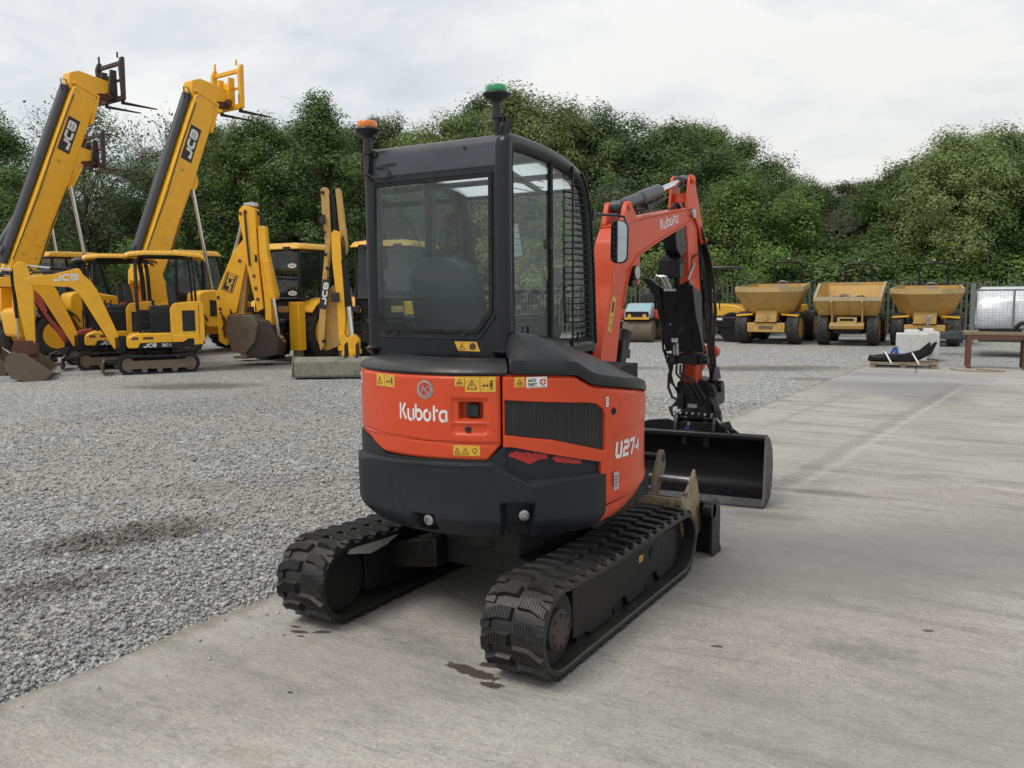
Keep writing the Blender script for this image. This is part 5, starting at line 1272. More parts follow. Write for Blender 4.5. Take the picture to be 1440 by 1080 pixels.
    m.tube([(-.43, .36, 2.16), (.43, .36, 2.16)], b, 8); m.tube([(-.42, -.76, 2.18), (.42, -.76, 2.18)], b, 8)
    m.build('canopy_frame', M['black'], e)
    if canopy:
        xs = [-.54, -.50, -.3, 0, .3, .50, .54]; ys = [(-1.02, 2.20), (-.99, 2.255), (-.90, 2.30), (-.4, 2.335), (.2, 2.335), (.48, 2.315), (.56, 2.28)]
        G = [[(x, y, z-(.05 if abs(x) > .52 else 0)+.012*(1-(x/.54)**2)) for x in xs] for y, z in ys]
        m = MB(); m.grid(G, thick=lambda i, j: Vector(G[i][j])-Vector((0, 0, .035))); cr = m.build('canopy_roof', M[canopy], e, smooth=35)
        m = MB(); m.tube([(.30, .54, 2.27), (-.30, .54, 2.27)], .022, 8); m.build('roof_lip', M['black'], cr)
    # boom
    m = MB(); m.box((.02, .74, .55), (.18, .24, .34)); m.build('swing_post', M['black'], e, bevel=.02)
    K = lambda y: y if y < 1.6 else 1.6+(y-1.6)*.84
    bo = [(K(y), z) for y, z in [(.74, .50), (.86, .46), (1.46, 1.52), (1.62, 1.66), (2.50, 1.70), (2.58, 1.78), (2.50, 1.86), (2.0, 1.90), (1.52, 2.00), (1.44, 2.02), (1.38, 1.90), (1.22, 1.76), (1.12, 1.60), (.78, .78)]]
    m = MB(); m.prism(rnd_poly(bo, .04, 2), -.07, .11); boom = m.build('boom', Y, e, bevel=.01)
    if badge:
        q = Lay(plane_fn((-.0715, 1.93, 1.77), (0, -1, .03), (0, .03, 1)))
        for c in text_quads('JCB', .13, wt=.26, sx=1.15, slant=.1)[0]: q.quad(c, 0, .002)
        q.build('lettering', M['white'], boom)
    m = MB(); m.cyl((.02, 1.44, 1.97), (.02, 1.978, 2.02), .035, n=14); rc_ = m.build('arm_cylinder', M['black'], e)
    m = MB(); m.cyl((.02, 1.978, 2.02), (.02, 2.500, 2.07), .018, n=10); m.build('chrome_rod', M['chrome'], rc_)
    m = MB(); m.cyl((.02, .80, .50), (.02, 1.34, 1.20), .04, n=14); m.cyl((.02, 1.30, 1.15), (.02, 1.42, 1.45), .022, n=10); m.build('boom_cylinder', M['black'], e)
    ar = [(2.300, 1.72), (2.400, 2.10), (2.540, 2.14), (2.640, 2.05), (2.640, 1.70), (2.500, .62), (2.340, .62)]
    m = MB(); m.prism(rnd_poly(ar, .05, 3), -.06, .10); arm = m.build('arm', Y, e, bevel=.01)
    m = MB(); m.cyl((.02, 2.680, 1.95), (.02, 2.640, 1.1), .036, n=14); bcl = m.build('bucket_cylinder', M['black'], e)
    m = MB(); m.cyl((.02, 2.640, 1.1), (.02, 2.640, .72), .02, n=10); m.build('chrome_rod', M['steel'], bcl)
    m = MB(); m.box((.02, 2.460, .50), (.20, .34, .26)); m.cyl((-.12, 2.400, .60), (.16, 2.400, .60), .04, n=12); m.cyl((-.12, 2.620, .58), (.16, 2.620, .58), .04, n=12); m.box((.02, 2.540, .66), (.12, .22, .05), rot=(rad(20), 0, 0)); m.build('quick_hitch', M['rust'], e, bevel=.02)
    if bucket:
        o = [(2.008, 0.125), (2.170, -0.000), (2.467, -0.000), (2.710, 0.075), (2.818, 0.250), (2.791, 0.425), (2.710, 0.500), (2.683, 0.481), (2.757, 0.400), (2.777, 0.250), (2.683, 0.100), (2.454, 0.022), (2.183, 0.025), (2.035, 0.138)]
        m = MB(); m.prism(o, -.84, .84); bk = m.build('bucket', M['mud'], e, bevel=.004, smooth=50)
        for s in (-.856, .84):
            m = MB(); m.prism(rnd_poly([(1.994, 0.138), (2.170, -0.000), (2.467, -0.000), (2.724, 0.062), (2.832, 0.250), (2.804, 0.438), (2.710, 0.525), (2.467, 0.500)], .03, 3), s, s+.016); m.build('side_plate', M['mud'], bk, bevel=.003)
        m = MB()
        for s in (-.12, .12): m.prism([(2.305, 0.450), (2.373, 0.688), (2.710, 0.688), (2.791, 0.450), (2.710, 0.375)], s-.01, s+.01+.02)
        m.build('bucket_ear', M['rust'], bk)
    m = MB(); m.tube([(.13, .8, .7), (.13, 1.2, 1.5), (.13, 1.5, 1.9), (.12, 2.240, 1.95), (.12, 2.390, 1.9)], .02, 6); m.tube([(-.03, 1.936, 1.96), (-.02, 2.240, 1.92), (.0, 2.390, 2.05)], .015, 6); m.pieces('hose', M['hose'], boom)
    return e
MR = rad(147)
MS = (1.10, .98, 1.10)
micro_digger('yellow micro excavator with empty seat and muddy bucket, in front of the other small diggers', (-13.68, 7.62, -.035), MR, MS)
micro_digger('yellow micro excavator half hidden behind the fully visible small digger, its boom showing', (-15.50, 7.82, -.035), MR, MS)
micro_digger('red and black mini excavator almost hidden behind the two yellow small diggers', (-17.0, 8.6, -.035), rad(142), 1.10, 'red', False, None, 'plastic', True)
# ------------------------------------------------------------------ telehandlers
def glazed_cab(par, x0, x1, y0, y1, z0, z1, zs, roofm, name='cab', slope=.25, roof_over=.08):
    """posts, panels below the sill, panes and roof; y is forward, the screen leans back by slope"""
    P = M['black']; m = MB(); r = .045
    def post(x, ya, yb): m.tube([(x, ya, z0), (x, ya*.4+yb*.6, zs+.3), (x, yb, z1)], r, 8)
    for x in (x0, x1):
        post(x, y1, y1-slope); post(x, y0, y0+.06); m.tube([(x, (y0+y1)/2-.05, z0), (x, (y0+y1)/2-.05, z1)], r, 8)
        m.tube([(x, y0, z1-.02), (x, y1-slope, z1-.02)], r, 8); m.tube([(x, y0, zs), (x, y1, zs)], r*.8, 8)
    for y, z in ((y0+.06, z1-.02), (y1-slope, z1-.02), (y0, zs), (y1, zs)): m.tube([(x0, y, z), (x1, y, z)], r, 8)
    m.box(((x0+x1)/2, (y0+y1)/2, (z0+zs)/2), (x1-x0-.02, y1-y0-.02, zs-z0))
    c = m.build(name, P, par, bevel=.01)
    m = MB()
    for x in (x0+.005, x1-.005): m.add([(x, y0, zs), (x, y1, zs), (x, y1-slope*.4, zs+.3), (x, y1-slope, z1), (x, y0+.06, z1)], [(0, 1, 2, 3, 4)])
    m.pieces('side_glass', M['glass_far'], c, smooth=0)
    m = MB(); m.add([(x0, y1, zs), (x1, y1, zs), (x1, y1-slope, z1), (x0, y1-slope, z1)], [(0, 1, 2, 3)]); m.build('windscreen', M['glass_far'], c, smooth=0)
    m = MB(); m.add([(x0, y0, zs), (x1, y0, zs), (x1, y0+.06, z1), (x0, y0+.06, z1)], [(0, 1, 2, 3)]); m.build('rear_glass', M['glass_far'], c, smooth=0)
    xs = [x0-roof_over, x0-.02, x0+.2, (x0+x1)/2, x1-.2, x1+.02, x1+roof_over]; yy = [y0-roof_over, y0, y0+.15, (y0+y1-slope)/2, y1-slope-.15, y1-slope, y1-slope+roof_over]
    hz = [0, .10, .135, .15, .135, .11, .02]
    G = [[(x, y, z1+min(hz[i], hz[j])) for j, x in enumerate(xs)] for i, y in enumerate(yy)]
    m = MB(); m.grid(G, thick=lambda i, j: (G[i][j][0], G[i][j][1], z1-.03)); m.build('roof', M[roofm], c, smooth=40, bevel=.02)
    m = MB(); xc = (x0+x1)/2; yc = (y0+y1)/2
    m.box((xc, yc-.2, zs-.05), (.5, .5, .12)); m.box((xc, yc-.42, zs+.25), (.48, .12, .62), taper=(.8, .8)); m.build('seat', M['seat'], c, bevel=.04)
    m = MB(); m.tube([(xc, yc+.45, zs-.3), (xc, yc+.32, zs+.12)], .03, 6); m.tube([(xc+.2*math.cos(a), yc+.32+.08*math.sin(a), zs+.14+.16*math.sin(a)) for a in [2*PI*k/14 for k in range(14)]], .016, 6, closed=True); m.build('steering_wheel', M['black'], c)
    return c
def telehandler(label, loc, rz, elev, blen, fork_col, beacon=False, third=False, sc=1.):
    t = thing('telehandler', label, 'telehandler', loc, rz, 'parked telehandlers with raised booms' if False else None, sc)
    Y = M['yellow']
    m = MB(); m.prism(rnd_poly([(-2.0, .55), (-2.1, 1.3), (-1.5, 1.45), (1.5, 1.25), (2.1, 1.05), (2.1, .65), (1.5, .50)], .12, 4), -.45, .45); m.build('chassis', Y, t, bevel=.02)
    m = MB(); m.prism(rnd_poly([(-.72, .75), (-.95, 1.35), (-.9, 1.72), (-.5, 1.78), (.45, 1.62), (.72, 1.2), (.66, .75)], .12, 4), .50, 1.08); eg = m.build('engine_pod', Y, t, bevel=.04)
    m = MB(); m.prism([(-.6, 1.05), (-.6, 1.5), (.2, 1.42), (.2, 1.05)], 1.08, 1.095); m.build('grille', M['grille'], eg)
    for y in (-1.35, 1.35):
        for x in (-.92, .92): wheel(t, (x, y, .60), .60, .42, (1, 0, 0))
    m = MB()
    for x in (-.92, .92):
        for y in (-1.35, 1.35):
            pts = [(y+.70*math.cos(a), .62+.70*math.sin(a)) for a in [rad(25+13*k) for k in range(11)]]
            m.sweep([(x, *p) for p in pts], [(-.22, 0), (.22, 0), (.22, .03), (-.22, .03)], (1, 0, 0), closed=False)
    m.pieces('mudguard', M['grey_ram'], t)
    m = MB(); m.prism(rnd_poly([(.55, 1.1), (.55, 1.75), (1.4, 1.62), (2.0, 1.28), (2.0, 1.05)], .1, 3), -1.05, -.35); m.build('front_cowl', Y, t, bevel=.04)
    c = glazed_cab(t, -1.15, -.26, -.75, 1.15, .95, 2.78, 1.62, 'yellow_roof', slope=.5)
    if beacon:
        m = MB(); m.cyl((-.9, -.6, 2.85), (-.9, -.6, 3.0), .03, n=8); m.lathe([(.07, 0), (.075, .05), (.06, .13), (.02, .15)], (-.9, -.6, 2.98), n=16, mi=1); m.build('beacon', [M['plastic'], M['amber']], c)
    # tower and boom
    m = MB()
    for x in (-.36, .36): m.prism(rnd_poly([(-2.1, 1.2), (-2.05, 2.35), (-1.85, 2.5), (-1.6, 2.35), (-1.2, 1.3)], .1, 3), x-.04, x+.04)
    m.pieces('boom_tower', Y, t, bevel=.01)
    pv = Vector((0, -1.8, 2.25)); u = Vector((0, math.cos(elev), math.sin(elev))); n_ = Vector((0, -math.sin(elev), math.cos(elev)))
    B = lambda l, h, x=0: pv+u*l+n_*h+Vector((x, 0, 0))
    xf = lambda q: pv+u*q.y+n_*q.z+Vector((q.x, 0, 0))
    m = MB(); m.prism(rnd_poly([(-.35, -.30), (-.35, .22), (.1, .31), (blen-.15, .31), (blen, .27), (blen, -.36), (blen-.4, -.40), (.7, -.42)], .05, 2), -.27, .27, xf=xf); bm_ = m.build('boom', Y, t, bevel=.03, seg=3)
    m = MB(); m.prism([(blen-.85, -.42), (blen-.80, -.50), (blen-.05, -.45), (blen, -.36)], -.285, .285, xf=xf); m.prism([(blen-.02, .36), (blen-.02, -.44), (blen+.05, -.42), (blen+.05, .34)], -.29, .29, xf=xf); m.build('wear_collar', Y, bm_, bevel=.01)
    m = MB(); m.cyl(B(.15, .42), B(blen-.1, .42), .125, n=20); m.box(B(blen*.5, .34), (.20, .04, .04)); m.cyl(B(.3, .58, .12), B(.55, .58, .12), .05, n=8); m.build('extension_ram', M['grey_ram'], bm_, bevel=.02)
    m = MB(); m.tube([B(blen-.3, .50, .1), B(blen-.02, .62, .1), B(blen+.02, .5, .12), B(blen-.25, .36, .2)], .018, 6); m.build('hose', M['hose'], bm_)
    m = MB(); m.cyl(B(blen*.55, -.5), Vector((0, .35, 1.2)), .05, n=12)
    m.build('lift_ram', M['chrome'], t)
    m = MB(); m.prism([(blen*.50, -.46), (blen*.53, -.62), (blen*.57, -.62), (blen*.61, -.46)], -.12, .12, xf=xf); m.build('ram_bracket', Y, bm_)
    l = Lay(lambda a, b, q: B(blen-1.95+a, -.16+b, .2735+q)); l.rect(0, 0, 1.02, .34, 1)
    for q in text_quads('JCB', .24, wt=.27, sx=1.10, slant=.10)[0]: l.quad([(p[0]+.09, p[1]+.05) for p in q], 0, .002)
    l.build('lettering', [M['white'], M['ink']], bm_)
    l = Lay(lambda a, b, q: B(blen-1.95+a, -.16+b, -.2735-q)); l.rect(0, 0, 1.02, .34, 1)
    for q in text_quads('JCB', .24, wt=.27, sx=1.10, slant=.10)[0]: l.quad([(p[0]+.09, p[1]+.05) for p in q], 0, .002)
    l.build('lettering', [M['white'], M['ink']], bm_)
    m = MB()
    for a, b_ in ((blen-.12, .22), (blen-.12, -.28), (blen-.35, .24), (.55, .1), (.55, -.25), (1.1, -.28)): m.cyl(B(a, b_, .27), B(a, b_, .292), .028, n=8)
    m.pieces('bolt', M['steel'], bm_)
    m = MB(); m.prism([(.9, -.33), (.9, -.05), (blen*.55, -.12), (blen*.58, -.30)], .268, .282, xf=xf); m.build('doubler_plate', Y, bm_, bevel=.004)
    m = MB(); m.tube([B(.3, .30, .285), B(blen*.4, .24, .29), B(blen*.7, .27, .288), B(blen-.3, .24, .29)], .014, 6); m.tube([B(.2, -.38, .285), B(blen*.3, -.36, .29), B(blen*.5, -.40, .29)], .016, 6); m.pieces('hose', M['hose'], bm_)
    l = Lay(lambda a, b, q: B(blen-2.3+a, -.02+b, .2745+q)); l.rect(0, 0, .10, .13, 0); l.tri(.012, .02, .06); l.build('warning_sticker', [M['decal_yellow'], M['ink']], bm_)
    # head: gooseneck, carriage and forks
    hd = B(blen, -.02)
    H = lambda q: hd+Vector((q.x, q.y, q.z))
    m = MB(); m.prism(rnd_poly([(-.42, .05), (-.40, .42), (-.12, .52), (.80, .36), (.90, .22), (.84, .04), (.40, -.02), (.05, -.30), (-.20, -.36)], .05, 3), -.20, .20, xf=H); ng = m.build('boom_head', Y, t, bevel=.02)
    F = M[fork_col]; m = MB()
    cy = .86; H0 = H; H = lambda q: H0(q+Vector((0, 0, .26)))
    for x in (-.62, .62): m.prism(rnd_poly([(cy, -.42), (cy-.05, .60), (cy+.02, .78), (cy+.12, .78), (cy+.10, -.42)], .02, 2), x-.055, x+.055, xf=H)
    for z, w in ((-.36, .09), (.62, .07)): m.box(H(Vector((0, cy+.06, z))), (1.26, .09, w*1.6))
    for x in (-.24, .24): m.prism([(cy-.18, -.25), (cy-.1, .45), (cy+.08, .45), (cy+.08, -.40)], x-.04, x+.04, xf=H)
    m.box(H(Vector((0, cy+.04, .06))), (.5, .05, .56)); m.box(H(Vector((-.5, cy, .84))), (.05, .05, .22)); m.box(H(Vector((.5, cy, .84))), (.04, .05, .16)); m.cyl(H(Vector((-.66, cy+.06, .15))), H(Vector((.66, cy+.06, .15))), .04, n=10)
    ca = m.build('fork_carriage', F, t, bevel=.012)
    m = MB(); m.cyl(H(Vector((-.28, .76, -.25))), H(Vector((.28, .76, -.25))), .11, n=16); m.box(H(Vector((0, .6, -.30))), (.30, .45, .18)); m.build('tilt_ram', M['rust'], ca, bevel=.02)
    for x in (-.44, .44):
        m = MB(); m.prism([(cy+.10, -.50), (cy+.10, .0), (cy+.15, .0), (cy+.155, -.445), (cy+1.2, -.475), (cy+1.2, -.49), (cy+.12, -.51)], x-.06, x+.06, xf=H); m.build('fork', M['rust'] if third else M['black'], ca, bevel=.004)
    return t
# headings: nose away to the right
TZ = rad(-4)
telehandler('yellow telehandler with raised boom and yellow fork carriage, behind the small diggers', (*at(292, 24.2), -.035), TZ, rad(68), 5.25, 'yellow')
telehandler('yellow telehandler with the highest raised boom carrying a dark fork carriage against the sky', (*at(122, 24.4), -.035), TZ, rad(68), 5.6, 'dark_rust', True)
telehandler('telehandler mostly hidden behind the highest boom, its dark fork carriage lower before the trees', (*at(84, 28.5), -.035), TZ, rad(58), 4.7, 'dark_rust', False, True)
# ------------------------------------------------------------------ backhoe loaders
def backhoe(label, loc, rz, sc=1., ovals=True):
    b = thing('backhoe_loader', label, 'backhoe loader', loc, rz, None, sc); Y = M['yellow']
    # y forward; the rear excavating end at negative y
    wheel(b, (.80, -.35, .70), .72, .50, (1, 0, 0), lugs=20); wheel(b, (-.80, -.35, .70), .72, .50, (1, 0, 0), lugs=20)
    wheel(b, (.78, 1.85, .46), .46, .34, (1, 0, 0), lugs=18); wheel(b, (-.78, 1.85, .46), .46, .34, (1, 0, 0), lugs=18)
    m = MB(); m.prism(rnd_poly([(-1.15, .55), (-1.15, 1.05), (.6, 1.05), (2.4, 1.0), (2.4, .6)], .06, 3), -.40, .40); m.build('chassis', M['black'], b, bevel=.02)
    m = MB(); m.prism(rnd_poly([(.75, .85), (.75, 1.55), (2.35, 1.40), (2.5, 1.2), (2.5, .75)], .12, 4), -.46, .46); m.build('bonnet', Y, b, bevel=.06)
    for x in (-.85, .85):
        m = MB(); pts = [(-.35+.80*math.cos(a), .70+.80*math.sin(a)) for a in [rad(35+12*k) for k in range(10)]]
        m.sweep([(x, *p) for p in pts], [(-.26, 0), (.26, 0), (.26, .05), (-.26, .05)], (1, 0, 0), closed=False)
        m.prism([(-1.0, 1.28), (-.7, 1.52), (.1, 1.52), (.3, 1.3), (.3, 1.2), (-1., 1.2)], x-.18*(1 if x > 0 else -1)-.03, x-.18*(1 if x > 0 else -1)+.03); m.build('rear_fender', Y, b, bevel=.015)
    c = glazed_cab(b, -.70, .70, -.98, .72, 1.0, 2.74, 1.52, 'yellow_roof', slope=.22, roof_over=.09)
    m = MB()
    for x in (-.45, .45): m.box((x, -1.08, 2.72), (.20, .06, .10)); m.box((x, .55, 2.74), (.2, .06, .1))
    m.pieces('work_light', M['plastic'], c, bevel=.01)
    for z in ((2.32, 1.66) if ovals else ()):
        l = Lay(plane_fn((.50, -.992+(.02 if z > 2 else .0)+.008, z), (1, 0, 0), (0, .04, 1))); l.disc(0, 0, .14, 0, 0, 24, ry=.058); l.rect(-.07, -.012, .055, .024, 1, .001); l.rect(.01, -.02, .012, .04, 1, .001); l.rect(.04, -.012, .04, .024, 1, .001); l.build('oval_sticker', [M['white'], M['ink']], c)
    # frame and stabilisers at the rear
    m = MB(); m.box((0, -1.18, .74), (.9, .18, .5)); m.box((0, -1.18, .62), (1.6, .14, .16)); m.build('rear_frame', M['black'], b, bevel=.02)
    for s in (-1, 1):
        m = MB(); m.box((s*.86, -1.25, .88), (.30, .24, 1.15)); st = m.build('stabiliser_leg', Y, b, bevel=.015)
        m = MB(); m.box((s*.86, -1.25, .24), (.20, .16, .24)); m.box((s*.86, -1.25, .10), (.44, .40, .06)); m.build('foot_pad', M['mud'], st, bevel=.01)
        m = MB(); m.box((s*.55, -1.38, 1.28), (.30, .05, .14)); m.build('lamp_panel', M['plastic'] if s < 0 else M['yellow_old'], b, bevel=.01)
    m = MB()
    for x in (-.72, .72): m.prism(rnd_poly([(.9, 1.4), (.9, 1.6), (2.4, 1.15), (3.0, .45), (2.9, .3), (2.2, 1.0)], .08, 3), x-.06, x+.06)
    m.pieces('loader_arm', Y, b, bevel=.02)
    m = MB(); m.prism([(2.85, .05), (2.85, .85), (3.0, .9), (3.55, .12), (3.5, .05)], -1.1, 1.1); m.build('loader_bucket', M['mud'], b, bevel=.02)
    m = MB(); m.tube([(.5, 1.0, 1.5), (.5, 1.0, 2.3)], .05, 10); m.build('exhaust', M['black'], b)
    return b
BH = rad(20)      # square-on to the photographer's line of sight
bz = lambda px, d: (*at(px, d), -.035)
b1 = backhoe('yellow backhoe loader with its arm folded upright beside a glazed cab', bz(431, 21.5), rad(4))
b2 = backhoe('yellow backhoe loader standing behind the orange excavator, wearing a wide ditching bucket', bz(566, 20.6), rad(14), 1., False)
b1['label'] = 'yellow backhoe loader with lettered boom and muddy brown bucket folded upright beside its cab'
def slew(par, px0, d, py0):
    """plane of a folded digging arm; returns a map from picture-style measures (in metres across and up) and its parent's inverse"""
    s = FPX/d; hx, hy = at(px0, d); r2 = Vector((w_.y, -w_.x, 0)).normalized(); f2 = Vector((w_.x, w_.y, 0)).normalized()
    inv = (Matrix.Translation(par.location) @ par.rotation_euler.to_matrix().to_4x4()).inverted()
    def xf(q): return inv @ (Vector((hx, hy, 0))+r2*q.x+f2*q.y+Vector((0, 0, q.z)))
    def P(pts): return [((x-px0)/s, (py0-y)/s-.035) for x, y in pts]
    return xf, P
# arm of the first backhoe: boom, dipper, rams, digging bucket
xf, P = slew(b1, 350, 19.6, 503)
m = MB(); m.prism(rnd_poly(P([(311, 404), (313, 398), (337, 346), (352, 329), (347, 300), (348, 289), (353, 283), (367, 286), (368, 330), (355, 360), (338, 429), (333, 431), (329, 422), (328, 469), (322, 475), (312, 469)]), .03, 2), -.17, .17, 'y', xf=xf); bo1 = m.build('boom', M['yellow'], b1, bevel=.015)
m = MB(); m.prism(rnd_poly(P([(352, 362), (357, 362), (347, 430), (339, 430)]), .01, 2), -.10, .12, 'y', xf=xf); m.build('boom_web', M['yellow_old'], bo1)
m = MB(); m.prism(rnd_poly(P([(355, 284), (371, 287), (372, 349), (377, 424), (368, 428), (355, 358), (354, 327)]), .03, 2), -.24, .10, 'y', xf=xf); di1 = m.build('dipper', M['yellow'], b1, bevel=.012)
m = MB(); m.prism(rnd_poly(P([(373, 311), (383, 311), (385, 350), (396, 405), (394, 412), (388, 411), (387, 455), (394, 474), (388, 481), (379, 470), (378, 410), (373, 350)]), .02, 2), -.20, .06, 'y', xf=xf); ed1 = m.build('dipper_extension', M['yellow'], b1, bevel=.012)
def tb(pts, r, y=0., n=10): return MB().tube([xf(Vector((a, y, z))) for a, z in P(pts)], r, n)
tb([(391, 410), (396, 462)], .045, -.22).build('chrome_rod', M['chrome'], ed1)
tb([(384, 360), (391, 410)], .085, -.24).build('bucket_ram', M['yellow'], ed1)
tb([(361, 286), (377, 296), (378, 345)], .05, -.05).build('hose', M['hose'], ed1)
m = tb([(354, 282), (374, 283)], .05, -.1); m.tube([xf(Vector((a, -.1, z))) for a, z in P([(355, 281), (364, 279), (374, 282)])], .025, 7); m.build('pivot', M['steel'], di1)
tb([(335, 350), (345, 320), (349, 305)], .035, -.05).build('lift_ram', M['steel'], bo1)
m = tb([(357, 290), (359, 330), (361, 365)], .022, -.26, 7); m.box(xf(Vector((P([(369, 355)])[0][0], -.245, P([(369, 355)])[0][1]))), (.10, .01, .16)); m.build('hose', M['hose'], di1)
for k, (px, py) in enumerate(((350, 294), (346, 358), (314, 408), (316, 424), (358, 292), (366, 379), (368, 396), (370, 411))):
    a, z = P([(px, py)])[0]; yy = -.171 if px < 354 else -.241
    m = MB(); m.cyl(xf(Vector((a, yy-.012, z))), xf(Vector((a, yy+.02, z))), .040, n=12); m.build('pin', M['rust'], bo1 if px < 354 else di1)
a, z = P([(326, 398)])[0]; b_, z_ = P([(337, 371)])[0]
def lf(u, v, q, a=a, z=z):
    d = Vector((.36, .93)); p = Vector((a, z))+d*u+Vector((-d.y, d.x))*v; return xf(Vector((p.x, -.173-q, p.y)))
l = Lay(lf); l.rect(-.03, -.15, .44, .28, 1)
l.rect(-.015, -.135, .41, .25, 0, .001); l.rect(.0, -.12, .38, .22, 1, .002)
for q in text_quads('JCB', .15, wt=.26, sx=.84)[0]: l.quad([(p[0]+.015, p[1]-.085) for p in q], 0, .003)
l.build('lettering', [M['yellow_roof'], M['ink']], bo1)
m = MB(); m.prism(rnd_poly(P([(330, 431), (350, 433), (362, 432), (372, 445), (366, 470), (352, 486), (334, 482), (328, 460)]), .06, 3), -.42, .40, 'y', xf=xf); bk1 = m.build('bucket', M['mud'], b1, bevel=.02)
m = MB(); m.prism(rnd_poly(P([(362, 437), (384, 440), (398, 470), (396, 488), (370, 494), (352, 487)]), .05, 3), -.36, .36, 'y', xf=xf); m.prism(P([(372, 466), (388, 458), (402, 468), (392, 478), (398, 490), (380, 486)]), -.15, .15, 'y', xf=xf); m.build('bucket_mouth', M['dark_rust'], bk1, bevel=.03)
m = MB(); m.prism(P([(372, 455), (384, 462), (396, 462), (402, 470), (390, 474), (386, 481), (378, 470)]), -.12, .10, 'y', xf=xf); m.build('tipping_link', M['yellow_old'], bk1, bevel=.01)
for k in range(5):
    m = tb([(316+k*2, 428+k*7), (324-k, 440+k*5), (318+k, 452+k*3)], .02, -.20, 6); m.build('hose', M['rust'], bo1)
# arm of the second backhoe
xf, P = slew(b2, 480, 17.6, 516)
m = MB(); m.prism(rnd_poly(P([(460, 264), (462, 261), (468, 261), (471, 269), (472, 331), (465, 376), (461, 438), (457, 478), (452, 485), (450, 470), (450, 459), (455, 411), (464, 339), (461, 298)]), .01, 2), -.10, .10, 'y', xf=xf); bo2 = m.build('boom', M['yellow_old'], b2, bevel=.01)
m = MB(); m.prism(rnd_poly(P([(463, 400), (478, 390), (482, 440), (480, 478), (458, 486), (459, 440)]), .02, 2), .02, .22, 'y', xf=xf); m.build('boom_web', M['yellow_old'], bo2, bevel=.01)
m = MB(); m.prism(rnd_poly(P([(479, 263), (483, 261), (486, 264), (493, 339), (492, 352), (487, 350), (482, 310)]), .01, 2), -.02, .14, 'y', xf=xf); m.build('boom_plate', M['yellow_old'], bo2, bevel=.008)
m = MB(); m.prism(rnd_poly(P([(474, 324), (478, 319), (486, 322), (488, 380), (490, 440), (487, 475), (480, 470), (479, 420), (474, 360)]), .015, 2), -.20, .0, 'y', xf=xf); di2 = m.build('dipper', M['yellow'], b2, bevel=.01)
m = tb([(474, 268), (477, 320)], .075, .02); m.build('dipper_ram', M['black'], bo2)
m = tb([(487, 360), (494, 424)], .085, -.12); rm2 = m.build('bucket_ram', M['black'], di2)
tb([(494, 424), (497, 466)], .06, -.12).build('chrome_rod', M['chrome'], rm2)
m = MB(); m.prism(rnd_poly(P([(480, 464), (486, 459), (492, 468), (500, 462), (507, 470), (506, 492), (490, 492), (484, 480)]), .02, 2), -.24, .06, 'y', xf=xf); m.build('tipping_link', M['yellow'], di2, bevel=.01)
m = MB(); m.prism(P([(484, 486), (508, 484), (508, 490), (484, 492)]), -.26, .08, 'y', xf=xf); m.prism(rnd_poly(P([(490, 492), (500, 491), (498, 512), (494, 517), (489, 514)]), .02, 2), -.28, -.16, 'y', xf=xf); m.build('hitch_latch', M['yellow'], di2, bevel=.006)
m = MB()
for k in range(7):
    m.tube([xf(Vector((a, -.14-.015*(k % 3), z))) for a, z in P([(478+k, 318+3*k), (482+k*1.3, 328+5*(k % 3)), (486+k, 345+2*k), (484-k*.5, 362+4*k), (481, 390+6*k)])], .014, 6)
m.tube([xf(Vector((a, -.13, z))) for a, z in P([(466, 384), (474, 380), (479, 392), (476, 412)])], .02, 6); m.box(xf(Vector((P([(477, 411)])[0][0], -.22, P([(477, 411)])[0][1]))), (.16, .06, .2)); m.box(xf(Vector((P([(462, 305)])[0][0], -.15, P([(462, 305)])[0][1]))), (.10, .06, .16))
m.pieces('hose', M['hose'], di2)
for px, py in ((463, 268), (463, 300), (463, 322), (464, 352), (466, 371), (483, 352), (481, 392), (457, 472)):
    a, z = P([(px, py)])[0]; m = MB(); m.cyl(xf(Vector((a, -.13, z))), xf(Vector((a, .0, z))), .035, n=10); m.build('pin', M['black'], bo2)
a, z = P([(455, 420)])[0]
def lf2(u, v, q): d = Vector((.17, .98)); p = Vector((a, z))+d*u+Vector((-d.y, d.x))*v; return xf(Vector((p.x, -.103-q, p.y)))
l = Lay(lf2); l.rect(-.1, -.13, .62, .16, 1)
for q in text_quads('JCB', .11, wt=.26, sx=1.35)[0]: l.quad([(p[0], p[1]-.11) for p in q], 0, .002)
l.build('lettering', [M['white'], M['ink']], bo2)
xf, P = slew(b2, 470, 16.3, 527.5)
WB2 = paint('worn_green_grey_bucket', (.20, .20, .15), .7, .7, (.07, .065, .05), scale=2.5, bump=.3, chips=.3, chip_col=(.05, .05, .045))
pr_ = [(-.30, .0), (.22, .0), (.36, .14), (.36, .40), (.30, .40), (.26, .18), (-.10, .05), (-.28, .03)]
m = MB(); m.prism([(y, z) for y, z in [(-.16, .02), (.20, .0), (.40, .10), (.46, .26), (.42, .36), (.0, .385), (-.12, .30)]], -.78, .98, 'x', xf=xf); bk2 = m.build('ditching_bucket', WB2, b2, bevel=.015)
m = MB(); m.prism([(-.20, .0), (.44, .0), (.44, .04), (-.18, .03)], -.80, 1.0, 'x', xf=xf); m.build('cutting_edge', M['black'], bk2, bevel=.004)
m = MB(); m.prism([(-.18, .0), (.40, .0), (.48, .26), (.42, .38), (-.02, .40), (-.14, .31)], -.80, -.782, 'x', xf=xf); m.build('side_plate', WB2, bk2)
m = MB()
for x in (.20, .42): m.prism([(-.05, .30), (.0, .62), (.2, .66), (.3, .36)], x, x+.03, 'x', xf=xf)
m.build('bucket_ear', M['black'], bk2)
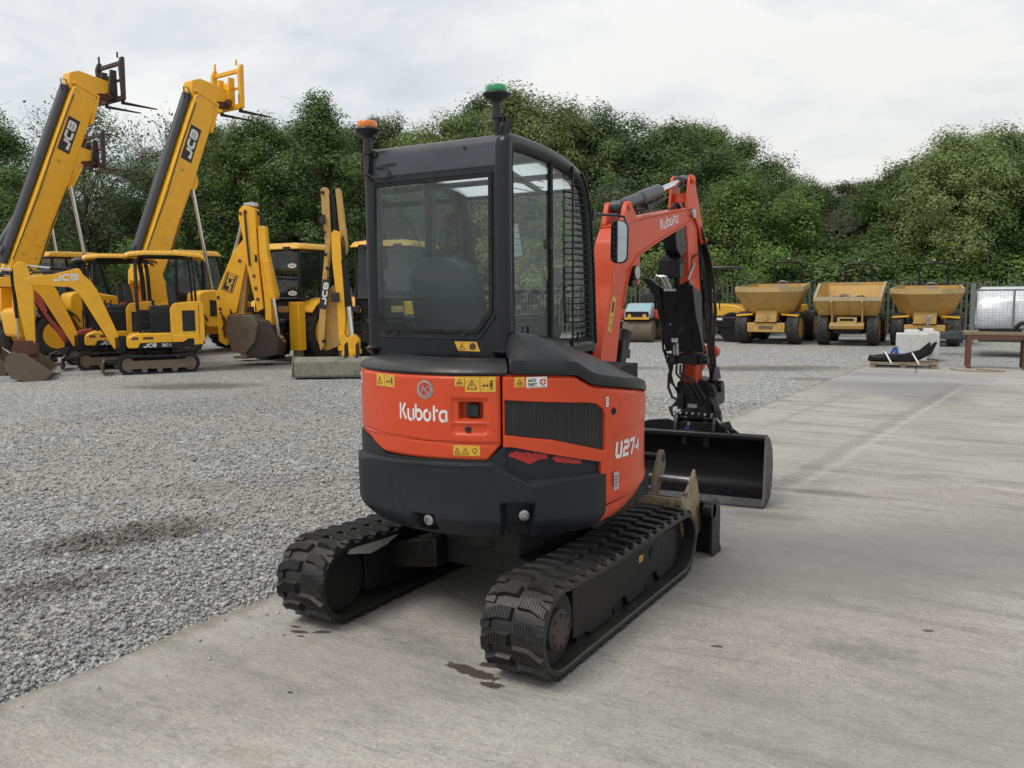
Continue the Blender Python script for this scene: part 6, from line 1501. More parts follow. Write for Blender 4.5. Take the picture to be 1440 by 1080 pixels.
# ------------------------------------------------------------------ site dumpers along the fence
def dumper(label, loc, rz, skip, sc=1., tilt=0.):
    d = thing('site_dumper', label, 'dumper', loc, rz, None, sc); Y = M['yellow_old']
    # y forward, toward the pouring lip
    for x in (-.93, .93):
        wheel(d, (x, .85, .56), .56, .46, (1, 0, 0), 'yellow_old', 17); wheel(d, (x, -1.35, .56), .56, .46, (1, 0, 0), 'yellow_old', 17)
    m = MB(); m.box((0, .75, .62), (1.05, .9, .42)); m.box((0, -1.2, .70), (.8, 1.7, .5)); m.cyl((-.9, .85, .56), (.9, .85, .56), .12, n=12); m.cyl((-.9, -1.35, .56), (.9, -1.35, .56), .12, n=12); m.build('chassis', M['black'], d, bevel=.02)
    if skip == 'swivel':
        m = MB(); m.box((0, 1.33, .58), (1.36, .12, .32)); fr = m.build('front_panel', Y, d, bevel=.02)
        for x in (-.52, .52):
            m = MB(); m.cyl((x, 1.39, .60), (x, 1.40, .60), .085, n=20); m.box((x, 1.40, .60), (.12, .01, .09)); m.build('headlight', M['yellow_old'], fr)
        m = MB(); m.box((0, 1.395, .58), (.5, .012, .10)); m.build('slot', M['mud'], fr)
        m = MB(); m.prism([(.9, .80), (.9, 1.16), (1.28, 1.16), (1.40, .95), (1.40, .80)], -.38, .38); m.box((0, 1.42, .90), (.16, .10, .18)); m.box((0, 1.40, .79), (.78, .1, .05)); m.build('turntable', Y, d, bevel=.015)
        m = MB()
        for x in (-.82, .82): m.box((x, .95, 1.0), (.60, .7, .06), rot=(0, rad(4 if x > 0 else -4), 0))
        m.pieces('mudguard', M['yellow'], d, bevel=.01)
        T = [(-1.02, -.75), (1.02, -.75), (1.22, 1.15), (.55, 1.75), (-.55, 1.75), (-1.22, 1.15)]; tz = [2.06, 2.06, 1.94, 1.92, 1.92, 1.94]
        Bm = [(-.72, -.35), (.72, -.35), (.82, .85), (.42, 1.15), (-.42, 1.15), (-.82, .85)]; bzz = 1.06
    else:
        m = MB(); m.box((0, 1.30, .62), (1.2, .10, .10)); m.box((0, 1.34, .86), (.72, .16, .24)); m.box((0, 1.40, .70), (1.26, .3, .14), rot=(rad(-20), 0, 0)); fr = m.build('front_panel', Y, d, bevel=.02)
        m = MB(); m.box((0, 1.425, .90), (.5, .01, .08)); m.build('badge', M['void'], fr)
        m = MB()
        for x in (-.55, .55): m.prism([(1.20, .66), (1.30, 1.3), (1.62, 1.55), (1.66, 1.5), (1.42, 1.2), (1.36, .66)], x-.03, x+.03)
        m.pieces('tipping_arm', Y, d, bevel=.008)
        T = [(-1.18, -.75), (1.18, -.75), (1.22, .6), (1.22, 1.55), (-1.22, 1.55), (-1.22, .6)]; tz = [2.18, 2.18, 2.12, 1.66, 1.66, 2.0]
        Bm = [(-1.0, -.35), (1.0, -.35), (1.05, .55), (1.05, 1.2), (-1.05, 1.2), (-1.05, .55)]; bzz = 1.04
    n = 6; o = [Vector((*T[i], tz[i])) for i in range(n)]; band = .15 if skip == 'swivel' else .12
    o += [Vector((*T[i], tz[i]-band)) for i in range(n)]+[Vector((*Bm[i], bzz)) for i in range(n)]
    cen = lambda v, k: v.lerp(Vector((0, .35, v.z)), k)
    o += [cen(v, .055) for v in o[:n]]+[cen(v, .06) for v in o[n:2*n]]+[cen(v, .10)+Vector((0, 0, .06)) for v in o[2*n:3*n]]
    fs = [tuple(range(3*n-1, 2*n-1, -1)), tuple(range(5*n, 6*n))]
    for i in range(n):
        j = (i+1) % n
        for k in (0, 1): fs.append((k*n+i, k*n+j, (k+1)*n+j, (k+1)*n+i))
        for k in (3, 4): fs.append((k*n+i, (k+1)*n+i, (k+1)*n+j, k*n+j))
        fs.append((i, 3*n+i, 3*n+j, j))
    m = MB(); m.add(o, fs); sk = m.build('skip', Y, d, bevel=.010, smooth=0)
    RM = paint('scraped_rim_'+label[:14].replace(' ', '_'), (.50, .36, .15) if skip != 'square' else (.46, .38, .24), .75, .6, (.36, .30, .20), scale=3., bump=.3, dust=.6)
    m = MB()
    for i in range(n):
        j = (i+1) % n; q = []
        for v in (o[i], o[j], o[n+j], o[n+i]): q.append(cen(v, -.012))
        q2 = [cen(v, .058) for v in (o[i], o[j])]
        m.add([q[0]+Vector((0, 0, .02)), q[1]+Vector((0, 0, .02)), q[2], q[3], q2[0]+Vector((0, 0, .02)), q2[1]+Vector((0, 0, .02))], [(0, 1, 2, 3), (0, 4, 5, 1)])
    m.build('skip_rim', RM, sk, smooth=0)
    m = MB()
    for i in range(n):
        if skip != 'swivel' or i in (2, 5): m.tube([o[n+i], o[2*n+i]], .025, 5)
    if skip != 'swivel':
        for x in (-.72, 0, .72): m.box((x, 1.36, 1.24), (.05, .05, .36), rot=(rad(-38), 0, 0))
    m.build('skip_rib', Y, sk)
    m = MB(); G = [[(x, y, (1.62 if skip == 'square' else 1.5)+.10*math.sin(3*x+2*y)+.06*math.sin(7*x-y)) for x in [-.8+.16*k for k in range(11)]] for y in [-.4+.17*k for k in range(9)]]
    m.grid(G); m.build('spoil_residue', M['mud'], sk)
    # driver's place
    m = MB(); m.box((0, -1.55, 1.05), (1.5, .9, .5), taper=(.9, .9)); m.build('engine_cover', M['yellow'], d, bevel=.04)
    m = MB(); m.box((0, -1.0, 1.5), (.5, .45, .12)); m.box((0, -1.28, 1.75), (.46, .12, .42)); m.build('seat', M['seat'], d, bevel=.04)
    m = MB(); m.tube([(0, -.62, 1.3), (0, -.78, 1.98)], .03, 6); m.tube([(.22*math.cos(a), -.80+.12*math.sin(a), 2.02+.14*math.sin(a)) for a in [2*PI*k/16 for k in range(16)]], .018, 6, closed=True); m.box((0, -.72, 1.96), (.34, .1, .12)); m.build('steering_wheel', M['steel'], d)
    rp = rnd_poly([(-.52, 1.1), (-.52, 2.86), (.52, 2.86), (.52, 1.1)], .22, 5)
    m = MB(); m.tube([(x, -1.5, z) for x, z in rp], .042, 8); m.box((0, -1.5, 2.92), (.10, .06, .08)); m.tube([(-.5, -1.5, 2.1), (.5, -1.5, 2.1)], .025, 6); ro = m.build('roll_hoop', M['black'], d)
    m = MB(); m.cyl((0, -1.5, 2.95), (0, -1.5, 3.02), .05, .04, n=12); m.build('beacon', M['steel'], ro)
    return d
DZ = lambda px, k=0: rad(180+31.7)-math.atan((px-720)/FPX)+rad(k)
dumper('yellow site dumper with pointed skip, standing between the yellow roller and the square-skip dumper', (*at(1092, 26.2), -.035), DZ(1092, -13), 'swivel', (.81, .98, .88))
dumper('yellow site dumper with square muddy skip between the two pointed-skip dumpers', (*at(1198, 25.2), -.035), DZ(1198, -6), 'square', (.735, .94, .84))
dumper('yellow site dumper with deep pointed skip standing behind the white concrete blocks', (*at(1305, 24.6), -.035), DZ(1305, -4), 'swivel', (.77, .9, .83))
# ------------------------------------------------------------------ rollers and a low machine at the fence
def blue_roller():
    r = thing('tandem_roller', 'small road roller with pale blue bonnet and orange flank near the fence', 'roller', (*at(906, 27.6), -.035), DZ(906, -12))
    for y in (.75, -.75):
        m = MB(); m.lathe([(.02, -.48), (.33, -.48), (.36, -.46), (.36, .46), (.33, .48), (.02, .48)], (0, y, .36), (1, 0, 0), 32); m.build('drum', M['mud'], r)
    m = MB(); m.box((0, 0, .62), (.86, 1.5, .40)); m.box((0, .75, .74), (1.02, .5, .08)); m.build('chassis', M['black'], r, bevel=.03)
    m = MB(); m.prism(rnd_poly([(.35, .74), (.30, 1.25), (.62, 1.22), (1.0, .98), (1.05, .74)], .10, 4), -.42, .42); bo = m.build('bonnet', M['blue_bonnet'], r, bevel=.05)
    m = MB(); m.box((0, 1.06, .90), (.74, .02, .16)); gr = m.build('grille', M['void'], bo, bevel=.005)
    for x in (-.24, .24):
        m = MB(); m.cyl((x, 1.06, .84), (x, 1.085, .84), .06, n=14); m.build('headlight', M['yellow_roof'], gr)
    m = MB(); m.box((0, 1.08, .76), (.78, .04, .06)); m.build('bumper_bar', M['yellow_roof'], bo)
    m = MB(); m.prism(rnd_poly([(-.9, .72), (-.9, 1.0), (.2, 1.02), (.36, .95), (.36, .72)], .06, 3), -.44, .44); m.box((-.2, .30, .86), (.75, .4, .28)); m.build('side_panel', M['orange'], r, bevel=.03)
    m = MB(); m.box((0, -.45, 1.1), (.44, .4, .10)); m.box((0, -.62, 1.35), (.42, .1, .4)); m.build('seat', M['seat'], r, bevel=.03)
    m = MB(); m.tube([(.38, -.75, .9), (.38, -.75, 2.1), (-.38, -.75, 2.1), (-.38, -.75, .9)], .03, 8); m.tube([(0, .2, 1.0), (0, .02, 1.4)], .025, 6); m.build('roll_hoop', M['black'], r)
blue_roller()
def yellow_roller():
    r = thing('ride_on_roller', 'yellow and black roller under a flat canopy between the pale blue roller and dumpers', 'roller', (*at(1004, 27.4), -.035), DZ(1004, 62))
    for y in (.95, -.95):
        m = MB(); m.lathe([(.02, -.62), (.44, -.62), (.47, -.59), (.47, .59), (.44, .62), (.02, .62)], (0, y, .47), (1, 0, 0), 32); m.build('drum', M['black'], r)
    m = MB(); m.box((0, 0, .62), (1.3, 2.7, .34)); m.build('chassis', M['black'], r, bevel=.03)
    m = MB(); m.prism(rnd_poly([(.05, .80), (.05, 1.22), (1.05, 1.16), (1.42, .98), (1.45, .80)], .14, 5), -.55, .55); m.build('front_bonnet', M['yellow_roof'], r, bevel=.05)
    m = MB(); m.prism(rnd_poly([(-1.42, .80), (-1.40, 1.18), (-1.1, 1.3), (-.75, 1.28), (-.7, .80)], .12, 4), -.5, .5); m.box((.2, -1.0, 1.42), (.42, .34, .28)); m.build('rear_bonnet', M['yellow_roof'], r, bevel=.05)
    m = MB(); m.box((0, -.28, 1.15), (.5, .44, .12)); m.box((0, -.50, 1.44), (.48, .12, .5)); m.build('seat', M['seat'], r, bevel=.05)
    m = MB(); m.tube([(0, .18, .9), (0, .02, 1.5)], .035, 6); m.tube([(.18*math.cos(a), .0+.1*math.sin(a), 1.52+.12*math.sin(a)) for a in [2*PI*k/12 for k in range(12)]], .016, 6, closed=True); m.box((0, .14, 1.40), (.3, .12, .2)); m.build('steering_wheel', M['black'], r)
    m = MB()
    for x in (-.55, .55): m.tube([(x, -.62, .8), (x, -.62, 2.3)], .04, 8); m.tube([(x, .5, 1.0), (x, .35, 2.3)], .02, 6)
    cf = m.build('canopy_frame', M['black'], r)
    m = MB(); m.box((0, -.15, 2.34), (1.3, 1.7, .07)); cp = m.build('canopy', M['grey_ram'], cf, bevel=.03)
    m = MB(); m.lathe([(.06, 0), (.07, .05), (.055, .14), (.01, .16)], (0, -.1, 2.38), n=14); m.build('beacon', M['red'], cp)
    m = MB(); m.box((.655, .55, .72), (.01, .18, .07)); m.build('plate', M['white'], r)
    m = MB(); m.tube([(-.5, 1.2, 1.1), (-.9, 1.35, 1.35), (-.9, 1.4, 1.2)], .03, 6); m.build('grab_handle', M['steel'], r)
yellow_roller()
def low_machine():
    r = thing('plant_trailer', 'low red and black plant trailer behind the orange boom by the fence', 'trailer', (*at(862, 29.3), -.035), DZ(862, 70))
    m = MB(); m.box((0, 0, .52), (1.5, 2.6, .18)); m.box((0, 0, .30), (1.2, 1.6, .3)); m.build('deck', M['black'], r, bevel=.02)
    m = MB(); m.prism(rnd_poly([(-1.0, .64), (-.9, .98), (-.3, 1.05), (.5, .98), (.8, .64)], .12, 4), -.5, .5); m.build('cover', M['red'], r, bevel=.05)
    m = MB(); m.box((.76, 0, .64), (.03, 2.6, .06)); m.build('edge_rail', M['steel'], r)
    for x in (-.7, .7): wheel(r, (x, -.2, .30), .30, .2, lugs=14)
low_machine()
# ------------------------------------------------------------------ end of the slab: blocks, pallet, trestle, trailer
RZ = rad(31.7)-math.atan((1330-720)/FPX)
def blocks():
    for px, d, lab, w, dz in ((1283, 18.4, 'wider white concrete block of the adjoining pair, just behind the blue webbing', .62, 0), (1306, 18.9, 'narrower white concrete block of the adjoining pair, on the drawbar side', .44, .06)):
        b = thing('concrete_block', lab, 'block', (*at(px, d), -.035), RZ+rad(4), 'white blocks beside the pallet')
        m = MB(); m.box((0, 0, .36), (w, .55, .60)); bd = m.build('body', M['block'], b, bevel=.018, seg=3)
        m = MB(); m.box((0, 0, .70), (w*.52, .30, .08), taper=(.85, .85)); m.build('stud', M['block'], b, bevel=.012)
        m = MB(); m.box((0, 0, .03), (w*.9, .5, .06)); m.build('skid', M['wood'], b)
blocks()
p = thing('pallet', 'flat timber pallet under the strapped black forks at the end of the slab', 'pallet', (*at(1272, 17.3), -.035), RZ+rad(3))
m = MB()
for k in range(5): m.box((0, -.40+.2*k, .125), (1.25, .12, .022))
for k in range(3): m.box((-.56+.56*k, 0, .065), (.10, .9, .09))
m.build('boards', M['wood'], p, bevel=.004)
f = thing('lifting_forks', 'black forks with curved tips strapped flat on the timber pallet', 'forks', (*at(1268, 17.2), .10), RZ+rad(3))
for k, (dx, dy, dz) in enumerate(((0, 0, 0), (.12, .22, .02))):
    m = MB(); m.prism(rnd_poly([(-.62, .01), (-.60, .13), (.05, .17), (.35, .26), (.52, .42), (.56, .40), (.46, .16), (.25, .04), (.1, .0)], .02, 3), -.05+dy, .05+dy, 'y', xf=lambda q, dx=dx: q+Vector((dx, 0, 0))); m.build('fork', M['black'], f, bevel=.01)
m = MB(); m.box((-.3, .1, .07), (.5, .36, .09)); m.build('mount', M['black'], f, bevel=.02)
for x in (-.28, .22):
    m = MB(); m.tube([(x+.12, -.42, .0), (x, -.05, .19), (x-.03, .20, .19), (x-.06, .45, .0)], .016, 6); m.build('strap', M['white'], f)
t_ = thing('strap_bundle', 'bright blue webbing bundle standing at the square end of the black forks', 'strap', (*at(1257, 17.5), .10), RZ)
m = MB(); m.tube([(0, 0, .0), (-.04, .02, .12), (.02, 0, .26), (.07, .02, .30), (.06, 0, .16), (.02, .01, .02), (.10, .0, .10), (.08, 0, .25)], .028, 7); m.build('webbing', M['blue'], t_)
s_ = thing('steel_angle', 'rusty steel bar lying on the ground in front of the pallet', 'steel bar', (*at(1290, 16.75), -.035), RZ+rad(1))
m = MB(); m.prism([(-.02, .0), (-.02, .05), (-.01, .05), (-.01, .01), (.06, .01), (.06, .0)], -.95, .95); o = m.build('bar', M['rust'], s_); o.rotation_euler = (0, 0, rad(90))
def trestle():
    t = thing('steel_trestle', 'brown steel trestle with a timber top at the end of the slab', 'trestle', (*at(1405, 16.75), .002), RZ+rad(1.5))
    m = MB()
    for x in (-.52, .46):
        for y in (-.25, .30): m.box((x, y, .33), (.085, .085, .66))
        m.box((x, .02, .08), (.06, .5, .06))
        m.box((x+.0, -.12, .14), (.05, .30, .05), rot=(rad(38), 0, 0))
    m.box((0, -.25, .62), (1.06, .06, .08)); m.box((0, .30, .62), (1.06, .06, .08)); m.build('leg_frame', M['rust'], t, bevel=.006)
    m = MB(); m.box((.25, .02, .70), (1.75, .62, .07)); m.build('timber_top', M['wood'], t, bevel=.008)
    h = thing('lifting_hook', 'black steel bar with a hooked end lying on the trestle top', 'hook', (*at(1415, 16.6), .737), RZ)
    m = MB(); m.box((-.1, 0, .03), (.75, .08, .06)); m.tube([(.15, 0, .06), (.24, 0, .16), (.36, 0, .19), (.42, 0, .12), (.42, 0, .04)], .045, 8); m.build('bar', M['black'], h, bevel=.01)
trestle()
hz_ = thing('hose_pipe', 'thin tan hose curling over the far end of the concrete', 'hose', (*at(1385, 16.1), .006), RZ)
m = MB(); m.tube([(-.55, .25, .012), (-.42, .0, .012), (-.1, -.16, .012), (.25, -.12, .012), (.38, .02, .012), (.1, .22, .012), (-.1, .34, .012), (-.05, .42, .012)], .012, 6); m.build('pipe', paint('tan_hose', (.30, .22, .12), .6), hz_)
def trailer():
    t = thing('cage_trailer', 'trailer with mesh cage sides and a shiny silver curved load', 'trailer', (*at(1454, 19.3), -.035), RZ+rad(0))
    # x to the right (away from the drawbar), y away
    m = MB(); m.box((.1, .9, .66), (2.7, 1.8, .10)); m.box((.1, .02, .52), (2.7, .06, .22)); m.box((.1, .5, .40), (2.4, .08, .12)); m.build('deck', M['galv'], t, bevel=.01)
    m = MB(); m.prism([(-1.25, .62), (-2.55, .50), (-2.55, .40), (-1.25, .36)], .70, .82, 'y'); m.prism([(-1.25, .62), (-2.3, .48), (-2.3, .40), (-1.25, .42)], .35, .42, 'y'); m.box((-2.6, .76, .49), (.22, .10, .08)); m.build('drawbar', M['grey_ram'], t, bevel=.01)
    m = MB(); m.cyl((-2.2, .66, .10), (-2.2, .66, .82), .035, n=10); m.cyl((-2.2, .66, .82), (-2.2, .66, .92), .05, n=10); m.tube([(-2.2, .66, .92), (-2.1, .64, .95)], .02, 6); jw = m.build('jockey_post', M['steel'], t)
    m = MB(); m.cyl((-2.10, .61, .11), (-2.10, .71, .11), .11, n=20); m.build('jockey_wheel', M['tyre'], jw)
    m = MB(); m.tube([(-2.45, .72, .02), (-2.42, .74, .44)], .02, 6); m.build('prop', M['steel'], t)
    for x in (.4,):
        wheel(t, (x, .12, .30), .30, .2, (0, 1, 0), 'galv', 14)
    m = MB()
    for x in (-1.22, -.42, .38, 1.18): m.tube([(x, .0, .68), (x, .0, 1.58)], .022, 6)
    for z in (.70, 1.58): m.tube([(-1.22, .0, z), (1.4, .0, z)], .022, 6)
    fr = m.build('cage_frame', M['galv'], t)
    m = MB(); m.tube([(-1.24, -.05, .3), (-1.24, -.05, 1.74)], .035, 8); m.tube([(-1.24, 1.8, .3), (-1.24, 1.8, 1.74)], .035, 8); m.pieces('corner_post', M['galv'], t)
    m = MB()
    for k in range(35): m.box((-1.22+.075*k, .0, 1.14), (.0035, .0035, .88))
    for k in range(14): m.box((.05, .0, .74+.064*k), (2.55, .0035, .0035))
    m.build('wire_mesh', M['grey_ram'], fr)
    G = []
    for k in range(21):
        a = PI*k/20; y = .9-.82*math.cos(a); z = .74+.90*max(0, math.sin(a))**.6
        z += .025*math.sin(k*1.9)
        G.append([(x, y+.01*math.sin(x*3+k), z-(.10 if x < -1.1 else 0)) for x in (-1.16, -1.05, -.5, .1, .7, 1.4)])
    m = MB(); m.grid(G, thick=lambda i, j: (G[i][j][0], .9+(G[i][j][1]-.9)*.97, G[i][j][2]-.03)); m.build('silver_cover', paint('silver_sheet', (.78, .80, .82), .33, .2, (.55, .57, .59), .30, scale=1.5, bump=.3), t, smooth=60)
trailer()
# ------------------------------------------------------------------ palisade fence along the back of the yard
def fence():
    f = thing('palisade_fence', 'grey galvanised steel palisade fence with pointed pales along the back of the yard', 'fence')
    line = [(-260, 41), (180, 39.), (560, 36.5), (860, 31.), (1120, 29.2), (1330, 27.6), (1700, 25.0)]
    pts = [Vector((*at(px, d), 0)) for px, d in line]
    seg = []
    for a, b in zip(pts, pts[1:]):
        L = (b-a).length; n = max(1, round(L/2.75))
        for i in range(n): seg.append((a.lerp(b, i/n), a.lerp(b, (i+1)/n)))
    mp = MB(); mp.box((0, 0, .93), (.10, .055, 2.0)); mp.box((0, .0, 1.9), (.09, .045, .02)); post0 = None
    proto = {}
    for a, b in seg:
        d = b-a; L = d.length; rz = math.atan2(d.y, d.x)
        if post0 is None: post = post0 = mp.build('post', M['fence'], f)
        else: post = post0.copy(); COL.objects.link(post)
        post.location = (a.x, a.y, -.035); post.rotation_euler = (0, 0, rz)
        key = round(L, 2)
        if key not in proto:
            m = MB(); n = int(L/.157)
            for i in range(n):
                x = (i+.5)*L/n; lean = random.gauss(0, .006)
                sec = [(-.034, .0), (-.012, -.014), (.012, -.014), (.034, .0)]
                vs = []
                for z, k in ((.08, 1), (1.74, 1), (1.86, .35)):
                    vs += [(x+sx*k+lean*z, sy-.035, z) for sx, sy in sec]
                m.add(vs, [(r*4+c, r*4+c+1, r*4+4+c+1, r*4+4+c) for r in range(2) for c in range(3)])
                m.add([(x-.012, -.04, 1.86), (x+.012, -.04, 1.86), (x, -.04, 1.95)], [(0, 1, 2)])
            for z in (.40, 1.50): m.box((L/2, 0, z), (L, .05, .05))
            pn = proto[key] = m.build('pale_panel', M['fence'], f, smooth=0)
        else: pn = proto[key].copy(); COL.objects.link(pn)
        pn.location = (a.x, a.y, -.035); pn.rotation_euler = (0, 0, rz)
    for o in list(f.children): o.parent = f
    return f
fence()
# ------------------------------------------------------------------ trees: trunk with limbs, crown of leaf clumps
def leaf_mat(name, dark, mid, light, autumn=0.):
    t = NT(name); g_ = t.n('ShaderNodeNewGeometry'); c = t.coord('Object'); oi = t.n('ShaderNodeObjectInfo')
    n = t.noise(c, .9, 3, .6); r = g_.outputs['Random Per Island']
    k = t.math('ADD', t.math('MULTIPLY', n, .92), t.math('MULTIPLY', r, .26)); k = t.math('ADD', k, t.math('MULTIPLY_ADD', oi.outputs['Random'], .62, -.40))
    col = t.ramp(k, [(.18, dark), (.48, mid), (.82, light)])
    if autumn: col = t.mix(t.math('MULTIPLY', t.math('GREATER_THAN', r, .86), autumn), col, (.14, .085, .03))
    d = t.n('ShaderNodeBsdfPrincipled'); t.set(d.inputs['Base Color'], col); d.inputs['Roughness'].default_value = .5; d.inputs['Specular IOR Level'].default_value = .35
    tr = t.n('ShaderNodeBsdfTranslucent'); t.set(tr.inputs[0], t.mix(.5, col, (.16, .22, .04)))
    m = t.n('ShaderNodeMixShader'); m.inputs[0].default_value = .32; t.link(d.outputs[0], m.inputs[1]); t.link(tr.outputs[0], m.inputs[2]); t.link(m.outputs[0], t.out.inputs[0]); return t.m
LM = {'deep': leaf_mat('deep_green_leaves', (0.041, 0.071, 0.028), (0.092, 0.151, 0.047), (0.173, 0.255, 0.078)),
      'mid': leaf_mat('mid_green_leaves', (0.057, 0.094, 0.028), (0.125, 0.196, 0.050), (0.233, 0.323, 0.088)),
      'olive': leaf_mat('olive_leaves', (0.065, 0.094, 0.036), (0.152, 0.196, 0.067), (0.258, 0.328, 0.112), .10),
      'fresh': leaf_mat('fresh_green_leaves', (0.081, 0.133, 0.031), (0.183, 0.290, 0.063), (0.314, 0.444, 0.108)),
      'grey': leaf_mat('grey_green_leaves', (0.060, 0.089, 0.050), (0.143, 0.189, 0.102), (0.244, 0.300, 0.167))}
BARK = paint('bark', (.085, .072, .058), .9, .6, (.035, .03, .025), scale=4., bump=.6)
BARE = paint('pale_bark', (.17, .155, .13), .9, .5, (.08, .07, .06), scale=5., bump=.4)
def leaves_mesh(name, P, N, size, rng, mat):
    m = len(P)
    N = N/np.maximum(np.linalg.norm(N, axis=1), 1e-6)[:, None]
    a = rng.normal(size=(m, 3)); U = np.cross(N, a); U /= np.maximum(np.linalg.norm(U, axis=1), 1e-6)[:, None]; V = np.cross(N, U)
    s = size*rng.uniform(.55, 1.25, m)[:, None]; w = s*rng.uniform(.38, .62, (m, 1))
    bend = N*s*rng.uniform(-.25, .1, (m, 1))
    Q = np.stack([P-U*s*.5, P+V*w*.5+bend*.3, P+U*s*.5+bend, P-V*w*.5+bend*.3], 1).reshape(-1, 3)
    me = bpy.data.meshes.new(name); me.vertices.add(4*m); me.vertices.foreach_set('co', Q.ravel())
    me.loops.add(4*m); me.loops.foreach_set('vertex_index', np.arange(4*m)); me.polygons.add(m)
    me.polygons.foreach_set('loop_start', np.arange(0, 4*m, 4)); me.polygons.foreach_set('loop_total', np.full(m, 4)); me.materials.append(mat); me.update()
    return me
def make_tree(seed, H, R, base, clumps, per, leaf, mat, lean=.0, droop=.0, shape='round', bark=None, csize=.8, limbs=26, trunk_r=.16):
    rng = np.random.default_rng(seed); rnd = random.Random(seed)
    root = bpy.data.objects.new('tree', None)
    mb = MB()
    top = Vector((rng.normal(0, .4)+lean, rng.normal(0, .4), H*.86))
    tp = [Vector((top.x*t**1.5+.12*math.sin(5*t+seed), top.y*t**1.5+.12*math.cos(4*t+seed), top.z*t)) for t in [k/9 for k in range(10)]]
    mb.tube(tp, [trunk_r*(1-.82*k/9)*(1.35 if k == 0 else 1) for k in range(10)], 8)
    C = []
    while len(C) < clumps:
        p = rng.uniform(-1, 1, 3); r = np.linalg.norm(p)
        if r > 1 or r < .30: continue
        if rng.uniform() > .25+.75*r: continue
        h = (p[2]+1)/2
        if shape == 'tall': wv = math.sin(PI*min(1, (h*.92+.12)))**.7
        elif shape == 'bush': wv = (1-.45*h**2)
        else: wv = (1 if h < .6 else 1-.55*((h-.6)/.4)**1.5)*(.75+.25*min(1, h*3))
        lump = 1+.22*math.sin(3*math.atan2(p[1], p[0])+seed)+.14*math.sin(5*h*3+seed*2)
        C.append(np.array([p[0]*R*wv*lump, p[1]*R*wv*lump, base+(H-base)*h])+np.array([top.x*h*.6, top.y*h*.6, 0]))
    C = np.array(C)
    for i in range(min(limbs, clumps)):
        c = Vector(C[i]); t = min(.92, max(.12, (c.z-.9-.3*math.hypot(c.x, c.y))/top.z)); k = t*9; j = min(8, int(k)); s = tp[j].lerp(tp[j+1], k-j)
        mid = s.lerp(c, .5)+Vector((rnd.gauss(0, .15), rnd.gauss(0, .15), .15*(c-s).length))
        r0 = trunk_r*(1-.8*t)*.55
        mb.tube([s, s.lerp(mid, .6), mid, mid.lerp(c, .6), c], [r0, r0*.75, r0*.55, r0*.35, r0*.12], 5)
        for q in range(3):
            e = c+Vector((rnd.gauss(0, .55), rnd.gauss(0, .55), rnd.gauss(.25, .4))); mb.tube([mid.lerp(c, .5), c.lerp(e, .5), e], [r0*.3, r0*.18, .006], 4)
    PP, NN = [], []
    for c in C:
        n = max(12, int(per*1.35*rng.uniform(.45, 1.5)))
        d = rng.normal(size=(n, 3)); d /= np.linalg.norm(d, axis=1)[:, None]
        rr = rng.uniform(.2, 1, n)**.6*(1+rng.exponential(.11, n)); s = csize*rng.uniform(.65, 1.35)
        off = d*rr[:, None]*np.array([s, s, s*.8])
        off[:, 2] -= droop*np.abs(rng.normal(0, .3, n))
        PP.append(c+off); out = (c-np.array([top.x*.4, top.y*.4, base+(H-base)*.45])); out = out/max(np.linalg.norm(out), .1)
        NN.append(d*.8+np.array([0, 0, .55])+out*.35+rng.normal(0, .38, (n, 3)))
    P, N = np.vstack(PP), np.vstack(NN)
    keep = P[:, 2] > .06; P, N = P[keep], N[keep]
    crown = bpy.data.objects.new('crown', leaves_mesh('crown', P, N, leaf, rng, mat))
    me = bpy.data.meshes.new('trunk'); me.from_pydata(mb.v, [], mb.f); me.materials.append(bark or BARK); me.polygons.foreach_set('use_smooth', [True]*len(me.polygons)); me.update()
    trunk = bpy.data.objects.new('trunk', me)
    return trunk, crown, H, R
def make_bare(seed, H, bark, depth=5, leaves=0):
    rnd = random.Random(seed); rng = np.random.default_rng(seed); mb = MB(); tips = []
    def grow(p, d, L, r, k):
        q = p; pts = [p]
        for i in range(3):
            d = (d+Vector((rnd.gauss(0, .10), rnd.gauss(0, .10), .04))).normalized(); q = q+d*(L/3); pts.append(q)
        mb.tube(pts, [r, r*.88, r*.78, r*.66], 6 if k > 2 else 4)
        if k == 0: tips.append(q); return
        for i in range(3 if k > 1 else 4):
            a = rnd.uniform(0, 2*PI); s = rnd.uniform(.32, .62)
            o = d.orthogonal().normalized(); o = Matrix.Rotation(a, 3, d)@o
            grow(pts[rnd.choice((2, 3, 3))], (d+o*s).normalized(), L*rnd.uniform(.62, .82), r*.58, k-1)
    grow(Vector((0, 0, 0)), Vector((.02, .03, 1)), H*.32, .11, depth)
    me = bpy.data.meshes.new('trunk'); me.from_pydata(mb.v, [], mb.f); me.materials.append(bark); me.update()
    trunk = bpy.data.objects.new('trunk', me); crown = None
    T = np.array([tuple(v) for v in tips])
    if leaves:
        P = np.repeat(T, leaves, 0)+rng.normal(0, .22, (len(T)*leaves, 3)); N = rng.normal(0, .6, P.shape)+np.array([0, 0, .8])
        crown = bpy.data.objects.new('crown', leaves_mesh('crown', P, N, .15, rng, LM['grey']))
    hh = max(v[2] for v in mb.v); return trunk, crown, hh, H*.35
